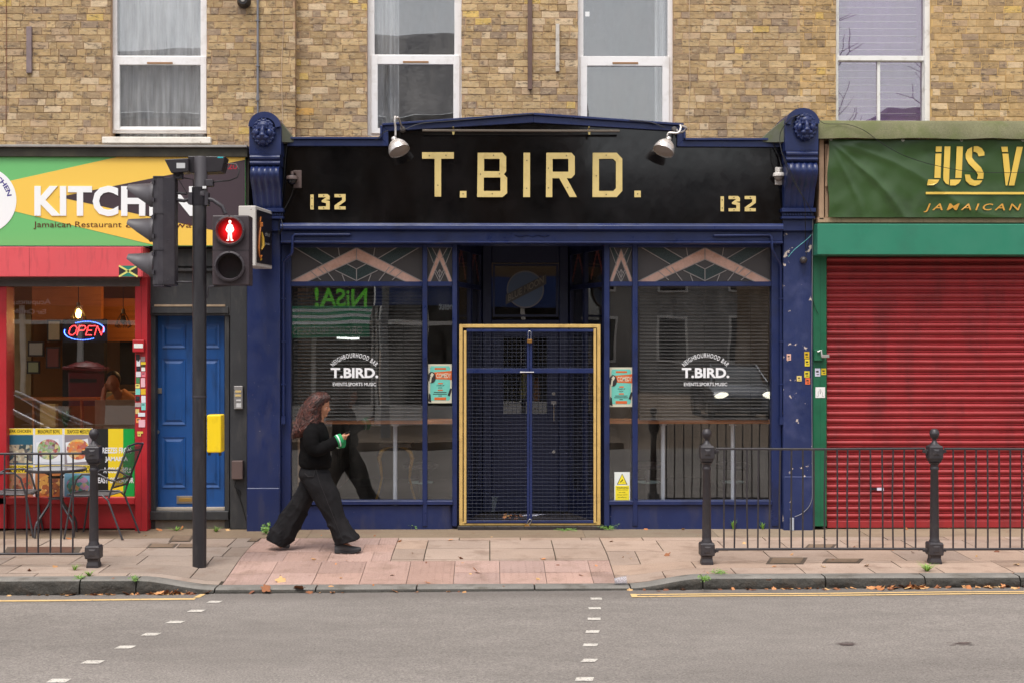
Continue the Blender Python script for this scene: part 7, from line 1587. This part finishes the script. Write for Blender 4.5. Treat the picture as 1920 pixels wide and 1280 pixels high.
for px,py,s in ((528,1089,.13),(497,1104,.10),(563,1104,.11),(640,1083,.05),(895,1073,.07),(1020,1048,.05),(1010,1085,.06),(865,1047,.045),(846,1012,.05),(750,1015,.05),(735,1078,.05),(620,1100,.05),(1088,1078,.05),(1250,1041,.06),(60,1004,.05),(105,1062,.05),(230,1012,.04),(1330,1022,.06),(1395,1018,.05),(1452,1062,.05),(1560,1050,.06),(1712,1036,.06),(1625,1060,.06),(1905,1058,.07),(1440,1088,.05),(1545,1062,.05),(670,1035,.05),(800,1092,.05),(945,1100,.04),(1145,1015,.05),(1870,1034,.05),(55,1070,.05),(130,1010,.05),(1483,1040,.045),(1830,1042,.04),(700,1098,.04),(590,1048,.06),(340,992,.06),(300,994,.06),(270,1004,.04),(428,994,.05),(1500,988,.07),(1516,987,.06),(1480,990,.06),(1462,989,.05),(1540,988,.05),(1280,992,.04),(1210,992,.04),(1700,992,.05),(1780,990,.05),(1880,989,.05)):
    leaf(GG(px,py),s,'p',ground_z)
for _ in range(36):
    q=GG(lr.uniform(0,1920),lr.uniform(996,1085)); leaf(q,lr.uniform(.015,.035),'p',ground_z)
for px,n in ((862,12),(1130,9),(955,10),(975,6)):
    for _ in range(n): q=G(px+lr.gauss(0,9),lr.uniform(980,988) if px in(862,1130) else lr.uniform(964,972),.04 if px not in (862,1130) else 0); leaf(q,lr.uniform(.03,.06),'p',(lambda x,y:.038) if q.y>-.3 else ground_z)
M_grass=pm('bright_grass',(126,166,62),.6,var=.3,vs=20,bump=0); M_weed=pm('weed_green',(112,150,66),.6,var=.3,vs=20,bump=0)
for px,py,n,h,s,lf_,lb in ((405,996,34,.07,.09,False,'grass tuft at the foot of the black pilaster, right of the pole'),(330,994,26,.05,.14,False,'low weeds below the blue door step'),(167,1079,34,.06,.08,False,'grass tuft in the kerb joint below the left railing post'),(140,1068,22,.06,.07,False,'small grass tuft left of the left railing post foot'),
     (1375,991,30,.12,.06,False,'grass clump growing against the stall riser, left of the next one'),(1430,991,22,.09,.06,False,'thinner grass clump at the foot of the bar front beside the railing'),(1738,1070,46,.09,.13,False,'bright grass tuft growing from the kerb by the right railing post'),(499,1000,16,.13,.07,True,'leafy weed at the foot of the left pilaster behind the woman'),
     (775,991,14,.05,.05,True,'tiny weed at the foot of the left stall riser'),(1140,992,20,.05,.12,True,'low weeds beside the doorway step, right side'),(1320,1088,24,.05,.05,True,'mossy weed in the kerb joint below the right bar window'),(1060,994,14,.03,.18,True,'flat weeds in the crack before the doorway'),(1345,1074,16,.03,.1,True,'moss patch on the paving behind the kerb, right of the joint'),(150,1085,14,.04,.05,True,'moss in the vertical kerb joint at the far left'),(253,1088,14,.05,.03,True,'moss in the kerb joint before the kerb drops')):
    g=GG(px,py); tuft(g,n,h,s,M_weed if lf_ else M_grass,lb,'weed','weed',.0035 if not lf_ else (.0065 if h>.1 else .003),lf_)
g=GG(1163,1096); m=MB(); prof=[(.001,0),(.024,0),(.033,.10),(.036,.105),(.033,.104),(.0225,.003),(.001,.002)]; m.lathe(0,0,prof,20); m2=MB(); R3=Matrix.Rotation(radians(84),3,'Y'); m2.merge(m,lambda p:R3@Vector(p)+Vector((g.x-.05,g.y,ground_z(g.x,g.y)+.036)))
mc=bpy.data.materials.new('clear_cup'); mc.use_nodes=True; b=mc.node_tree.nodes['Principled BSDF']; b.inputs['Base Color'].default_value=(.9,.9,.95,1); b.inputs['Transmission Weight'].default_value=.85; b.inputs['Roughness'].default_value=.15; b.inputs['IOR'].default_value=1.2
o=obj('plastic_cup',m2,mc,loc=g,smooth=50); tag(o,'clear plastic cup lying on its side at the kerb edge','cup')
# ================= far side of the street (stands behind the camera, seen reflected) =================
YO=-18.4
M_ob=pm('brown_brick_far',(112,90,66),.9,var=.2,vs=1.5,dirt=(70,58,48),da=.4,ds=1,bump=0); M_ow=flat('far_white_paint',(238,236,232),.5); M_od=flat('far_dark_glass',(30,32,36),.1); M_slate=pm('slate_roof',(66,66,74),.7,var=.2,vs=3,bump=0)
def Xo(px,Y=YO): return (px-917)/FPX*((-.4-Y)-CYC)       # where a reflected point stands
def Zo(py,Y=YO): return CH-(py-640)/FPX*((-.4-Y)-CYC)
ob=thing('terrace_building','long brown brick terrace with shops across the road, reflected in the windows','building',(-10,YO,0))
m=MB(); holes=[]; x=-24
while x<1.2: holes.append((x+.8,x+1.9,4.6,6.6)); x+=2.4
for a,b,c_,d in holes_rects(-26,2.2,3.5,7.2,holes): m.box(a,b,YO-.3,YO,c_,d)
m.box(2.0,2.2,-40,YO-.3,0,8.0); obj('wall',m,M_ob,ob)
m=MB(); m.add([(-26,YO+.3,7.2),(2.3,YO+.3,7.2),(2.3,YO-4,10.3),(-26,YO-4,8.4)],[(0,1,2,3)]); m.add([(2.3,YO+.3,7.2),(2.3,YO-4,8),(2.3,YO-4,10.3)],[(0,1,2)]); m.box(-26,2.3,YO,YO+.3,7.1,7.19); obj('roof',m,M_slate,ob)
for h in holes:
    m=MB(); m.box(h[0],h[0]+.08,YO-.1,YO,h[2],h[3]); m.box(h[1]-.08,h[1],YO-.1,YO,h[2],h[3]); m.box(h[0]+.08,h[1]-.08,YO-.1,YO,h[2],h[2]+.1); m.box(h[0]+.08,h[1]-.08,YO-.1,YO,h[3]-.1,h[3]); m.box(h[0]+.08,h[1]-.08,YO-.1,YO-.02,5.55,5.65); m.box(h[0]-.1,h[1]+.1,YO,YO+.1,h[2]-.1,h[2]); w_=obj('window',m,M_ow,ob); m=MB(); m.box(h[0]+.08,h[1]-.08,YO-.12,YO-.1,h[2],h[3]); obj('pane',m,M_od,w_)
def shopfront(x0,x1,fc,tx,tc,label,glassz=2.35,awn=None):
    root=thing('far_shopfront',label,'shopfront',((x0+x1)/2,YO,0)); m=MB(); m.box(x0,x1,YO-.1,YO+.15,2.75,3.5); obj('fascia',m,flat('far_fascia',fc,.5),root)
    for s_,a,b,c_,d in tx: obj('lettering',text(s_,a,b,c_,d,YO+.155,.02,.02,back=True),flat('far_letter',tc,.5,emit=.5 if s_=='NiSA!' else 0),root)  # NiSA! letters given a glow, added to brighten their reflection
    m=MB(); m.box(x0,x1,YO-.05,YO+.05,0,.45); n=max(2,int((x1-x0)/1.1))
    for k in range(n+1): x=x0+(x1-x0)*k/n; m.box(x-.05,x+.05,YO-.05,YO+.06,.45,2.75)
    m.box(x0,x1,YO-.05,YO+.055,2.3,2.4); obj('frame',m,M_ow,root)
    m=MB(); m.box(x0,x1,YO-1.8,YO-1.7,0,2.8); obj('interior',m,flat('far_interior',(58,54,48),.9),root); return root
X_n0,X_n1=Xo(478),Xo(700)
s1=shopfront(X_n0,X_n1,(28,28,30),[('NiSA!',Xo(690),Xo(592),Zo(576),Zo(540))],(96,190,50),'dark fascia convenience shop with a green striped awning across the road')
# note: text is mirrored by the glass, so it is built readable from the road
m=MB(); m.box(Xo(596),Xo(686),YO+.16,YO+.2,Zo(592),Zo(579)); pl=obj('name_board',m,flat('far_pill',(190,180,176),.5),s1); obj('board_lettering',text('ORGANIC PRODUCTS',Xo(600),Xo(682),Zo(589),Zo(581),YO+.205,.02,.01,back=True),flat('far_red',(160,50,50),.5),pl)
m=MB(); Ya=YO+1.3
for k in range(6): t0,t1=k/6,(k+1)/6; m.add([(X_n0,YO+.1+1.2*t0,2.75-.45*t0),(X_n1,YO+.1+1.2*t0,2.75-.45*t0),(X_n1,YO+.1+1.2*t1,2.75-.45*t1),(X_n0,YO+.1+1.2*t1,2.75-.45*t1)],[(0,1,2,3)],k%2)
m.box(X_n0,X_n1,Ya-.02,Ya,2.0,2.3,0); ao=obj('awning',m,[flat('awning_green',(30,160,112),.7),flat('awning_white',(240,240,236),.7)],s1)
obj('awning_lettering',text('ORGANIC PRODUCTS-OFF LICENCE',X_n0+.1,X_n1-.15,2.07,2.24,Ya+.005,.01,.01,back=True),flat('far_letter_white',(210,214,206),.5),ao)
m=MB(); m.box(Xo(625),Xo(664),YO-1.2,YO-.9,1.95,2.0); obj('strip_lamp',m,flat('lit_tube',(240,250,240),.5,emit=5),s1)
shopfront(Xo(-60),Xo(262),(92,40,44),[('Acupuncture',Xo(104),Xo(20),Zo(574),Zo(562)),('Ear Candling',Xo(96),Xo(26),Zo(592),Zo(580))],(200,190,190),'burgundy fascia treatment shop with white door frames across the road')
shopfront(Xo(262),Xo(478)-.05,(60,62,66),[],(200,200,200),'plain grey shopfront across the road')
shopfront(Xo(700)+.05,2.0,(30,60,120),[('mesut',Xo(850),Xo(822),Zo(580),Zo(569))],(210,220,230),'blue fascia corner shop across the road')
o2=thing('end_building','pale rendered building closing the side street across the road','building',(6,-44,0)); m=MB(); m.box(0,16,-46,-45,-.2,7.5); obj('wall',m,pm('pale_render',(150,146,142),.9,var=.1,bump=0),o2); m=MB(); m.add([(-.3,-44.8,7.5),(16.3,-44.8,7.5),(16.3,-49,9.6),(-.3,-49,9.6)],[(0,1,2,3)]); obj('roof',m,M_slate,o2)
for i in range(5):
    for j in range(2): m=MB(); m.box(1+i*3,2.3+i*3,-45,-44.9,1+j*3,3+j*3); w_=obj('window',m,M_ow,o2); m=MB(); m.box(1.1+i*3,2.2+i*3,-44.9,-44.88,1.1+j*3,2.9+j*3); obj('pane',m,M_od,w_)
o3=thing('corner_building','brown brick corner building with white sash windows at the side street across the road','building',(14,YO,0)); m=MB(); m.box(9.5,26,YO-.3,YO,0,7.2); m.box(9.5,9.8,-40,YO-.3,0,7.2); obj('wall',m,M_ob,o3)
for i in range(5):
    for j in range(2): m=MB(); m.box(10.4+i*3,11.6+i*3,YO,YO+.06,1+j*3.2,3+j*3.2); w_=obj('window',m,M_ow,o3); m=MB(); m.box(10.5+i*3,11.5+i*3,YO+.06,YO+.07,1.1+j*3.2,2.9+j*3.2); obj('pane',m,M_od,w_)
m=MB(); m.box(9.4,26,YO-4,YO+.1,7.2,7.4); obj('roof',m,M_slate,o3)
# pillar box
t=thing('pillar_box','large red pillar box on the far pavement, reflected in the restaurant window','post box',(-7.9,-13.6,-.02)); Mp=pm('post_box_red',(150,24,30),.4,bump=0)
m=MB(); m.box(-8.2,-7.6,-13.85,-13.35,0,1.38); obj('body',m,Mp,t,bevel=.08,seg=4); m=MB(); m.box(-8.27,-7.53,-13.92,-13.28,1.38,1.45); m.lathe(-7.9,-13.6,[(.36,1.45),(.2,1.53),(.001,1.56)],20); obj('cap',m,Mp,t,bevel=.02); m=MB(); m.box(-8.15,-7.65,-13.34,-13.33,1.15,1.22); obj('slot',m,M_od,t)
# cars
def car(loc,rz,label,col,lit):
    root=thing('parked_car' if not lit else 'car',label,'car',(0,0,0)); L_,w=4.3,.88
    low=[(-2.15,.35),(-2.12,.75),(-1.95,.92),(-1.0,.98),(1.0,.95),(1.9,.80),(2.12,.62),(2.15,.32),(1.7,.22),(-1.7,.22)]
    m=MB(); rings=[]
    for y,k in ((-w,.93),(-w*.96,.985),(-w*.6,1),(0,1.0),(w*.6,1),(w*.96,.985),(w,.93)): rings.append([(x*k,y,.22+(z-.22)*k) for x,z in low])
    m.loft(rings); obj('body',m,pm('car_paint',col,.25,.4,var=.03,bump=0,coat=.6),root,smooth=45,bevel=.02)
    cab=[(-1.75,.93),(-1.25,1.38),(-.5,1.47),(.2,1.42),(1.15,.93)]; m=MB(); m.loft([[(x*k_-.0,y,.93+(z-.93)*k2) for x,z in cab] for y,k_,k2 in ((-w*.9,1,.0),(-w*.72,.93,.96),(0,.95,1.0),(w*.72,.93,.96),(w*.9,1,.0))]); obj('cabin_glass',m,flat('car_glass',(20,22,26),.05),root,smooth=50)
    m=MB(); m.loft([[(x,y,z) for x,z in ((-1.15,1.385),(-.5,1.475),(.1,1.435),(.1,1.40),(-1.15,1.35))] for y in (-.62,.62)]); 
    for s_ in (-1,1): m.tube([(.1,s_*.62,1.43),(1.12,s_*.77,.95)],.04,8); m.tube([(-1.15,s_*.62,1.38),(-1.7,s_*.77,.95)],.05,8)
    obj('roof',m,pm('car_paint_roof',col,.25,.4,var=.03,bump=0,coat=.6),root,smooth=50)
    for sx in (-1.32,1.32):
        for s_ in (-1,1):
            m=MB(); m.lathe(sx,.31,[(.001,s_*.70),(.31,s_*.70),(.32,s_*.75),(.32,s_*.85),(.29,s_*.89),(.001,s_*.89)],24,axis='y'); wo=obj('wheel',m,flat('tyre',(18,18,18),.8),root,smooth=40); m=MB(); m.lathe(sx,.31,[(.001,s_*.892),(.2,s_*.892),(.21,s_*.885)],16,axis='y'); obj('rim',m,flat('rim_silver',(150,150,150),.3,.8),wo)
    for s_ in (-1,1): m=MB(); m.ell((2.02,s_*.62,.66),(.12,.2,.09),12,8); obj('headlight',m,flat('headlight_lit' if lit else 'headlight',(255,250,225),.2,emit=4 if lit else 0),root,smooth=60)
    m=MB(); m.box(2.08,2.15,-.4,.4,.42,.62); obj('grille',m,flat('grille_dark',(20,20,20),.4),root); root.location=loc; root.rotation_euler=(0,0,rz); return root
car((-6.6,-4.5,road_z(-6.6)-.01),0,'silver car waiting in the road, reflected in the restaurant window',(200,203,210),False)
car((Xo(1374,-24.5),-24.5,-.17),pi/2,'dark car with lit headlights, reflected in the right bar window',(84,88,98),True)
# bare tree on the far pavement
tr=thing('bare_tree','tall leafless street tree across the road, reflected in the right hand upper window','tree',(8.8,-16.6,0)); trr=random.Random(21); m=MB()
def branch(p,d,L_,r,dep):
    q=p; pts=[p]; 
    for k in range(4): d=(d+Vector((trr.gauss(0,.13),trr.gauss(0,.13),trr.gauss(.03,.08)))).normalized(); q=q+d*L_/4; pts.append(q)
    m.tube(pts,[r*(1-.09*k) for k in range(5)],6 if dep<3 else 4)
    if dep<6:
        for k in range(3 if dep<4 else 2):
            a=trr.uniform(.35,.9); ax=Vector((trr.gauss(0,1),trr.gauss(0,1),trr.gauss(0,1))).cross(d).normalized(); nd=(Matrix.Rotation(a,3,ax)@d); nd.z=nd.z*.8+.12; branch(pts[trr.choice((2,3,4))] if dep else pts[4],nd.normalized(),L_*trr.uniform(.62,.85),r*.6,dep+1)
branch(Vector((8.8,-16.6,0)),Vector((.02,0,1)),3.4,.22,0); obj('trunk',m,pm('bark',(70,58,52),.9,var=.2,bump=0),tr)
m=MB(); c=(Xo(722,-14.2),-14.2); m.tube([(c[0],c[1],0),(c[0],c[1],7),(c[0]+.0,c[1]+.6,7.5)],[.09,.06,.04],10); o=obj('street_lamp',m,pm('pale_lamp_post',(130,132,134),.5,bump=0),loc=(c[0],c[1],0),smooth=60); tag(o,'pale grey lamp post on the far pavement, reflected in the left bar window','street lamp')
